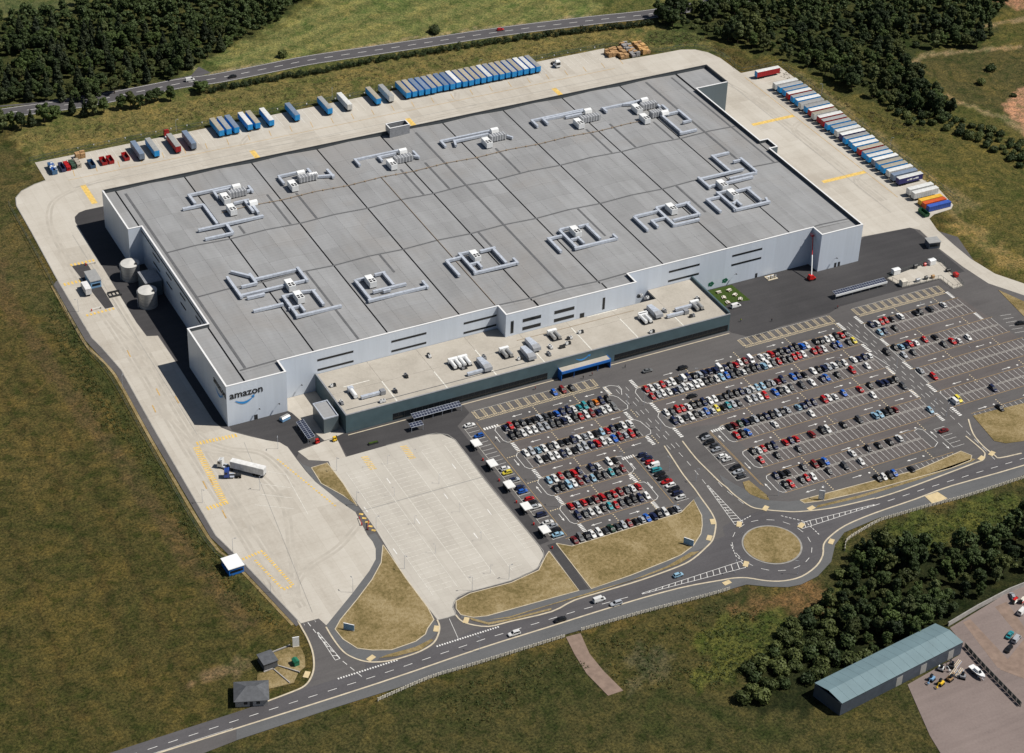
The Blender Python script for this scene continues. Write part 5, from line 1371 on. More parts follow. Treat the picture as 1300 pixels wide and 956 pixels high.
for (x, y), (lab, kind) in list(zip(OFFICE_PLANT, PLANT)) + [(p, (l_, k_)) for p, k_, l_ in EXTRA_PLANT]:
    t = thing("roof_plant", lab, "roof plant", (x, y, oh - 0.45), rnd.choice((0, math.pi / 2)) if kind == 'cond' else 0, "plant on the office roof")
    if kind == 'cond':
        for i in range(2):
            o = MB().box(-1.1 + i * 1.2, -0.05 + i * 1.2, -0.5, 0.5, 0.2, 1.2).build("casing", rnd.choice(("unit_white", "galv_dull", "dark_metal")), parent=t)
            MB().tube((-0.57 + i * 1.2, 0, 1.2), (-0.57 + i * 1.2, 0, 1.26), 0.38, n=10).build("fan_opening", "black_paint", parent=o)
        MB().box(-1.3, 1.3, -0.6, 0.6, 0, 0.2).build("base_frame", "dark_metal", parent=t)
    elif kind == 'twin':
        for s in (-1.1, 1.1):
            MB().tube((s, -2.2, 1.3), (s, 2.2, 1.3), 0.75, n=10).build("tube", "tank_side" if (x * 7) % 2 < 1 else "unit_white", parent=t, smooth=False)
        MB().box(-2.0, 2.0, 2.0, 3.3, 0.3, 2.3).build("casing", "unit_white", parent=t)
        MB().box(-2.1, 2.1, -2.4, 3.3, 0, 0.3).build("base_frame", "dark_metal", parent=t)
    elif kind == 'cowl':
        MB().hexa([(-1.5, -3.5, 0.3), (1.5, -3.5, 0.3), (1.3, 4, 0.3), (-1.3, 4, 0.3)], [(-1.5, -2.2, 2.6), (1.5, -2.2, 2.6), (1.1, 4, 2.0), (-1.1, 4, 2.0)]).build("cowl", "galv", parent=t)
        MB().hexa([(-1.7, -5.0, 1.0), (1.7, -5.0, 1.0), (1.6, -3.2, 0.4), (-1.6, -3.2, 0.4)], [(-1.7, -4.6, 2.2), (1.7, -4.6, 2.2), (1.6, -2.6, 2.8), (-1.6, -2.6, 2.8)]).build("hood", "galv_dull", parent=t)
        MB().box(-1.4, 1.4, -3.2, 3.6, 0, 0.3).build("base_frame", "dark_metal", parent=t)
    elif kind == 'run':
        MB().box(-5.0, 3.0, -0.6, 0.6, 0.4, 1.5).build("duct", "galv", parent=t)
        MB().box(3.0, 5.0, -1.0, 1.0, 0.2, 1.9).build("fan_casing", "galv_dull", parent=t)
        for x_ in (-4, -1, 2):
            MB().box(x_ - 0.1, x_ + 0.1, -0.6, 0.6, 0, 0.4).build("support", "dark_metal", parent=t)
    else:
        MB().tube((0, -2.6, 1.2), (0, 2.2, 1.2), 0.9, n=10).build("duct", "unit_white", parent=t)
        MB().box(-1.1, 1.1, 2.0, 3.6, 0.2, 2.2).build("outlet", "galv", parent=t)
        MB().box(-1.0, 1.0, -2.4, 2.4, 0, 0.35).build("base_frame", "dark_metal", parent=t)

add("tank_lid", (0.60, 0.59, 0.56), 0.5, 0.4, var=0.08)
# ------------------------------------------------------------------ two water tanks beside the west wall
for (x, y), lab in (((-0.2, 116.3), "white-topped steel water tank beside the west wall, nearer the rear"), ((-0.3, 93.3), "white-topped steel water tank with pump-house, nearer the lettering tower")):
    t = thing("water_tank", lab, "tank", (x, y, 0), group="water tanks")
    r_, h_ = 3.9, 7.4
    mb = MB()
    for k in range(5):
        mb.tube((0, 0, h_ * k / 5), (0, 0, h_ * (k + 1) / 5 - 0.06), r_ - 0.02 * (k % 2), n=40, cap=False)
    mb.build("shell", "tank_side", parent=t)
    MB().tube((0, 0, h_), (0, 0, h_ + 0.7), r_ + 0.08, 0.3, n=40).build("roof", "tank_lid", parent=t)
    MB().box(1.4, 2.3, -2.6, -1.9, h_ + 0.2, h_ + 0.9).build("hatch", "dark_metal", parent=t)
    MB().tube((-r_ - 0.5, -0.35, 0), (-r_ - 0.5, -0.35, h_ + 0.9), 0.05, n=5).tube((-r_ - 0.5, 0.35, 0), (-r_ - 0.5, 0.35, h_ + 0.9), 0.05, n=5).build("ladder", "galv", parent=t)
ph = thing("pump_house", "flat-roofed pump-house box between the two white-topped tanks", "building", (4.2, 103.5, 0))
MB().box(-3.6, 3.6, -5.0, 5.0, 0, 7.0).build("wall", "clad_grey", parent=ph)
MB().box(-3.7, 3.7, -5.1, 5.1, 7.0, 7.25).build("roof", "galv_dull", parent=ph)
# ------------------------------------------------------------------ vehicles
COLOURS = {'k': ("black", (0.010, 0.010, 0.012)), 'd': ("dark grey", (0.045, 0.048, 0.055)), 'g': ("grey", (0.16, 0.165, 0.17)), 's': ("silver", (0.36, 0.38, 0.41)), 'w': ("white", (0.70, 0.70, 0.69)),
           'r': ("red", (0.42, 0.008, 0.010)), 'm': ("maroon", (0.17, 0.012, 0.012)), 'b': ("blue", (0.015, 0.10, 0.42)), 'n': ("navy blue", (0.010, 0.016, 0.055)), 'l': ("pale blue", (0.25, 0.42, 0.55)),
           't': ("teal", (0.03, 0.28, 0.32)), 'o': ("orange", (0.75, 0.20, 0.01)), 'y': ("yellow", (0.70, 0.58, 0.06)), 'e': ("dark green", (0.010, 0.05, 0.028)), 'V': ("white", (0.84, 0.84, 0.83))}

def loft(mb, st):
    """hull through stations (x, half width, z low, z belt, z top, half width top): six-point sections"""
    rings = []
    for (x, w, zl, zb, zt, wt) in st:
        n = len(mb.v)
        mb.v += [(x, -w * 0.92, zl), (x, -w, (zl + zb) / 2), (x, -w * 0.97, zb), (x, -wt, zt), (x, wt, zt), (x, w * 0.97, zb), (x, w, (zl + zb) / 2), (x, w * 0.92, zl)]
        rings.append(n)
    for a, b_ in zip(rings[:-1], rings[1:]):
        for i in range(8):
            j = (i + 1) % 8
            mb.f.append((a + i, b_ + i, b_ + j, a + j)); mb.mi.append(mb.cur)
    mb.f.append(tuple(rings[0] + i for i in range(8))); mb.mi.append(mb.cur)
    mb.f.append(tuple(rings[-1] + i for i in reversed(range(8)))); mb.mi.append(mb.cur)

def car_model(kind):
    """front faces +x; returns the meshes of one car: body, panes, wheels' places"""
    if kind == 'hatchback':
        L, W_, HT = 4.05, 0.88, 1.48
        st = [(-L / 2, 0.70, 0.35, 0.80, 0.86, 0.60), (-L / 2 + 0.12, 0.82, 0.25, 0.88, 0.95, 0.74), (-1.2, W_, 0.22, 0.90, 0.98, 0.80), (0.85, W_, 0.22, 0.88, 0.96, 0.80), (L / 2 - 0.35, 0.84, 0.24, 0.74, 0.82, 0.70), (L / 2, 0.66, 0.34, 0.60, 0.66, 0.52)]
        cab = (-L / 2 + 0.15, 1.15, -1.55, 0.30)
    elif kind == 'saloon_car':
        L, W_, HT = 4.65, 0.90, 1.44
        st = [(-L / 2, 0.72, 0.35, 0.84, 0.90, 0.60), (-L / 2 + 0.2, 0.84, 0.25, 0.90, 0.98, 0.76), (-1.3, W_, 0.22, 0.90, 0.98, 0.82), (1.0, W_, 0.22, 0.88, 0.95, 0.82), (L / 2 - 0.4, 0.86, 0.24, 0.74, 0.82, 0.72), (L / 2, 0.68, 0.34, 0.60, 0.66, 0.54)]
        cab = (-1.75, 1.15, -1.05, 0.35)
    elif kind == 'estate_car':
        L, W_, HT = 4.60, 0.92, 1.66
        st = [(-L / 2, 0.76, 0.38, 0.94, 1.0, 0.68), (-L / 2 + 0.12, 0.87, 0.28, 1.0, 1.06, 0.80), (-1.3, W_, 0.26, 1.0, 1.06, 0.84), (0.95, W_, 0.26, 0.98, 1.04, 0.84), (L / 2 - 0.35, 0.88, 0.28, 0.86, 0.94, 0.76), (L / 2, 0.72, 0.38, 0.72, 0.78, 0.58)]
        cab = (-L / 2 + 0.12, 1.15, -2.0, 0.40)
    else:
        L, W_, HT = 4.9, 0.96, 2.05
        st = [(-L / 2, 0.94, 0.36, 1.1, 1.2, 0.90), (-L / 2 + 0.1, 0.96, 0.28, 1.1, 1.2, 0.92), (-1.2, 0.97, 0.26, 1.1, 1.2, 0.92), (1.3, 0.96, 0.26, 1.05, 1.12, 0.90), (L / 2 - 0.35, 0.90, 0.28, 0.90, 0.98, 0.78), (L / 2, 0.74, 0.38, 0.74, 0.80, 0.60)]
        cab = (-L / 2 + 0.04, 1.75, -L / 2 + 0.10, 1.05)
    body = MB()
    loft(body, st)
    xa, xb, xc, xd = cab
    zb = st[2][4] - 0.02
    wb, wt = st[2][5] - 0.02, st[2][5] - 0.2
    A = [(xa, -wb, zb), (xb, -wb * 0.93, zb), (xb, wb * 0.93, zb), (xa, wb, zb)]
    T = [(xc, -wt, HT), (xd, -wt, HT), (xd, wt, HT), (xc, wt, HT)]
    body.hexa(A, T)
    body.quad((xc + 0.05, -wt + 0.05, HT + 0.03), (xd - 0.1, -wt + 0.05, HT + 0.03), (xd - 0.1, wt - 0.05, HT + 0.03), (xc + 0.05, wt - 0.05, HT + 0.03))
    for s in (-1, 1):
        body.box(xb - 0.55, xb - 0.4, s * (wb + 0.02) - 0.09, s * (wb + 0.02) + 0.09, zb + 0.02, zb + 0.17)
    def pane(a, b_, c, d, inset=0.1, out=0.015):
        a, b_, c, d = (Vector(p) for p in (a, b_, c, d))
        m_ = (a + b_ + c + d) / 4
        n = (b_ - a).cross(d - a).normalized() * out
        return MB().quad(*[tuple(m_ + (p - m_) * (1 - inset) + n) for p in (a, b_, c, d)])
    van = kind == 'van'
    ws = pane(A[1], A[2], T[2], T[1], 0.12)
    rw = pane(A[3], A[0], T[0], T[3], 0.3 if van else 0.16)
    if van:
        k = 0.68
        sl = pane(tuple(Vector(A[0]).lerp(Vector(A[1]), k)), A[1], T[1], tuple(Vector(T[0]).lerp(Vector(T[1]), k)), 0.16)
        sr = pane(A[2], tuple(Vector(A[3]).lerp(Vector(A[2]), k)), tuple(Vector(T[3]).lerp(Vector(T[2]), k)), T[2], 0.16)
    else:
        sl, sr = pane(A[0], A[1], T[1], T[0], 0.13), pane(A[2], A[3], T[3], T[2], 0.13)
    R_ = 0.32
    wheel = MB().tube((0, -0.11, 0), (0, 0.11, 0), R_, n=10)
    wx = (L / 2 - 0.82, -L / 2 + 0.80)
    return dict(body=body.mesh(kind, "car_paint"), windscreen=ws.mesh("windscreen", "car_glass"), rear_window=rw.mesh("rear_window", "car_glass"), side_a=sl.mesh("side_window", "car_glass"), side_b=sr.mesh("side_window", "car_glass"),
                wheel=wheel.mesh("wheel", "rubber"), wheels=[(x, s * (W_ - 0.10), R_) for x in wx for s in (-1, 1)],
                lamp=MB().box(L / 2 - 0.16, L / 2 - 0.02, -0.62, -0.36, 0.60, 0.71).box(L / 2 - 0.16, L / 2 - 0.02, 0.36, 0.62, 0.60, 0.71).mesh("headlight", "unit_white"))
MODELS = {k: car_model(k) for k in ('hatchback', 'saloon_car', 'estate_car', 'van')}
WORD = {'hatchback': "hatchback", 'saloon_car': "saloon car", 'estate_car': "estate car", 'van': "van"}
def car(kind, colour, x, y, rz, label, group, z=0.02):
    M = MODELS[kind]
    kk = rnd.uniform(0.82, 1.12)
    c = tuple(max(0.004, min(0.9, v * kk)) for v in colour)
    o = put(kind, M["body"], None, (x, y, z), rz, c)
    o.scale = (0.95, 0.93, 0.95)
    tag(o, label, "van" if kind == 'van' else "car", group)
    for n in ("windscreen", "rear_window"):
        put(n, M[n], o)
    put("side_window", M["side_a"], o); put("side_window", M["side_b"], o)
    for w in M["wheels"]:
        put("wheel", M["wheel"], o, w)
    return o
PATTERN = {
 'L1a': "nrkdkksdkbnnwttdonk", 'L1b': "kkwwwssdknwkrwmnwwg", 'L2a': "wslwdwkknwswklrnkww", 'L2b': ".wkwwnwkssnrwwbmsrk", 'L3a': "lwrkrn.nw.wk", 'L3b': "kklwmnlkdtkm",
 'L4a': "rsrkmrkrmdwr", 'L4b': "ndwwktrdkknw", 'L5a': "mgkwwdedsmksbnkwks",
 'R1a': "rwwrwwdVnksnnnVnkrwmV.wwrkknnkbw.kkwwkrk", 'R1b': "rswwnswwwwkkwlbdkwkknlwdrkdrrw.rmw.nb.dy",
 'R2a': "wdrrwkknwwdkkknswlldsmn.bnk.wknswdw.wnnw", 'R2b': "nwdwksbwyktsd.wswr.bkwd.d.w.nb.k..r..w",
 'R3a': "kmenksknks ks.lnnn.rww.b..r.k.nnkk".replace(" ", ""), 'R3b': "rkb....w......w...........w.....d",
 'R4a': "kwrkn.rnr..m.kw..k..d..llkkm", 'R4b': "r..k...d........................l", 'R5a': "nkk..d.mkb....w..k.k.k.w", 'R5b': "kr.drw..d..d..w", 'R6a': "kwkb..k",
 'B0a': "nwrrk.w..kk.d..w", 'B0b': "ln.k", 'B1a': "klnrw.r.k", 'B1b': "s.d.....d.rw.w", 'B2a': "s", 'B2b': ".r", 'B3b': "Vy......n", 'B4a': "....k"}
PLACE = {'L': ("concrete lot", "smaller car park"), 'R': ("avenue", "larger car park"), 'B': ("cross street", "end car park")}
ROWN = {'L1a': 1, 'L1b': 2, 'L2a': 3, 'L2b': 4, 'L3a': 5, 'L3b': 6, 'L4a': 7, 'L4b': 8, 'L5a': 9, 'R1a': 1, 'R1b': 2, 'R2a': 3, 'R2b': 4, 'R3a': 5, 'R3b': 6, 'R4a': 7, 'R4b': 8, 'R5a': 9, 'R5b': 10, 'R6a': 11,
        'B0a': 1, 'B0b': 2, 'B1a': 3, 'B1b': 4, 'B2a': 5, 'B2b': 6, 'B3b': 8, 'B4a': 9}
def pick(c):
    return 'van' if c == 'V' else rnd.choices(('hatchback', 'saloon_car', 'estate_car'), (0.46, 0.27, 0.27))[0]
for key, pat in PATTERN.items():
    x0, pitch, y = ROWS[key]
    start, park = PLACE[key[0]]
    for i, c in enumerate(pat):
        if c == '.':
            continue
        kind = pick(c)
        cn, rgb = COLOURS[c]
        nose = -math.pi / 2 if (key[2] == 'b') else (math.pi / 2 if rnd.random() < 0.45 else -math.pi / 2)
        if key[2] == 'b' and rnd.random() < 0.15:
            nose = math.pi / 2
        car(kind, rgb, x0 + (i + 0.5) * pitch + rnd.uniform(-0.18, 0.18), y + rnd.uniform(-0.35, 0.35), nose + rnd.uniform(-0.03, 0.03),
            f"{cn} {WORD[kind]}, {ordinal(i + 1)} bay from {start}, {ordinal(ROWN[key])} row from office, {park}", "cars parked in rows before the warehouse")
for n, (c, y) in enumerate(SIDE_BAYS_WEST):
    i = round((-36.8 - y) / 2.5 - 0.5)
    kind = pick(c)
    car(kind, COLOURS[c][1], 84.2 + rnd.uniform(-0.3, 0.3), -36.8 - (i + 0.5) * 2.5, rnd.choice((0, math.pi)), f"{COLOURS[c][0]} {WORD[kind]} in {ordinal(i + 1)} side bay from office, beside the concrete lot", "cars in the side bays")
for i, c in enumerate("nnrVtkkrwknw"):
    kind = pick(c)
    car(kind, COLOURS[c][1], 135.7 + rnd.uniform(-0.3, 0.3), -80.8 - (i + 0.5) * 2.58, rnd.choice((0, math.pi)), f"{COLOURS[c][0]} {WORD[kind]} in {ordinal(i + 1)} side bay from office, west of avenue", "cars in the side bays")
for i, (c, y, x) in enumerate(SIDE_BAYS_AVENUE):
    kind = pick(c)
    car(kind, COLOURS[c][1], x, y, rnd.choice((0, math.pi)), f"{COLOURS[c][0]} {WORD[kind]}, {ordinal(i + 1)} car down the side bays east of avenue", "cars in the side bays")
for kind, c, x, y, rz, lab in (('hatchback', 'b', 124.0, -32.3, -1.57, "blue hatchback in a yellow-hatched bay below the entrance canopy"), ('estate_car', 'm', 127.9, -32.1, -1.57, "dark red estate car in yellow-hatched bay below entrance canopy"), ('hatchback', 'k', 131.6, -32.5, -1.57, "black hatchback in yellow-hatched bay below entrance canopy"),
                               ('saloon_car', 'g', 165.2, -34.4, 0.0, "grey car driving past the office front lane"), ('estate_car', 'k', 179.2, -38.6, 0.05, "black car driving along the lane by the yellow bays"), ('saloon_car', 'k', 172.6, -56.9, 0.0, "black saloon driving down an aisle between parked rows"),
                               ('estate_car', 'w', 46.2, -150.9, 3.12, "white car on the main road near the concrete lot mouth"), ('saloon_car', 'k', 63.6, -151.2, 3.14, "black saloon on main road by the brick path"), ('estate_car', 's', 85.0, -152.0, 3.12, "silver estate car on main road beside the white van"), ('van', 'w', 80.6, -147.9, 0.03, "white van on main road passing a silver estate"), ('hatchback', 'l', 112.2, -148.0, 0.05, "pale blue hatchback leaving the roundabout on main road"),
                               ('van', 'w', 83.6, 278.8, 0.0, "white van on the rear road beside the wood"), ('saloon_car', 'k', 104.0, 274.0, 3.14, "black saloon on the rear road near a round tree"), ('hatchback', 'r', 251.2, 269.6, -0.08, "red hatchback on the rear road above trailers"),
                               ('saloon_car', 'm', 250.1, -117.2, 0.02, "maroon saloon alone in side bays at cross street"), ('estate_car', 'k', 261.4, -63.2, -1.57, "black estate car waiting on the cross street"), ('van', 'w', 223.0, -8.4, 0.05, "small white van parked beside the picnic lawn"), ('saloon_car', 'k', 326.0, -68.6, -0.2, "black saloon parked by itself near the concrete road")):
    z_ = -0.03 if y > 200 else (0.03 if y > -100 else 0.02)
    car(kind, COLOURS[c][1], x, y, rz, lab, "cars on the roads", z_)
for (x, y), kind, c, rz, lab in zip(S['low_cars'], ('saloon_car', 'van', 'saloon_car', 'van', 'hatchback'), 'tskws', (0.5, 0.45, 0.5, 0.4, 1.2), ("teal and white saloon in the paved trade yard", "silver van beside the teal saloon in the paved yard", "black saloon in the paved trade yard", "white van by red racks at paved yard edge", "silver hatchback at the far corner of paved yard")):
    car(kind, COLOURS[c][1], x, y, rz, lab, "cars in the trade yard", 0.06)

# trailers: box body, roof, rear doors, wheels, legs
TL, TW, TH = 13.6, 2.55, 4.0
wheel6 = MB().tube((0, -0.18, 0), (0, 0.18, 0), 0.5, n=12).mesh("wheel", "rubber")
tb_me = MB().box(-TL / 2, TL / 2, -TW / 2, TW / 2, 1.15, TH).mesh("trailer_body", "body_panel")
rib = MB()
for i in range(11):
    x = -TL / 2 + 0.6 + i * 1.24
    rib.box(x - 0.04, x + 0.04, -TW / 2 - 0.03, -TW / 2, 1.2, TH - 0.1).box(x - 0.04, x + 0.04, TW / 2, TW / 2 + 0.03, 1.2, TH - 0.1)
rib_me = rib.mesh("side_posts", "body_panel")
tr_me = MB().hexa([(-TL / 2 - 0.01, -TW / 2 - 0.02, TH), (TL / 2 + 0.01, -TW / 2 - 0.02, TH), (TL / 2 + 0.01, TW / 2 + 0.02, TH), (-TL / 2 - 0.01, TW / 2 + 0.02, TH)], [(-TL / 2, -TW / 2 + 0.08, TH + 0.1), (TL / 2, -TW / 2 + 0.08, TH + 0.1), (TL / 2, TW / 2 - 0.08, TH + 0.1), (-TL / 2, TW / 2 - 0.08, TH + 0.1)]).mesh("roof", "body_panel")
td_me = MB().box(-TL / 2 - 0.05, -TL / 2, 0.03, TW / 2 - 0.05, 1.2, TH - 0.08).mesh("rear_door", "body_panel")
td2_me = MB().box(-TL / 2 - 0.05, -TL / 2, -TW / 2 + 0.05, -0.03, 1.2, TH - 0.08).mesh("rear_door", "body_panel")
tu_me = MB().box(-TL / 2 + 0.3, TL / 2 - 0.3, -0.55, 0.55, 0.85, 1.15).box(-TL / 2 + 0.1, -TL / 2 + 0.3, -1.2, 1.2, 0.5, 0.75).mesh("underframe", "dark_metal")
tl_me = MB().box(3.4, 3.6, -0.9, -0.7, 0, 0.9).mesh("landing_leg", "dark_metal")
tl2_me = MB().box(3.4, 3.6, 0.7, 0.9, 0, 0.9).mesh("landing_leg", "dark_metal")
def trailer(x, y, rz, side, roof, label, group, z=0.04, front=None):
    t = thing("semi_trailer", label, "trailer", (x, y, z), rz, group)
    b_ = put("body", tb_me, t, color=side)
    put("side_posts", rib_me, b_, color=tuple(v * 0.85 for v in side))
    put("roof", tr_me, t, color=roof)
    put("rear_door", td_me, t, color=tuple(v * 0.9 for v in (front or side))); put("rear_door", td2_me, t, color=tuple(v * 0.9 for v in (front or side)))
    put("underframe", tu_me, t); put("landing_leg", tl_me, t); put("landing_leg", tl2_me, t)
    for xw in (-5.3, -4.0, -2.7):
        for s in (-1.05, 1.05):
            put("wheel", wheel6, t, (xw, s, 0.5))
    return t
BLUE, WHT, GRY, BEI, RED, NVY = (0.02, 0.36, 0.86), (0.74, 0.75, 0.74), (0.36, 0.37, 0.37), (0.42, 0.385, 0.31), (0.42, 0.012, 0.02), (0.03, 0.03, 0.16)
SLB = (0.20, 0.26, 0.36)
NAMES = {BLUE: "blue", WHT: "white", GRY: "grey", BEI: "buff", RED: "red", NVY: "navy", SLB: "slate blue"}
TONE = [0.9, 1.06, 0.98, 1.1, 0.94, 1.02, 0.88]
GREEN_ = (0.02, 0.1, 0.04)
rear = [(36.2, SLB, SLB), (43.4, BLUE, GRY), (53.8, RED, GRY), (61.4, SLB, SLB)]
for (x, s, r_), lab in zip(rear, ("slate blue trailer beside the red skips along rear kerb", "grey-roofed blue trailer second from the red skips", "red trailer with grey roof standing among slate trailers", "slate blue trailer past the red trailer on rear kerb")):
    trailer(x, 216.6 + 0.4, -math.pi / 2 + math.pi, s, r_, lab, "trailers along the rear kerb")
mid = [(77.6, BLUE, BEI, "first"), (81.3, BLUE, GRY, "second"), (85.2, BLUE, SLB, "third")]
for x, s, r_, o_ in mid:
    trailer(x, 223.7, math.pi / 2, s, r_, f"blue trailer, {o_} of a tight trio on the rear kerb", "trailers along the rear kerb")
for x, s, r_, lab in ((92.0, BLUE, WHT, "white-roofed blue trailer next after the tight trio"), (95.9, BLUE, BEI, "buff-roofed blue trailer touching the white-roofed one"), (102.9, BLUE, WHT, "white-roofed blue trailer standing singly between gaps"), (116.1, BLUE, SLB, "single blue trailer with slate roof in a wide gap"), (133.0, BLUE, GRY, "single blue trailer before the all-white trailer"), (143.3, WHT, WHT, "all-white trailer standing singly on rear kerb"), (158.6, BLUE, BEI, "buff-roofed blue trailer paired with a white one"), (165.4, WHT, GRY, "white trailer with grey roof before the long blue row")):
    trailer(x, 223.9, math.pi / 2, s, r_, lab, "trailers along the rear kerb")
seq = [BEI, BEI, SLB, SLB, GRY, BEI, SLB, SLB, WHT, BEI, BEI, BEI, BEI, WHT, GRY, BEI, BEI, GRY, BEI, WHT, WHT, GRY]
for i, r_ in enumerate(seq):
    trailer(174.6 + i * 3.42, 223.9 + rnd.uniform(-0.3, 0.3), math.pi / 2, BLUE, tuple(v * TONE[i % 7] for v in r_), f"blue trailer with {NAMES[r_]} roof, {ordinal(i + 1)} in the long rear row", "long row of blue trailers")
east = [(WHT, WHT), (BLUE, GRY), (BLUE, GRY), (RED, WHT), (BLUE, GRY), (BLUE, WHT), (WHT, GRY), (BLUE, GRY), (RED, WHT), (WHT, BEI), (RED, WHT), (RED, GRY), (BLUE, GRY), (BLUE, GRY), (WHT, WHT), (NVY, WHT), (BLUE, GRY), (BLUE, WHT), (BLUE, WHT), (RED, BEI), (BLUE, GRY), (BLUE, WHT), (SLB, WHT), (BLUE, BEI), (BLUE, BEI), (WHT, WHT), (SLB, SLB), (NVY, WHT)]
E0 = (152.4 - 48.0) / 27
for i, (s, r_) in enumerate(east):
    trailer(353.4 + rnd.uniform(-0.4, 0.4), 152.4 + 1.2 - i * E0, 0.0, s, tuple(v * TONE[(i * 3) % 7] for v in r_), f"{NAMES[s]} trailer with {NAMES[r_]} roof, {ordinal(i + 1)} in the east row after the gap", "east row of trailers")
trailer(352.0, 168.6, 0.0, RED, WHT, "red trailer with pale roof parked apart at the yard corner", "east row of trailers", front=BLUE)
trailer(352.3, 39.0, 0.0, WHT, WHT, "plain white trailer beside the shipping containers, farther one", "east row of trailers")
trailer(352.3, 35.2, 0.0, WHT, WHT, "plain white trailer touching the yellow container", "east row of trailers")
# white lettering patch on the navy trailer's side
nt_ = [o for o in col.objects if o.get('label', '').startswith('navy trailer with white roof, twenty-eighth')][0]
for k_, (a_, w_) in enumerate(((-1.6, 1.3), (0.0, 1.5), (1.8, 0.9), (3.4, 1.8))):
    MB().box(a_ - w_ / 2, a_ + w_ / 2, -TW / 2 - 0.05, -TW / 2 - 0.035, 2.2, 2.2 + 0.55 + 0.25 * (k_ % 2)).build('side_lettering', 'unit_white', parent=nt_)
def container(x, y, rz, c, label, group=None, L=12.2, z=0.04, h=2.6):
    t = thing("shipping_container", label, "container", (x, y, z), rz, group)
    mb = MB()
    n = int(L / 0.5)
    for s in (-1, 1):
        for i in range(n):
            x0, x1 = -L / 2 + L * i / n, -L / 2 + L * (i + 1) / n
            w = 1.22 - (0.05 if i % 2 else 0)
            mb.box(x0, x1, min(s * w, s * 1.0), max(s * w, s * 1.0), 0.15, h - 0.1)
    mb.box(-L / 2 + 0.02, L / 2 - 0.02, -1.0, 1.0, 0.15, h - 0.1)
    put("corrugated_side", mb.mesh("corrugated_side", "body_panel"), t, color=c)
    put("roof", MB().box(-L / 2, L / 2, -1.22, 1.22, h - 0.1, h).mesh("roof", "body_panel"), t, color=tuple(min(1, v * 1.15) for v in c))
    put("frame", MB().box(-L / 2, L / 2, -1.22, 1.22, 0, 0.15).mesh("frame", "dark_metal"), t)
    for s in (-1, 1):
        put("door", MB().box(-L / 2 - 0.05, -L / 2 + 0.02, min(0.03 * s, 1.18 * s), max(0.03 * s, 1.18 * s), 0.2, h - 0.15).mesh("door", "body_panel"), t, color=c)
    return t
container(352.0, 30.3, 0.0, (0.72, 0.42, 0.05), "yellow shipping container beside two white trailers")
container(352.0, 27.4, 0.0, (0.55, 0.09, 0.02), "orange-red shipping container between yellow and blue ones")
container(352.2, 24.2, 0.0, (0.04, 0.10, 0.42), "blue shipping container at the end of the east yard row")

def skip(name, x, y, rz, c, label, L=6.0, W_=2.4, h=1.9, z=0.04, group="skips and bins"):
    """open-topped container with flared ends, hooks and ribs"""
    t = thing(name, label, "skip", (x, y, z), rz, group)
    e = 0.12
    mb = MB()
    for s in (-1, 1):
        mb.hexa([(-L / 2 + 0.3, s * W_ / 2 - (e if s > 0 else 0), 0.2), (L / 2 - 0.3, s * W_ / 2 - (e if s > 0 else 0), 0.2), (L / 2 - 0.3, s * W_ / 2 + (e if s < 0 else 0), 0.2), (-L / 2 + 0.3, s * W_ / 2 + (e if s < 0 else 0), 0.2)],
                [(-L / 2, s * W_ / 2 - (e if s > 0 else 0), h), (L / 2, s * W_ / 2 - (e if s > 0 else 0), h), (L / 2, s * W_ / 2 + (e if s < 0 else 0), h), (-L / 2, s * W_ / 2 + (e if s < 0 else 0), h)])
        mb.hexa([(s * (L / 2 - 0.3) - (e if s > 0 else 0), -W_ / 2 + e, 0.2), (s * (L / 2 - 0.3) + (e if s < 0 else 0), -W_ / 2 + e, 0.2), (s * (L / 2 - 0.3) + (e if s < 0 else 0), W_ / 2 - e, 0.2), (s * (L / 2 - 0.3) - (e if s > 0 else 0), W_ / 2 - e, 0.2)],
                [(s * L / 2 - (e if s > 0 else 0), -W_ / 2 + e, h), (s * L / 2 + (e if s < 0 else 0), -W_ / 2 + e, h), (s * L / 2 + (e if s < 0 else 0), W_ / 2 - e, h), (s * L / 2 - (e if s > 0 else 0), W_ / 2 - e, h)])
    put("side", mb.mesh("side", "body_panel"), t, color=c)
    put("floor_plate", MB().box(-L / 2 + 0.35, L / 2 - 0.35, -W_ / 2 + e, W_ / 2 - e, 0.1, 0.4).mesh("floor_plate", "dark_metal"), t)
    for i in range(4):
        xx = -L / 2 + L * (i + 1) / 5
        for s in (-1, 1):
            put("rib", MB().box(xx - 0.06, xx + 0.06, min(s * W_ / 2, s * (W_ / 2 + 0.1)), max(s * W_ / 2, s * (W_ / 2 + 0.1)), 0.2, h).mesh("rib", "body_panel"), t, color=tuple(v * 0.8 for v in c))
    return t
RDC = (0.45, 0.012, 0.015)
skip("waste_skip", 19.3, 216.0, math.pi / 2, RDC, "red open skip holding pale waste, beside another red skip")
skip("waste_skip", 22.6, 216.0, math.pi / 2, RDC, "red empty skip touching its twin on the rear kerb")
skip("waste_skip", 30.0, 216.0, math.pi / 2, RDC, "red skip standing alone beside the slate blue trailer")
skip("waste_skip", 13.6, 215.6, math.pi / 2, (0.03, 0.10, 0.22), "dark blue open skip between pallets and red skips", L=6.5)
skip("waste_skip", -4.0, 218.0, math.pi / 2, (0.08, 0.20, 0.38), "large blue compactor skip heaped with pale wrap at yard corner", L=8.5, h=2.6)
skip("waste_skip", 0.4, 218.0, math.pi / 2, (0.05, 0.06, 0.16), "narrow navy skip between the heaped one and red cages", L=7.0, W_=1.9)
skip("waste_skip", 342.6, 22.3, math.pi / 2, (0.02, 0.12, 0.05), "green open skip by the kerb below the blue container", L=6.0)
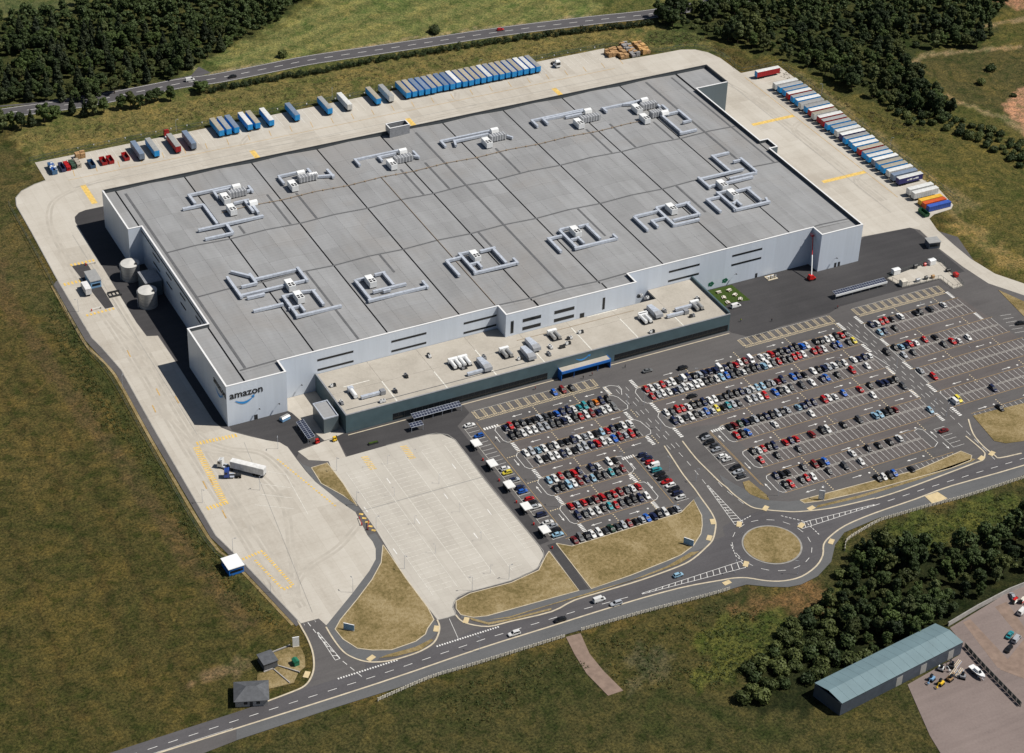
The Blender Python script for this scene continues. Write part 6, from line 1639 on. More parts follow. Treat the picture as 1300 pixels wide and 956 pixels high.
def heap(parent, n, x0, x1, y0, y1, z, mats, s=0.9):
    for k in range(n):
        x, y = rnd.uniform(x0, x1), rnd.uniform(y0, y1)
        w, d, h = rnd.uniform(0.4, s), rnd.uniform(0.4, s), rnd.uniform(0.3, 0.7)
        MB().box(x - w / 2, x + w / 2, y - d / 2, y + d / 2, z, z + h).build("bundle", rnd.choice(mats), parent=parent)
h_ = tag(bpy.data.objects.new("bale_heap", None), "heap of pale wrapped bales lying on the blue compactor skip", "heap"); col.objects.link(h_); h_.location = (-4.0, 218.0, 2.2)
heap(h_, 26, -1.1, 1.1, -3.8, 3.8, 0, ("unit_white", "galv", "container_blue", "galv_dull"), 1.2)
def cage(x, y, c, label):
    t = thing("stacking_cage", label, "cage", (x, y, 0.04), 0, "cages at the rear kerb")
    for i in range(3):
        for j in range(2):
            z = j * 1.25
            mb = MB()
            for sx in (-0.9, 0.9):
                for sy in (-0.9, 0.9):
                    mb.box(sx - 0.07, sx + 0.07, sy - 0.07 + i * 2.2, sy + 0.07 + i * 2.2, z, z + 1.2)
            mb.box(-0.95, 0.95, -0.95 + i * 2.2, 0.95 + i * 2.2, z + 0.1, z + 0.75)
            put("basket", mb.mesh("basket", "body_panel"), t, color=c)
cage(2.8, 216.0, RDC, "red stacked cages beside the narrow navy skip")
cage(5.4, 216.4, (0.05, 0.09, 0.06), "dark green stacked cages beside the red cages")
cage(8.0, 216.8, (0.45, 0.40, 0.33), "buff stacked cages beside a row of metal rails")
def pallets(x, y, rz, n, m_, label):
    t = thing("pallet_stack", label, "pallets", (x, y, 0.04), rz, "timber stacks on the rear kerb")
    for i in range(n):
        for k in range(2):
            h = rnd.uniform(1.6, 3.2)
            mb = MB()
            q = int(h / 0.28)
            for j in range(q):
                o_ = rnd.uniform(-0.06, 0.06)
                mb.box(-1.15 + k * 2.4 - 1.2 + o_, 1.0 + k * 2.4 - 1.2 + o_, i * 1.35 - 0.6, i * 1.35 + 0.6, j * 0.28, j * 0.28 + 0.22)
            mb.build("stack", m_ if rnd.random() < 0.75 else "timber", parent=t)
for (x, y), n, m_, lab in zip(((290.2, 219.0), (295.2, 215.0), (301.6, 214.6), (308.2, 215.2)), (4, 8, 11, 9), ("timber", "timber", "timber_grey", "timber_pale"), ("short brown pallet stacks at the end of rear kerb", "long brown pallet stacks beside the short ones", "long grey weathered pallet stacks with pale tops", "orange-brown new pallet stacks against the fence")):
    pallets(x, y, 0, n, m_, lab)
pallets(11.2, 224.5, 0, 2, "timber", "small brown pallet stacks behind the dark blue skip")

def tractor(x, y, rz, c, label, z=0.04, cab_c=None):
    """articulated tractor unit, nose at +x"""
    t = thing("tractor_unit", label, "lorry", (x, y, z), rz, "lorry tractor units")
    put("cab", MB().hexa([(1.2, -1.2, 0.7), (3.2, -1.2, 0.7), (3.2, 1.2, 0.7), (1.2, 1.2, 0.7)], [(1.2, -1.15, 3.5), (2.9, -1.15, 3.4), (2.9, 1.15, 3.4), (1.2, 1.15, 3.5)]).mesh("cab", "car_paint"), t, color=c)
    put("wind_deflector", MB().hexa([(1.1, -1.1, 3.5), (2.6, -1.1, 3.45), (2.6, 1.1, 3.45), (1.1, 1.1, 3.5)], [(1.1, -1.0, 4.0), (1.6, -0.9, 3.9), (1.6, 0.9, 3.9), (1.1, 1.0, 4.0)]).mesh("wind_deflector", "car_paint"), t, color=c)
    MB().quad((3.2, -1.05, 1.9), (3.2, 1.05, 1.9), (2.99, 1.05, 3.1), (2.99, -1.05, 3.1)).build("windscreen", "glass_dark", parent=t)
    for s in (-1, 1):
        MB().box(1.9, 2.8, s * 1.19 - 0.02, s * 1.19 + 0.02, 2.1, 2.9).build("side_window", "glass_dark", parent=t)
        for xw in (2.3, -1.5, -2.7):
            put("wheel", wheel6, t, (xw, s * 1.0, 0.5))
    MB().box(-3.2, 1.2, -0.55, 0.55, 0.7, 1.0).box(-2.6, -1.4, -0.8, 0.8, 1.0, 1.2).build("chassis", "dark_metal", parent=t)
    MB().box(-0.6, 1.0, -1.2, -0.6, 0.5, 1.0).box(-0.6, 1.0, 0.6, 1.2, 0.5, 1.0).build("fuel_tank", "galv", parent=t)
    return t
h0 = math.atan2(-28.4 + 33.6, -6.0 - 2.6)   # heading of the turning lorry
ax, ay, bx, by = -11.2, -22.0, 1.6, -35.2
hd = math.atan2(ay - by, ax - bx)
tractor(-9.6, -24.0, hd + 0.05, (0.75, 0.75, 0.74), "white tractor unit hitched to the white box trailer in the yard")
trailer(-3.2, -30.0, hd, (0.72, 0.73, 0.74), (0.80, 0.80, 0.79), "white box trailer drawn by a white tractor unit in the yard", None)
tractor(-9.4, -30.2, hd + 0.45, (0.03, 0.08, 0.35), "blue tractor unit with white panel alongside the white lorry")
tractor(258.6, 221.5, -math.pi / 2, (0.72, 0.73, 0.72), "white tractor unit parked at the end of the long blue row")
tractor(54.2, 226.6, math.pi / 2, (0.40, 0.02, 0.02), "red tractor unit hitched behind the red trailer on rear kerb")
# box lorries at the gate
def box_lorry(x, y, rz, side, roof, label):
    t = thing("box_lorry", label, "lorry", (x, y, 0.04), rz, "lorries at the gatehouse")
    put("box_body", MB().box(-4.2, 2.2, -1.25, 1.25, 1.0, 3.7).mesh("box_body", "body_panel"), t, color=side)
    put("roof", MB().box(-4.25, 2.25, -1.28, 1.28, 3.7, 3.8).mesh("roof", "body_panel"), t, color=roof)
    put("cab", MB().hexa([(2.3, -1.1, 0.6), (4.2, -1.1, 0.6), (4.2, 1.1, 0.6), (2.3, 1.1, 0.6)], [(2.3, -1.1, 2.8), (3.8, -1.05, 2.7), (3.8, 1.05, 2.7), (2.3, 1.1, 2.8)]).mesh("cab", "car_paint"), t, color=side)
    MB().quad((4.19, -0.95, 1.5), (4.19, 0.95, 1.5), (3.9, 0.95, 2.5), (3.9, -0.95, 2.5)).build("windscreen", "glass_dark", parent=t)
    MB().box(-4.0, 3.9, -0.5, 0.5, 0.6, 1.0).build("chassis", "dark_metal", parent=t)
    for s in (-1, 1):
        for xw in (3.1, -2.6):
            put("wheel", wheel6, t, (xw, s * 0.95, 0.48))
box_lorry(-20.6, 113.5, -math.pi / 2 + math.pi, (0.75, 0.75, 0.75), (0.80, 0.80, 0.80), "white box lorry with stepped roof waiting beside the gatehouse lane")
# ------------------------------------------------------------------ shelters, huts, signs, lamps, fences
def solar_shelter(x, y, L, D, label, rz=0.0, h=2.3, n=None):
    t = thing("solar_shelter", label, "shelter", (x, y, 0.02), rz, "bicycle shelters with solar roofs")
    MB().hexa([(-L / 2, -D / 2, h), (L / 2, -D / 2, h), (L / 2, D / 2, h + 0.5), (-L / 2, D / 2, h + 0.5)], [(-L / 2, -D / 2, h + 0.1), (L / 2, -D / 2, h + 0.1), (L / 2, D / 2, h + 0.6), (-L / 2, D / 2, h + 0.6)]).build("roof", "galv", parent=t)
    n = n or max(3, int(L / 1.2))
    for i in range(n):
        a, b_ = -L / 2 + L * i / n + 0.05, -L / 2 + L * (i + 1) / n - 0.05
        for d0, d1 in ((0.04, 0.48), (0.52, 0.96)):
            y0, y1 = -D / 2 + D * d0, -D / 2 + D * d1
            z0, z1 = h + 0.1 + 0.5 * d0 + 0.01, h + 0.1 + 0.5 * d1 + 0.01
            MB().quad((a, y0, z0), (b_, y0, z0), (b_, y1, z1), (a, y1, z1)).build("solar_panel", "solar", parent=t)
    k = max(2, int(L / 4) + 1)
    for i in range(k):
        xx = -L / 2 + 0.2 + (L - 0.4) * i / (k - 1)
        for s, hh in ((-1, h), (1, h + 0.5)):
            MB().tube((xx, s * (D / 2 - 0.15), 0), (xx, s * (D / 2 - 0.15), hh), 0.06, n=6).build("post", "galv", parent=t)
    return t
solar_shelter(75.6, -26.2, 20.5, 2.8, "long solar-roofed bicycle shelter before the office windows")
solar_shelter(64.6, -31.5, 5.2, 2.4, "short solar-roofed shelter standing off the office corner")
solar_shelter(25.0, -17.0, 12.0, 3.0, "solar-roofed shelter beside the pale apron under the lettering tower", -math.pi / 2)
t = solar_shelter(278.2, -19.6, 26.5, 2.6, "longest shelter with dark roof and bright edge before east tower")
MB().box(-13.3, 13.3, -1.55, -1.30, 1.6, 2.5).build("edge_tube", "unit_white", parent=t)
# smoking shelters: white tensioned roofs on four legs
for i, (x, y) in enumerate(((80.3, -51.6), (80.2, -65.4), (80.2, -79.6), (80.1, -93.6), (80.0, -108.2))):
    t = thing("white_shelter", f"white square-roofed shelter, {ordinal(i + 1)} from the office along the concrete lot edge", "shelter", (x, y, 0.03), 0.0, "white shelters along the lot edge")
    MB().hexa([(-1.7, -2.2, 2.5), (1.7, -2.2, 2.5), (1.7, 2.2, 2.5), (-1.7, 2.2, 2.5)], [(-1.6, -2.1, 2.75), (1.6, -2.1, 2.75), (1.6, 2.1, 2.75), (-1.6, 2.1, 2.75)]).build("roof", "white_paint", parent=t)
    for sx in (-1.5, 1.5):
        for sy in (-2.0, 2.0):
            MB().tube((sx, sy, 0), (sx, sy, 2.5), 0.05, n=6).build("post", "dark_metal", parent=t)
    MB().box(-1.6, 1.6, 2.0, 2.06, 0.3, 2.2).box(-1.6, -1.54, -2, 2, 0.3, 2.2).build("screen", "glass_dark", parent=t)
    MB().box(-1.3, -0.8, -1.6, 1.6, 0.4, 0.48).build("bench_seat", "galv_dull", parent=t)
    b_ = tag(MB().tube((x - 1.0, y - 8.0, 0.03), (x - 1.0, y - 8.0, 1.0), 0.28, n=8).build("litter_bin", "red_paint"), f"small red litter bin below the {ordinal(i + 1)} white shelter", "bin", "red bins")
# telescopic boom lift by the east tower
t = thing("boom_lift", "red telescopic boom lift raised against the east tower recess", "boom lift", (264.6, -3.2, 0.02), 0.0)
MB().box(-1.6, 1.6, -1.1, 1.1, 0.5, 1.2).build("chassis", "red_paint", parent=t)
for sx in (-1.1, 1.1):
    for sy in (-1.0, 1.0):
        MB().tube((sx, sy - 0.2, 0.5), (sx, sy + 0.2, 0.5), 0.5, n=12).build("wheel", "rubber", parent=t)
MB().hexa([(-1.5, -1.0, 1.2), (1.0, -1.0, 1.2), (1.0, 1.0, 1.2), (-1.5, 1.0, 1.2)], [(-1.3, -0.9, 2.5), (0.4, -0.9, 2.5), (0.4, 0.9, 2.5), (-1.3, 0.9, 2.5)]).build("turret", "red_paint", parent=t)
p0, p1, p2 = Vector((-0.2, 0, 2.2)), Vector((2.6, 5.0, 9.0)), Vector((5.2, 9.6, 15.6))
MB().tube(p0, p1, 0.30, n=6).build("lower_boom", "unit_white", parent=t)
MB().tube(p1, p2, 0.24, n=6).build("upper_boom", "red_paint", parent=t)
bk = MB().box(p2.x - 0.9, p2.x + 0.9, p2.y - 0.5, p2.y + 0.5, p2.z - 0.3, p2.z - 0.2)
for sx in (-0.9, 0.9):
    for sy in (-0.5, 0.5):
        bk.box(p2.x + sx - 0.05, p2.x + sx + 0.05, p2.y + sy - 0.05, p2.y + sy + 0.05, p2.z - 0.2, p2.z + 0.9)
bk.box(p2.x - 0.95, p2.x + 0.95, p2.y - 0.55, p2.y - 0.45, p2.z + 0.82, p2.z + 0.92).box(p2.x - 0.95, p2.x + 0.95, p2.y + 0.45, p2.y + 0.55, p2.z + 0.82, p2.z + 0.92)
bk.build("basket", "red_paint", parent=t)
# picnic lawn
sheet("lawn", S['lawn'], 0.05, "lawn_green")
for i, (x, y) in enumerate(S['tables']):
    t = thing("picnic_table", "pale timber picnic table on the small lawn by the office end", "table", (x, y, 0.05), 0.3 * i, "picnic tables on the lawn")
    MB().box(-1.0, 1.0, -0.4, 0.4, 0.70, 0.78).build("table_top", "fence_pale", parent=t)
    for s in (-1, 1):
        MB().box(-1.0, 1.0, s * 0.75 - 0.15, s * 0.75 + 0.15, 0.42, 0.48).build("bench_seat", "fence_pale", parent=t)
        MB().hexa([(s * 0.7 - 0.05, -0.85, 0), (s * 0.7 + 0.05, -0.85, 0), (s * 0.7 + 0.05, 0.85, 0), (s * 0.7 - 0.05, 0.85, 0)], [(s * 0.7 - 0.05, -0.35, 0.7), (s * 0.7 + 0.05, -0.35, 0.7), (s * 0.7 + 0.05, 0.35, 0.7), (s * 0.7 - 0.05, 0.35, 0.7)]).build("leg", "timber", parent=t)
# plant skid by the wall
t = thing("pipe_skid", "small pipework skid on a pale pad against the silver wall", "pump", (249.5, 5.2, 0.02))
MB().box(-2.4, 2.4, -1.8, 1.8, 0, 0.12).build("pad", "kerb_stone", parent=t)
for i in range(5):
    MB().tube((-1.8 + i * 0.9, -0.9, 0.12), (-1.8 + i * 0.9, -0.9, 1.4 + 0.3 * (i % 2)), 0.22, n=8).build("vessel", ("galv", "dark_metal")[i % 2], parent=t)
MB().tube((-2.1, 0.3, 0.7), (2.1, 0.3, 0.7), 0.15, n=6).build("pipe", "galv", parent=t)
# fenced storage compound with cabins and stores
sheet("compound_slab", S['compound'], 0.06, "concrete_yard")
cp2 = thing("compound_fence", "dark mesh fence round the pale storage compound", "fence", (310, -20, 0.05))
pl = S['compound'] + [S['compound'][0]]
for a, b_ in zip(pl[:-1], pl[1:]):
    MB().bar((a[0] - 310, a[1] + 20), (b_[0] - 310, b_[1] + 20), 0.05, 1.75, 1.85).bar((a[0] - 310, a[1] + 20), (b_[0] - 310, b_[1] + 20), 0.05, 0.2, 0.3).build("rail", "fence_steel", parent=cp2)
for (x, y, h) in along(pl, 3.0):
    MB().box(x - 310.05, x - 309.95, y + 19.95, y + 20.05, 0, 1.9).build("post", "fence_steel", parent=cp2)
items = (("store_cabin", "white flat-roofed store cabin at the compound's west corner", 3.4, 2.2, 2.4, "unit_white"), ("gas_cage", "dark gas-bottle cage along the compound's back fence", 1.6, 1.2, 1.8, "dark_metal"), ("store_bin", "red lidded bin in the compound", 1.0, 1.0, 1.2, "red_paint"), ("store_cabin", "white pitched store by the compound's top corner", 3.0, 2.2, 2.3, "unit_white"), ("store_cabin", "buff timber store at the compound's lower edge", 2.6, 2.6, 2.6, "fence_pale"),
         ("crate_stack", "grey crate stack on the compound's lower side", 1.8, 1.1, 1.4, "galv_dull"), ("crate_stack", "dark crate stack beside the grey stack in compound", 1.3, 1.1, 1.4, "dark_metal"), ("crate_stack", "buff crate stack near the compound's inner corner", 1.3, 1.1, 1.3, "timber"), ("crate_stack", "black bagged stack on the compound's long arm", 1.8, 1.3, 1.1, "black_paint"), ("store_bin", "large red bin at the compound's long arm", 1.6, 2.2, 1.5, "red_paint"))
for (x, y), (n, lab, w, d, h, m_) in zip(S['compound_items'], items):
    t = thing(n, lab, "store", (x, y, 0.07), 0.0, "stores in the compound")
    MB().box(-w / 2, w / 2, -d / 2, d / 2, 0.1, h).build("casing", m_, parent=t)
    MB().hexa([(-w / 2 - 0.1, -d / 2 - 0.1, h), (w / 2 + 0.1, -d / 2 - 0.1, h), (w / 2 + 0.1, d / 2 + 0.1, h), (-w / 2 - 0.1, d / 2 + 0.1, h)], [(-w / 2, -0.2, h + 0.25), (w / 2, -0.2, h + 0.25), (w / 2, 0.2, h + 0.25), (-w / 2, 0.2, h + 0.25)]).build("lid", m_, parent=t)
    MB().box(-w / 2 + 0.1, w / 2 - 0.1, -d / 2 + 0.1, d / 2 - 0.1, 0, 0.1).build("base_frame", "dark_metal", parent=t)
# gatehouse cabins
def cabin(x, y, w, d, h, rz, wall, roof, label, overhang=0.25, wins=True):
    t = thing("gate_cabin", label, "cabin", (x, y, 0.04), rz)
    MB().box(-w / 2, w / 2, -d / 2, d / 2, 0, h).build("wall", wall, parent=t)
    MB().box(-w / 2 - overhang, w / 2 + overhang, -d / 2 - overhang, d / 2 + overhang, h, h + 0.22).build("roof", roof, parent=t)
    if wins:
        for s in (-1, 1):
            MB().box(-w / 2 + 0.4, w / 2 - 0.4, s * (d / 2 + 0.015) - 0.015, s * (d / 2 + 0.015) + 0.015, 1.0, 2.1).build("window", "glass_dark", parent=t)
        dd = MB().box(w / 2, w / 2 + 0.04, -0.45, 0.45, 0.05, 2.1).build("door", "dark_metal", parent=t)
        MB().box(w / 2 + 0.04, w / 2 + 0.1, 0.3, 0.36, 1.0, 1.12).build("handle", "galv", parent=dd)
    return t
cabin(-27.6, -79.2, 5.6, 6.6, 3.0, 0.05, "canopy_blue", "unit_white", "white-roofed blue gate cabin beside the west yard exit")
cabin(329.6, -1.8, 5.4, 4.4, 3.0, -0.2, "unit_wall", "tank_side", "pale-roofed dark gatehouse at the east road")
add("cabin_blue", (0.20, 0.38, 0.60), 0.5, 0.4, var=0.1)
cabin(-15.8, 119.0, 4.4, 8.6, 3.4, 0.0, "cabin_blue", "tank_side", "long blue gatehouse cabin between two gate lanes")
cabin(-34.2, -129.4, 4.8, 5.4, 2.8, 0.05, "slate", "slate", "dark slate-roofed brick hut beside the site entrance", wins=False)
sheet("gate_lane", S['gate_lane'], 0.045, "tarmac_dark")
t = thing("weighbridge", "dark steel weighbridge frame beside the gatehouse", "weighbridge", (-10.6, 106.5, 0.04))
MB().box(-2.6, 2.6, -1.8, -1.5, 0, 0.9).box(-2.6, 2.6, 1.5, 1.8, 0, 0.9).build("side_rail", "dark_metal", parent=t)
for i in range(4):
    MB().box(-2.6 + i * 1.6, -2.3 + i * 1.6, -1.5, 1.5, 0.05, 0.4).build("cross_beam", "dark_metal", parent=t)
# barriers at the gates
for (x, y, rz, lab) in ((-21, 98.5, 0.1, "red and white gate barrier below the gatehouse"), (-12.5, 133.5, 0.0, "red and white gate barrier above the gatehouse"), (23.0, -74.0, 1.4, "red plastic barrier across the opening between concrete yards"), (24.6, -77.4, 1.1, "second red plastic barrier at the opening between yards")):
    t = thing("gate_barrier", lab, "barrier", (x, y, 0.05), rz)
    MB().box(-2.2, -1.8, -0.2, 0.2, 0, 1.0).build("post", "red_paint", parent=t)
    MB().box(-1.8, 2.2, -0.07, 0.07, 0.8, 0.95).build("arm", "red_paint" if y < 0 else "unit_white", parent=t)
    MB().box(1.9, 2.1, -0.15, 0.15, 0, 0.8).build("rest", "dark_metal", parent=t)
# green cabinet
t = thing("utility_cabinet", "green pitched utility cabinet on the grass by the hut", "cabinet", (-25.9, -133.4, 0.13), 0.1)
MB().box(-0.9, 0.9, -1.1, 1.1, 0, 1.8).build("casing", "green_paint", parent=t)
MB().hexa([(-1.0, -1.2, 1.8), (1.0, -1.2, 1.8), (1.0, 1.2, 1.8), (-1.0, 1.2, 1.8)], [(-0.1, -1.2, 2.3), (0.1, -1.2, 2.3), (0.1, 1.2, 2.3), (-0.1, 1.2, 2.3)]).build("lid", "green_paint", parent=t)
# low walls round the hut
for a, b_ in (((-31, -124.9), (-24.2, -124.2)), ((-31.6, -131.6), (-26.2, -137.6)), ((-36.8, -132.6), (-33.6, -132.4)), ((-33.4, -132.7), (-31.0, -141))):
    tag(MB().bar(a, b_, 0.3, 0, 0.5).build("garden_wall", "stone_wall"), "low pale edging wall round the slate-roofed hut", "wall", "walls round the hut")
# signs
for key, lab, rz in (('sign_a', "white sign board on the verge beside the slate hut", -0.2), ('sign_b', "blue-grey sign board on the dry triangular verge", -0.75), ('sign_c', "blue-grey sign board on the verge by the roundabout", -0.95), ('sign_d', "tall white sign pillar on verge below the larger car park", -0.7)):
    p = S[key]
    x, y = (p[0][0] + p[1][0]) / 2, (p[0][1] + p[1][1]) / 2
    t = thing("sign_board", lab, "sign", (x, y, 0.13), rz, "site entrance signs")
    w, h = (1.9, 2.7) if key in ('sign_b', 'sign_c') else (1.1, 4.2)
    MB().box(-w, w, -0.12, 0.12, 0.25, h).build("panel", "cabin_blue" if w > 1.5 else "unit_white", parent=t)
    MB().box(-w - 0.02, w + 0.02, -0.14, 0.14, h, h + 0.08).build("cap", "unit_white", parent=t)
    MB().box(-w, w, -0.3, 0.3, 0, 0.25).build("plinth", "kerb_stone", parent=t)
# lamp columns
lamp_post = MB().tube((0, 0, 0), (0, 0, 8.0), 0.10, 0.06, n=6).mesh("post", "galv")
lamp_arm = MB().tube((0, 0, 7.95), (1.1, 0, 8.15), 0.05, n=5).mesh("arm", "galv")
lamp_head = MB().hexa([(0.9, -0.22, 8.1), (1.8, -0.18, 8.15), (1.8, 0.18, 8.15), (0.9, 0.22, 8.1)], [(0.9, -0.2, 8.25), (1.75, -0.15, 8.24), (1.75, 0.15, 8.24), (0.9, 0.2, 8.25)]).mesh("lamp_head", "galv_dull")
seen = []
for i, (x, y) in enumerate(S['lamps'] + [(92, -96), (150.5, -70), (205, -83.2), (235, -64.9), (240, -48), (180, -48), (120, -48), (115, -65.4), (215, -117), (290, -46.4), (290, -99.8), (-28.6, 40), (-28, 100), (60, 231.5), (140, 231.5), (220, 231.5), (366, 140), (365, 80)]):
    if any(abs(x - a) + abs(y - b_) < 3 for a, b_ in seen):
        continue
    seen.append((x, y))
    where = "on the empty concrete lot" if 25 < x < 76 and y < -30 else ("beside the main road" if y < -120 else ("along the rear and side yard kerbs" if y > 0 or x < -10 else "among the parked cars"))
    k_ = 0.5 if 30 < x < 74 and -120 < y < -43 else 0.78
    t = thing("lamp_post", f"slim grey lamp column standing {where}", "lamp post", (x, y, 0.0), rnd.uniform(0, 6.28), "lamp columns " + where)
    t.scale = (k_, k_, k_)
    put("post", lamp_post, t); put("arm", lamp_arm, t); put("lamp_head", lamp_head, t)
# little white marker posts along the rear fence line
post_me = MB().box(-0.2, 0.2, -0.2, 0.2, 0, 0.5).box(-0.24, 0.24, -0.24, 0.24, 0.5, 0.58).mesh("marker_post", "white_paint")
for (x, y, h) in along(smooth_line([(13, 234.3), (69, 235), (139, 232.5), (200, 232.5), (291, 231.8)], 3), 7.6):
    tag(put("marker_post", post_me, None, (x + rnd.uniform(-0.4, 0.4), y, -0.12)), "short white marker block in the grass behind the trailers", "marker post", "white markers along the rear fence")
# security fence: posts and two rails, along rear and east boundary
def fence(name, line, label, step, h, m_, rail, post_w=0.12, z=-0.12, pickets=None):
    x0, y0 = line[0]
    t = thing(name, label, "fence", (x0, y0, z))
    pts = smooth_line(line, 3)
    for zr in rail:
        for k in range(0, len(pts) - 1, 3):
            mb = MB()
            for a, b_ in zip(pts[k:k + 3], pts[k + 1:k + 4]):
                mb.bar((a[0] - x0, a[1] - y0), (b_[0] - x0, b_[1] - y0), 0.07, zr, zr + 0.14)
            mb.build("rail", m_, parent=t)
    pm = MB().box(-post_w / 2, post_w / 2, -post_w / 2, post_w / 2, 0, h).mesh("post", m_)
    for (x, y, hd_) in along(pts, step):
        put("post", pm, t, (x - x0, y - y0, 0), hd_)
    if pickets:
        km = MB().box(-pickets / 2, pickets / 2, -0.03, 0.03, 0.15, h).mesh("panel", m_)
        for (x, y, hd_) in along(pts, step, step / 2):
            put("panel", km, t, (x - x0, y - y0, 0), hd_)
    return t
fence("timber_fence", S['south_fence_a'], "pale slatted fence below main road, west of the brick path", 1.75, 1.5, "fence_pale", (1.15, 0.45), 0.3, 0.0, 0.75)
fence("timber_fence", S['south_fence_b'], "pale slatted fence below main road, between brick path and roundabout", 1.75, 1.5, "fence_pale", (1.15, 0.45), 0.3, 0.0, 0.75)
fence("timber_fence", S['south_fence_c'], "pale slatted fence curving from the roundabout eastwards", 1.75, 1.5, "fence_pale", (1.15, 0.45), 0.3, -0.1, 0.75)
fence("mesh_fence", [(-11, 231), (60, 232.6), (160, 231.2), (292, 230.6), (313.5, 214.5), (330, 213.6), (341, 205), (343.5, 190), (343.5, 178.5), (366, 178.2)], "dark mesh security fence behind the rear trailers", 6.0, 2.2, "fence_steel", (2.0, 0.3))
fence("mesh_fence", [(366, 176), (366, 120), (365.5, 60), (364.5, 25)], "dark mesh security fence behind the east trailer row", 6.0, 2.2, "fence_steel", (2.0, 0.3))
fence("mesh_fence", [(-30.5, 196), (-31.6, 128), (-33.2, 78), (-30.6, 50), (-31.2, 0), (-31.4, -60), (-27.5, -76)], "dark mesh security fence along the west boundary path", 6.0, 2.2, "fence_steel", (2.0, 0.3))
# planter on the forecourt
t = thing("planter", "small dark planter box on the forecourt near the office corner", "planter", (46, -33.0, 0.02))
MB().box(-2.0, 2.0, -0.5, 0.5, 0, 0.6).build("box", "dark_metal", parent=t)
MB().box(-1.8, 1.8, -0.4, 0.4, 0.6, 0.85).build("soil_fill", "lawn_green", parent=t)
for i, (x, y) in enumerate(((33.5, -25.3), (28.5, -25.5))):
    t = thing("forklift", ("yellow forklift parked by the plant-room gate", "red van-sized tug parked under the solar shelter end")[i], "forklift", (x if i == 0 else 27.0, y if i == 0 else -23.9, 0.05), 0.2)
    mm = "yellow_paint" if i == 0 else "red_paint"
    MB().box(-0.9, 0.7, -0.55, 0.55, 0.25, 0.95).build("chassis", mm, parent=t)
    MB().box(-0.7, 0.4, -0.5, 0.5, 1.9, 2.0).box(-0.7, -0.62, -0.5, 0.5, 0.95, 1.9).box(0.32, 0.4, -0.5, 0.5, 0.95, 1.9).build("cab_frame", mm, parent=t)
    MB().box(0.75, 0.85, -0.4, 0.4, 0.1, 2.2).box(0.85, 1.7, -0.35, -0.2, 0.1, 0.16).box(0.85, 1.7, 0.2, 0.35, 0.1, 0.16).build("mast", "dark_metal", parent=t)
    for sx in (-0.55, 0.45):
        for sy in (-0.5, 0.5):
            MB().tube((sx, sy - 0.1, 0.25), (sx, sy + 0.1, 0.25), 0.25, n=10).build("wheel", "rubber", parent=t)

# ------------------------------------------------------------------ people on the forecourt, a few pixels tall
def person_mesh():
    """one skinned surface: legs mid-stride, arms swinging, head on a neck"""
    v = [(0, 0, 0.95), (0.02, 0, 1.15), (0.03, 0, 1.40), (0.03, 0, 1.52), (0.05, 0, 1.66), (0.04, 0, 1.76),
         (0.0, 0.10, 0.90), (0.14, 0.11, 0.50), (0.20, 0.11, 0.08), (0.33, 0.12, 0.04), (0.0, -0.10, 0.90), (-0.06, -0.11, 0.50), (-0.24, -0.11, 0.12), (-0.12, -0.12, 0.05),
         (0.03, 0.20, 1.40), (-0.06, 0.26, 1.13), (0.06, 0.26, 0.90), (0.10, 0.25, 0.80), (0.03, -0.20, 1.40), (0.10, -0.26, 1.13), (0.26, -0.24, 0.94), (0.33, -0.22, 0.88)]
    e = [(0, 1), (1, 2), (2, 3), (3, 4), (4, 5), (0, 6), (6, 7), (7, 8), (8, 9), (0, 10), (10, 11), (11, 12), (12, 13), (2, 14), (14, 15), (15, 16), (16, 17), (2, 18), (18, 19), (19, 20), (20, 21)]
    r = [0.15, 0.14, 0.15, 0.06, 0.10, 0.08, 0.10, 0.075, 0.05, 0.045, 0.10, 0.075, 0.05, 0.045, 0.07, 0.05, 0.04, 0.045, 0.07, 0.05, 0.04, 0.045]
    me = bpy.data.meshes.new("person")
    me.from_pydata(v, e, [])
    o = bpy.data.objects.new("person", me)
    col.objects.link(o)
    sk = o.modifiers.new("skin", 'SKIN')
    for i, d in enumerate(me.skin_vertices[0].data):
        d.radius = (r[i], r[i])
        d.use_root = i == 0
    o.modifiers.new("sub", 'SUBSURF').levels = 1
    bpy.context.view_layer.update()
    out = bpy.data.meshes.new_from_object(o.evaluated_get(bpy.context.evaluated_depsgraph_get()))
    bpy.data.objects.remove(o)
    return out
pm_ = person_mesh()
def person(x, y, rz, top, label):
    me = pm_.copy()
    me.materials.clear()
    for m_ in (top, "cloth_dark", "skin"):
        me.materials.append(MAT[m_])
    for p in me.polygons:
        z, yy = p.center.z, abs(p.center.y)
        p.material_index = 2 if z > 1.5 or (z < 0.93 and yy > 0.2 and z > 0.7) else (1 if z < 0.95 else 0)
    o = put("person", me, None, (x, y, 0.01), rz)
    tag(o, label, "person", "people on the forecourt")
    MB().tube((0.03, 0, 1.72), (0.02, 0, 1.84), 0.105, 0.06, n=8).build("hair", "hair", parent=o)
for x, y, rz, m_, lab in ((219.0, -18.8, 0.4, "hivis", "person in yellow high-visibility jacket walking off the office corner"), (158.3, -28.4, 2.0, "cloth_dark", "person in dark clothes walking east of the canopy"), (118.4, -26.8, -0.5, "cloth_red", "person in red top walking west of the canopy"), (139.2, -28.2, 0.2, "cloth_dark", "person in dark clothes walking straight out of the canopy"), (143.6, -27.6, 3.0, "cloth_red", "person in red top walking into the canopy"), (231.0, -24.0, 1.2, "cloth_dark", "person in dark clothes crossing the wide dark forecourt"), (262.0, -27.0, 2.2, "cloth_red", "person in red top near the longest shelter")):
    person(x, y, rz, m_, lab)

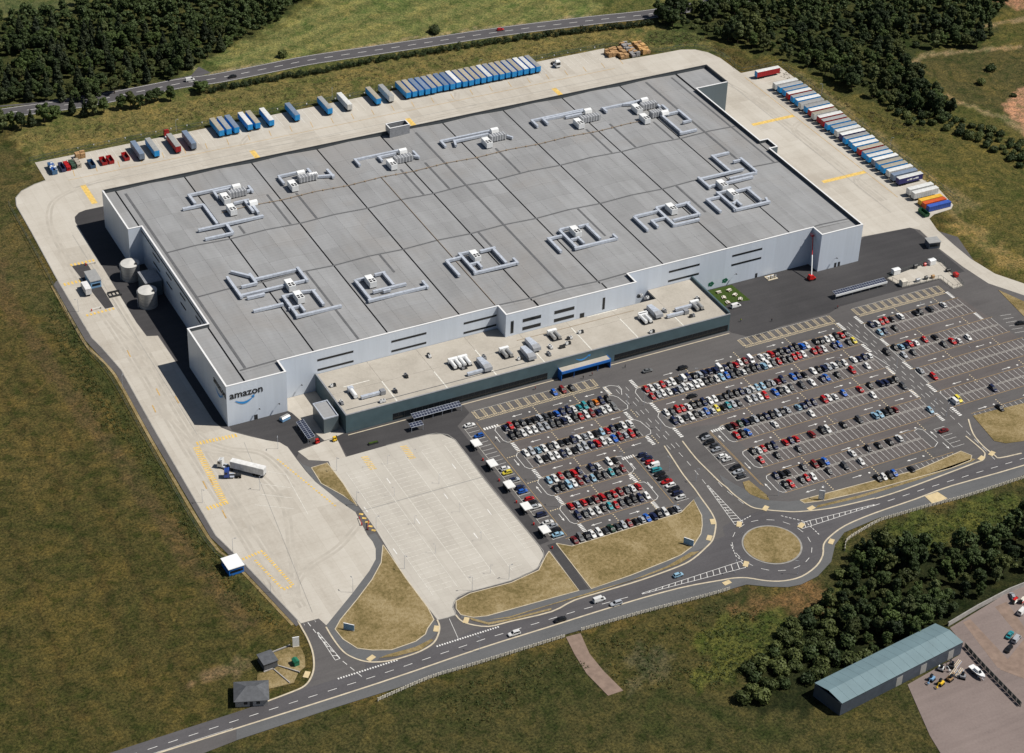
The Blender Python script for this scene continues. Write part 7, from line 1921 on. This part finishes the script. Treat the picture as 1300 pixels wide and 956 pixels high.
# ------------------------------------------------------------------ trade unit and yard beyond the lower wood
sheet("paved_yard", [(183.3, -210.6), (214, -204), (240, -203), (250, -330), (130, -330), (146, -250), (153.5, -227.4), (177.6, -223.1), (182.5, -219.1)], 0.02, "paved_yard")
for k in ('yard_pink_a', 'yard_pink_b'):
    sheet("paved_strip", S[k], 0.035, "brick_pink")
sheet("paved_strip", [(186, -234.5), (203, -226), (212, -222), (222, -236), (196, -250)], 0.05, "brick_pink")
un = thing("trade_unit", "long dark trade unit with blue-green metal roof beside the paved yard", "building")
a, b_, c, d = (178.6, -222.6), (175.8, -211.6), (122.0, -218.6), (124.6, -229.8)
ridge_a, ridge_b = ((a[0] + b_[0]) / 2, (a[1] + b_[1]) / 2), ((c[0] + d[0]) / 2, (c[1] + d[1]) / 2)
hw, hr = 5.4, 6.6
for p, q in ((a, b_), (b_, c), (c, d), (d, a)):
    MB().bar(p, q, 0.3, 0, hw).build("wall", "unit_wall", parent=un)
NP = 16
for i in range(NP):
    t0, t1 = i / NP, (i + 1) / NP - 0.001
    le = lambda p, q, t: (p[0] + (q[0] - p[0]) * t, p[1] + (q[1] - p[1]) * t)
    for e0, e1 in ((a, d), (b_, c)):
        s = 1.06
        p0, p1, r0, r1 = le(e0, e1, t0), le(e0, e1, t1), le(ridge_a, ridge_b, t0), le(ridge_a, ridge_b, t1)
        p0 = (r0[0] + (p0[0] - r0[0]) * s, r0[1] + (p0[1] - r0[1]) * s); p1 = (r1[0] + (p1[0] - r1[0]) * s, r1[1] + (p1[1] - r1[1]) * s)
        MB().hexa([(*p0, hw), (*p1, hw), (*r1, hr), (*r0, hr)], [(*p0, hw + 0.12), (*p1, hw + 0.12), (*r1, hr + 0.12), (*r0, hr + 0.12)]).build("roof_sheet", "unit_roof", parent=un)
for t_, w_ in ((0.07, 3.0), (0.30, 3.2), (0.5, 3.2)):
    p = le(a, d, t_); q = le(a, d, t_ + w_ / 65)
    MB().bar((p[0] + 0.15, p[1] - 0.12), (q[0] + 0.15, q[1] - 0.12), 0.12, 0.05, 4.0).build("roller_door", "tank_side", parent=un)
t = thing("yard_wall", "pale boundary wall along the lower wood and paved yard", "wall", (183.5, -210, 0))
pts = [(183.2, -209.6), (198, -206.6), (213.5, -204.2), (228, -203.5)]
for p, q in zip(pts[:-1], pts[1:]):
    MB().bar((p[0] - 183.5, p[1] + 210), (q[0] - 183.5, q[1] + 210), 0.4, 0, 1.7).build("wall_panel", "stone_wall", parent=t)
    MB().bar((p[0] - 183.5, p[1] + 210), (q[0] - 183.5, q[1] + 210), 0.5, 1.7, 1.8).build("coping", "kerb_grey", parent=t)
fence("yard_fence", [(182.0, -220.5), (181.4, -232), (181.2, -252)], "dark panel fence dividing the two trade yards", 2.4, 2.0, "fence_steel", (1.7, 0.3), 0.12, 0.02, 1.9)
# boat on a trailer, small plant, clutter
t = thing("motor_boat", "white motor boat on a trailer in the fenced trade yard", "boat", (177.4, -233.4, 0.02), -1.5)
hull = MB()
st = [(-3.4, 1.1, 0.7, 1.6), (-1.5, 1.25, 0.6, 1.7), (1.0, 1.2, 0.6, 1.8), (2.6, 0.75, 0.8, 1.95), (3.6, 0.06, 1.3, 2.1)]
n0 = []
for x, w, zl, zt in st:
    n0.append(len(hull.v)); hull.v += [(x, -w, zt), (x, -w * 0.75, (zl + zt) / 2), (x, 0, zl), (x, w * 0.75, (zl + zt) / 2), (x, w, zt)]
for p, q in zip(n0[:-1], n0[1:]):
    for i in range(5):
        j = (i + 1) % 5
        hull.f.append((p + i, p + j, q + j, q + i)); hull.mi.append(0)
hull.f.append(tuple(n0[0] + i for i in range(5))); hull.mi.append(0)
hull.build("hull", "unit_white", parent=t)
MB().hexa([(-1.4, -0.8, 1.75), (1.4, -0.7, 1.75), (1.4, 0.7, 1.75), (-1.4, 0.8, 1.75)], [(-1.2, -0.65, 2.6), (0.6, -0.6, 2.6), (0.6, 0.6, 2.6), (-1.2, 0.65, 2.6)]).build("cabin", "unit_white", parent=t)
MB().quad((1.41, -0.6, 1.85), (1.41, 0.6, 1.85), (0.66, 0.52, 2.55), (0.66, -0.52, 2.55)).build("windscreen", "glass_dark", parent=t)
MB().box(-3.0, 3.4, -0.08, 0.08, 0.35, 0.5).box(-1.2, -1.0, -1.1, 1.1, 0.35, 0.7).box(1.2, 1.4, -0.9, 0.9, 0.35, 0.75).build("trailer_frame", "galv", parent=t)
for s in (-1.1, 1.1):
    MB().tube((-1.1, s - 0.1, 0.33), (-1.1, s + 0.1, 0.33), 0.33, n=10).build("wheel", "rubber", parent=t)
def digger(x, y, rz, m_, label):
    t = thing("mini_digger", label, "digger", (x, y, 0.03), rz, "small plant in the trade yard")
    for s in (-0.75, 0.75):
        MB().box(-1.1, 1.1, s - 0.2, s + 0.2, 0, 0.55).build("track", "rubber", parent=t)
    MB().box(-1.0, 0.8, -0.8, 0.8, 0.6, 1.3).build("chassis", m_, parent=t)
    MB().box(-0.4, 0.6, -0.6, 0.2, 1.3, 2.4).build("cab", "glass_dark", parent=t)
    MB().tube((0.7, 0.4, 1.1), (1.9, 0.4, 2.3), 0.13, n=6).build("boom", m_, parent=t)
    MB().tube((1.9, 0.4, 2.3), (2.8, 0.4, 1.0), 0.10, n=6).box(2.5, 3.0, 0.1, 0.7, 0.5, 1.0).build("bucket_arm", m_, parent=t)
for (x, y), m_, lab in zip([(167.8, -226.4), (171.8, -226.8), (162.0, -229.0), (163.5, -232.0), (167.5, -231.6), (172.0, -232.6)], ("unit_white", "dark_metal", "cabin_blue", "yellow_paint", "timber", "galv_dull"), ("white mini digger against the trade unit", "dark mini digger beside the white one", "blue mini digger by the roller door", "yellow mini digger in the trade yard", "brown mini digger beside stacked rails", "grey mini digger near the boat")):
    digger(x, y, rnd.uniform(0, 6), m_, lab)
for i, (x, y) in enumerate(((170.5, -229.6), (172.5, -230.4), (174.2, -226.8))):
    t = thing("rail_stack", f"stacked scaffold rails lying {('by the brown digger', 'beside the boat trailer', 'near the unit corner')[i]}", "rails", (x, y, 0.03), 0.5)
    for k in range(6):
        MB().box(-2.4, 2.4, -0.6 + k * 0.22, -0.45 + k * 0.22, 0, 0.4 + 0.1 * (k % 3)).build("rail", ("galv", "timber", "fence_pale")[k % 3], parent=t)
for i, (x, y) in enumerate(((214.5, -210.5), (212.0, -209.5), (216.5, -212.0))):
    t = thing("storage_rack", f"red and white storage rack by the paved yard corner, {('larger', 'slimmer', 'outer')[i]} one", "rack", (x, y, 0.03), 0.4)
    for k in range(3):
        MB().box(-1.2, 1.2, -0.5, 0.5, 0.4 + k * 0.7, 0.5 + k * 0.7).build("shelf", ("red_paint", "unit_white", "fence_pale")[(i + k) % 3], parent=t)
    MB().box(-1.2, -1.1, -0.5, 0.5, 0, 2.0).box(1.1, 1.2, -0.5, 0.5, 0, 2.0).build("upright", "dark_metal", parent=t)
# grey hipped house roof below the entrance
ho = thing("hipped_house", "grey hipped-roof pavilion in the field below the slate hut", "building", (-44.6, -141.8, 0), -0.35)
MB().box(-5.2, 5.2, -4.2, 4.2, 0, 2.8).build("wall", "stone_wall", parent=ho)
for q in (((-5.7, -4.7, 2.8), (5.7, -4.7, 2.8), (1.6, 0, 5.0), (-1.6, 0, 5.0)), ((5.7, 4.7, 2.8), (-5.7, 4.7, 2.8), (-1.6, 0, 5.0), (1.6, 0, 5.0)), ((5.7, -4.7, 2.8), (5.7, 4.7, 2.8), (1.6, 0, 5.0)), ((-5.7, 4.7, 2.8), (-5.7, -4.7, 2.8), (-1.6, 0, 5.0))):
    MB().quad(*q).build("roof_slope", "slate", parent=ho)
for s in (-2.5, 1.5):
    MB().box(s, s + 1.2, -4.24, -4.2, 1.0, 2.1).build("window", "glass_dark", parent=ho)
MB().box(-0.6, 0.4, -4.25, -4.2, 0.05, 2.1).build("door", "dark_metal", parent=ho)
t = thing("covered_skip", "small blue and white covered skip beside the lettering tower wall", "skip", (21.3, -5.0, 0.03), 0.3)
MB().box(-1.9, 1.9, -1.0, 1.0, 0.2, 1.6).build("body", "cabin_blue", parent=t)
MB().hexa([(-1.95, -1.05, 1.6), (1.95, -1.05, 1.6), (1.95, 1.05, 1.6), (-1.95, 1.05, 1.6)], [(-1.7, -0.5, 2.0), (1.7, -0.5, 2.0), (1.7, 0.5, 2.0), (-1.7, 0.5, 2.0)]).build("lid", "tank_side", parent=t)
MB().box(-1.6, 1.6, -0.8, 0.8, 0, 0.2).build("base_frame", "dark_metal", parent=t)
# ------------------------------------------------------------------ trees, hedges, scrub
nrs = np.random.RandomState(11)
def leaf_mesh(name, clumps, per, size, mat_, squash=0.8, seed=0):
    """leaf-sized faces spread through a set of clumps (x, y, z, r)"""
    rs = np.random.RandomState(seed)
    V = []
    for (x, y, z, r) in clumps:
        n = int(per * r * r)
        d = rs.normal(size=(n, 3)); d /= np.linalg.norm(d, axis=1)[:, None]
        rad = r * (0.55 + 0.45 * rs.rand(n) ** 0.6)
        c = d * rad[:, None] * np.array([1, 1, squash]) + np.array([x, y, z])
        nrm = d + rs.normal(size=(n, 3)) * 0.42
        nrm /= np.linalg.norm(nrm, axis=1)[:, None]
        t = np.cross(nrm, rs.normal(size=(n, 3))); t /= np.linalg.norm(t, axis=1)[:, None]
        b_ = np.cross(nrm, t)
        s = size * (0.6 + 0.8 * rs.rand(n))[:, None]
        V.append(np.stack([c - t * s * 0.5, c - b_ * s * 0.32, c + t * s * 0.5, c + b_ * s * 0.32], 1))
    V = np.concatenate(V)
    n = len(V)
    me = bpy.data.meshes.new(name)
    me.vertices.add(n * 4); me.vertices.foreach_set("co", V.astype(np.float32).ravel())
    me.loops.add(n * 4); me.loops.foreach_set("vertex_index", np.arange(n * 4, dtype=np.int32))
    me.polygons.add(n); me.polygons.foreach_set("loop_start", np.arange(0, n * 4, 4, dtype=np.int32))
    me.update(calc_edges=True)
    me.materials.append(MAT[mat_])
    return me
def broad_clumps(rs, h, r, form=0):
    """form 0 round, 1 tall oval, 2 spreading, 3 many-headed: small clumps over an uneven hull"""
    cl = []
    wid, low, top = ((1.0, 0.30, 0.90), (0.66, 0.18, 1.06), (1.18, 0.34, 0.78), (1.0, 0.22, 0.95))[form]
    heads = [(0, 0, 1.0)] if form != 3 else [(r * 0.45 * math.cos(a), r * 0.45 * math.sin(a), 0.62 + 0.38 * rs.rand()) for a in (0.3, 2.2, 4.4)]
    lob = rs.rand(5) * 6.28
    for k in range(34):
        hx, hy, hk = heads[k % len(heads)]
        a = rs.rand() * 6.28
        u = rs.rand() ** 0.75
        ring = math.sin(math.pi * min(0.93, 0.16 + 0.80 * u)) ** 0.7
        q = r * wid * 0.80 * ring * (0.55 + 0.45 * rs.rand()) * (0.82 + 0.28 * math.sin(2 * a + lob[0]) + 0.14 * math.sin(5 * a + lob[1])) * (0.62 if form == 3 else 1)
        z = h * (low + (top - low) * u) * hk
        cl.append((hx + q * math.cos(a), hy + q * math.sin(a), z, r * (0.17 + 0.17 * rs.rand())))
    cl.append((0, 0, h * (low + top) / 2, r * wid * 0.45))
    return cl
def conifer_clumps(rs, h, r):
    cl = []
    for k in range(18):
        t = k / 17
        for j in range(2 if t < 0.7 else 1):
            a = rs.rand() * 6.28
            q = r * 0.55 * (1 - t)
            cl.append((q * math.cos(a), q * math.sin(a), h * (0.15 + 0.83 * t), r * (0.50 * (1 - t) + 0.14)))
    return cl
def trunk_mesh(h, r, seed):
    rs = random.Random(seed)
    mb = MB()
    mb.tube((0, 0, -0.1), (0.05, 0.03, h * 0.45), r, r * 0.6, n=7).tube((0.05, 0.03, h * 0.45), (0.0, 0.1, h * 0.8), r * 0.6, r * 0.15, n=6)
    for k in range(4):
        a = k * 1.6 + rs.random()
        z = h * (0.28 + 0.1 * k)
        mb.tube((0, 0, z), (math.cos(a) * h * 0.22, math.sin(a) * h * 0.22, z + h * 0.2), r * 0.35, r * 0.08, n=5)
    return mb.mesh("trunk", "bark")
BROAD = []
for s in range(10):
    rs = np.random.RandomState(s + 3)
    BROAD.append((leaf_mesh("crown", broad_clumps(rs, 10.0, 4.0, (0, 3, 2, 1, 0, 3, 1, 2, 3, 0)[s]), 105, 0.66, ("leaf_broad", "leaf_dark", "leaf_olive", "leaf_dark", "leaf_dark", "leaf_broad", "leaf_birch", "leaf_dark", "leaf_broad", "leaf_olive")[s], 0.85, s), trunk_mesh(10, 0.28, s), ("mid-green round-headed", "dark many-headed", "olive spreading", "dark narrow upright", "dark round-headed", "mid-green many-headed", "pale narrow upright", "dark spreading", "mid-green clustered", "olive round-headed")[s]))
CONI = []
for s in range(3):
    rs = np.random.RandomState(s + 31)
    CONI.append((leaf_mesh("crown", conifer_clumps(rs, 12.0, 2.6), 85, 0.7, "leaf_conifer", 1.0, s + 9), trunk_mesh(12, 0.22, s + 7), "dark pointed"))
SHRUB = []
for s in range(3):
    rs = np.random.RandomState(s + 51)
    cl = [(1.1 * math.cos(k * 1.05) * rs.rand(), 1.1 * math.sin(k * 1.05) * rs.rand(), 0.6 + rs.rand() * 1.0, 0.7 + 0.4 * rs.rand()) for k in range(8)]
    SHRUB.append((leaf_mesh("crown", cl, 120, 0.5, "leaf_scrub" if s else "leaf_dark", 0.9, s + 19), trunk_mesh(2.4, 0.07, s + 17), ("dark", "yellow-green", "yellow-green")[s]))
def plant(name, lib, x, y, h, label, cat, group, base):
    k = h / base
    pick_ = rnd.choice(lib)
    t = thing(name, label.replace('%', pick_[2]), cat, (x, y, -0.12), rnd.uniform(0, 6.28), group)
    t.scale = (k * rnd.uniform(0.9, 1.15), k * rnd.uniform(0.9, 1.15), k)
    c, tr, desc = pick_
    put("crown", c, t); put("trunk", tr, t)
    return t
def scatter(poly, spacing, seed, limit=9999):
    r = random.Random(seed)
    x0, x1 = min(p[0] for p in poly), max(p[0] for p in poly)
    y0, y1 = min(p[1] for p in poly), max(p[1] for p in poly)
    out, cell = [], {}
    tries = int((x1 - x0) * (y1 - y0) / spacing ** 2 * 14)
    for _ in range(tries):
        x, y = r.uniform(x0, x1), r.uniform(y0, y1)
        if not inside(poly, x, y):
            continue
        i, j = int(x // spacing), int(y // spacing)
        if any((x - a) ** 2 + (y - b_) ** 2 < spacing ** 2 for di in (-1, 0, 1) for dj in (-1, 0, 1) for (a, b_) in cell.get((i + di, j + dj), ())):
            continue
        cell.setdefault((i, j), []).append((x, y))
        out.append((x, y))
    return out
def depth(x, y):
    return (x + 205) * _fw.x + (y + 613) * _fw.y
def in_frame(x, y, m_=0.02):
    d = Vector((x + 204.977, y + 613.193, 5 - 475.0))
    z = d.dot(_fw)
    u, v = d.dot(_r2) / z * 2637.68 / 1300, d.dot(_u2) / z * 2637.68 / 1300
    return abs(u) < 0.5 + m_ and -0.41 - m_ < v < 0.333 + m_
woods = []
low_poly = [p for p in S['wood_low'][:11]] + [(240, -195), (216, -200), (188, -205.5), (176, -207.5), (156, -211), (134, -212), (112, -214), (96, -212)]
wl_, wr_, wlow = scatter(S['wood_left'], 5.0, 1), scatter(S['wood_right'], 5.0, 2), scatter(low_poly, 4.8, 3)
hid = []
budget = {'wood_left': 200, 'wood_right': 240, 'wood_low': 90}
for key, pts, lab, grp in (('wood_left', wl_, "wood beside the rear road", "trees of the north-west wood"), ('wood_right', wr_, "wood behind the east trailers", "trees of the north-east wood"), ('wood_low', wlow, "wood above the trade unit", "trees of the southern wood")):
    vis = sorted((p for p in pts if in_frame(*p, 0.03)), key=lambda p: depth(*p))
    for p in vis[budget[key]:]:
        hid.append(p)
    for (x, y) in vis[:budget[key]]:
        gap = math.sin(x * 0.083 + 0.4) * math.sin(y * 0.097 + 1.1) + 0.5 * math.sin(x * 0.21 - y * 0.17)
        if key != 'wood_low' and gap > 0.85:
            if rnd.random() < 0.6:
                plant("scrub_bush", SHRUB, x, y, rnd.uniform(1.8, 3.4), f"low % bush in a grassy gap of the {lab}", "bush", "bushes in the wood gaps", 2.4)
            continue
        if key == 'wood_low' and x < 150:
            plant("meadow_bush", SHRUB, x, y, rnd.uniform(3.0, 5.2), "large % bush between southern wood and meadow", "bush", "large bushes below the wood", 2.4)
            continue
        if key == 'wood_left' and rnd.random() < 0.30:
            plant("conifer_tree", CONI, x, y, rnd.uniform(9.5, 14), f"dark pointed conifer in the {lab}", "tree", "conifers of the north-west wood", 12.0)
        else:
            grow = 0.5 + 0.5 * math.sin(x * 0.11 + y * 0.07) * math.sin(x * 0.05 - y * 0.13 + 1)
            h = (3.8 + 5.2 * grow + rnd.uniform(0, 2.6)) * (1.25 if rnd.random() < 0.14 else 1.0)
            plant("woodland_tree" if key == 'wood_right' else "broadleaf_tree", BROAD, x, y, h, f"% tree in the {lab}", "tree", grp, 10.0)
# the depth of both far woods, one mass
cl = []
for (x, y) in hid:
    k = rnd.uniform(0.55, 1.05)
    rs = np.random.RandomState(int(abs(x * 13 + y * 7)) % 9999)
    for (a, b_, c, r) in broad_clumps(rs, 10 * k, 4 * k, int(abs(x * 7)) % 4)[::3]:
        cl.append((x + a, y + b_, c, r * 1.5))
if cl:
    o = put("woodland", leaf_mesh("woodland", cl, 26, 1.1, "leaf_dark", 0.85, 77))
    struct(o, "stuff"); o["label"] = "dense far part of the two woods seen as one mass"; o["category"] = "woodland"
# trees along the rear road
for i, (x, y) in enumerate(S['trees_line']):
    plant("roadside_tree", CONI if i in (3, 6, 7) else BROAD, x, y, rnd.uniform(7.5, 11.0), f"{ordinal(i + 1)} tree in the line below the rear road, counting from the yard-corner end", "tree", "trees along the rear road", 12.0 if i in (3, 6, 7) else 10.0)
plant("roadside_tree", BROAD, *S['tree_round'][0], 8.5, "large rounded tree below the rear road where the hedge starts", "tree", None, 10.0).scale = (1.15, 1.15, 0.8)
for (x, y), lab in zip(S['field_trees'][:2], ("rounded bush on the far field edge near road bend", "rounded bush on the far field edge above the long trailer row")):
    plant("field_bush", SHRUB, x, y, 4.4, lab, "bush", None, 2.4)
# hedge under the rear road, in four lengths
hl = smooth_line([(88, 263.5), (104, 263.5)] + [p for p in S['hedge'] if p[0] < 268] + [(285, 251.5), (300, 249), (318, 246), (328, 244)], 3)
acc = along(hl, 0.9)
for q in range(4):
    seg = acc[len(acc) * q // 4:len(acc) * (q + 1) // 4]
    x0, y0, _ = seg[0]
    t = thing("hedge", f"dense dark hedge below the rear road, {ordinal(q + 1)} length from the round tree", "hedge", (x0, y0, -0.12), 0, "hedge along the rear road")
    rs = np.random.RandomState(q + 90)
    cl = [(x - x0 + rs.normal() * 0.7, y - y0 + rs.normal() * 0.9, 0.8 + rs.rand() * 1.3, 1.1 + 0.6 * rs.rand()) for (x, y, h) in seg]
    put("foliage", leaf_mesh("foliage", cl, 60, 0.55, "leaf_dark", 0.9, q + 60), t)
    st_ = MB()
    for (x, y, h) in seg[::4]:
        st_.tube((x - x0, y - y0, 0), (x - x0, y - y0, 1.2), 0.05, n=5)
    st_.build("stem", "bark", parent=t)
# shrubs: scrub between the east woods and the clearing, the young wood edge, lower meadow
spots = [(p, "% scrub bush on the slope between east wood and clearing", "scrub on the east slope") for p in scatter(S['wood_right_scrub'], 4.0, 5)]
slope = [(388, 96), (400, 92), (424, 104), (420, 132), (426, 146), (404, 150), (390, 128)]
spots += [(p, "% scrub bush on the slope between east wood and clearing", "scrub on the east slope") for p in scatter(slope, 4.2, 6)]
spots += [(p, "% bush below the red soil patch in the clearing", "bushes in the clearing") for p in scatter([(426, 60), (440, 40), (470, 50), (448, 20), (420, 30), (414, 44)], 4.5, 7)]
spots += [(p, "low % bush at the brown meadow edge beside southern wood", "bushes in the lower meadow") for p in scatter([(108, -200), (132, -188), (150, -182), (158, -176), (166, -170), (160, -186), (140, -196), (118, -212)], 4.6, 8)]
spots += [((448, 118), "single round bush inside the far clearing", None), ((455, 100), "lone bush beside the red soil patch", None), ((462, 128), "small bush on the far clearing path", None)]
for (x, y), lab, grp in spots:
    if in_frame(x, y, 0.03):
        plant("scrub_bush", SHRUB, x, y, rnd.uniform(2.0, 4.2), lab, "bush", grp, 2.4)
# rough herbage that nobody could count
def herbage(name, areas, mat_, n, size, hh, label):
    rs = np.random.RandomState(len(name))
    cl = []
    for poly, k in areas:
        xs, ys = [p[0] for p in poly], [p[1] for p in poly]
        c = 0
        while c < k:
            x, y = rs.uniform(min(xs), max(xs)), rs.uniform(min(ys), max(ys))
            if inside(poly, x, y):
                cl.append((x, y, hh * rs.rand() - 0.1, 0.4 + 0.75 * rs.rand() ** 2)); c += 1
    o = put(name, leaf_mesh(name, cl, n, size, mat_, 0.7, 5))
    struct(o, "stuff"); o["label"] = label; o["category"] = "undergrowth"
herbage("meadow_undergrowth", [(S['zone_green_meadow'], 1100), ([(10, -166), (58, -164), (62, -176), (8, -186)], 260), ([(70, -164), (120, -166), (128, -180), (100, -205), (66, -190)], 420)], "leaf_scrub", 34, 0.42, 0.35, "rough green undergrowth in the lower meadow")
herbage("boundary_undergrowth", [([(-34, 120), (-32, 90), (-34, 60), (-32, 0), (-32, -60), (-27, -78), (-29, -90), (-22, -113), (-26, -116), (-36, -90), (-38, -20), (-40, 40), (-44, 90)], 900), ([(-40, 70), (-46, 60), (-44, 20), (-38, 10), (-36, 40)], 160)], "leaf_scrub", 34, 0.40, 0.25, "rough green undergrowth along the west boundary path")
herbage("slope_undergrowth", [([(345, 212), (352, 190), (368, 165), (376, 120), (384, 104), (395, 90), (390, 70), (375, 90), (369, 140), (348, 186), (342, 205)], 520), (slope, 260), ([(322, 236), (340, 232), (345, 216), (330, 217), (312, 226)], 240), ([(-10, 240), (60, 240), (160, 238), (270, 238), (310, 225), (312, 240), (270, 250), (120, 258), (-8, 258)], 900)], "leaf_grass", 30, 0.40, 0.25, "rough grass and weeds round the yard fence")
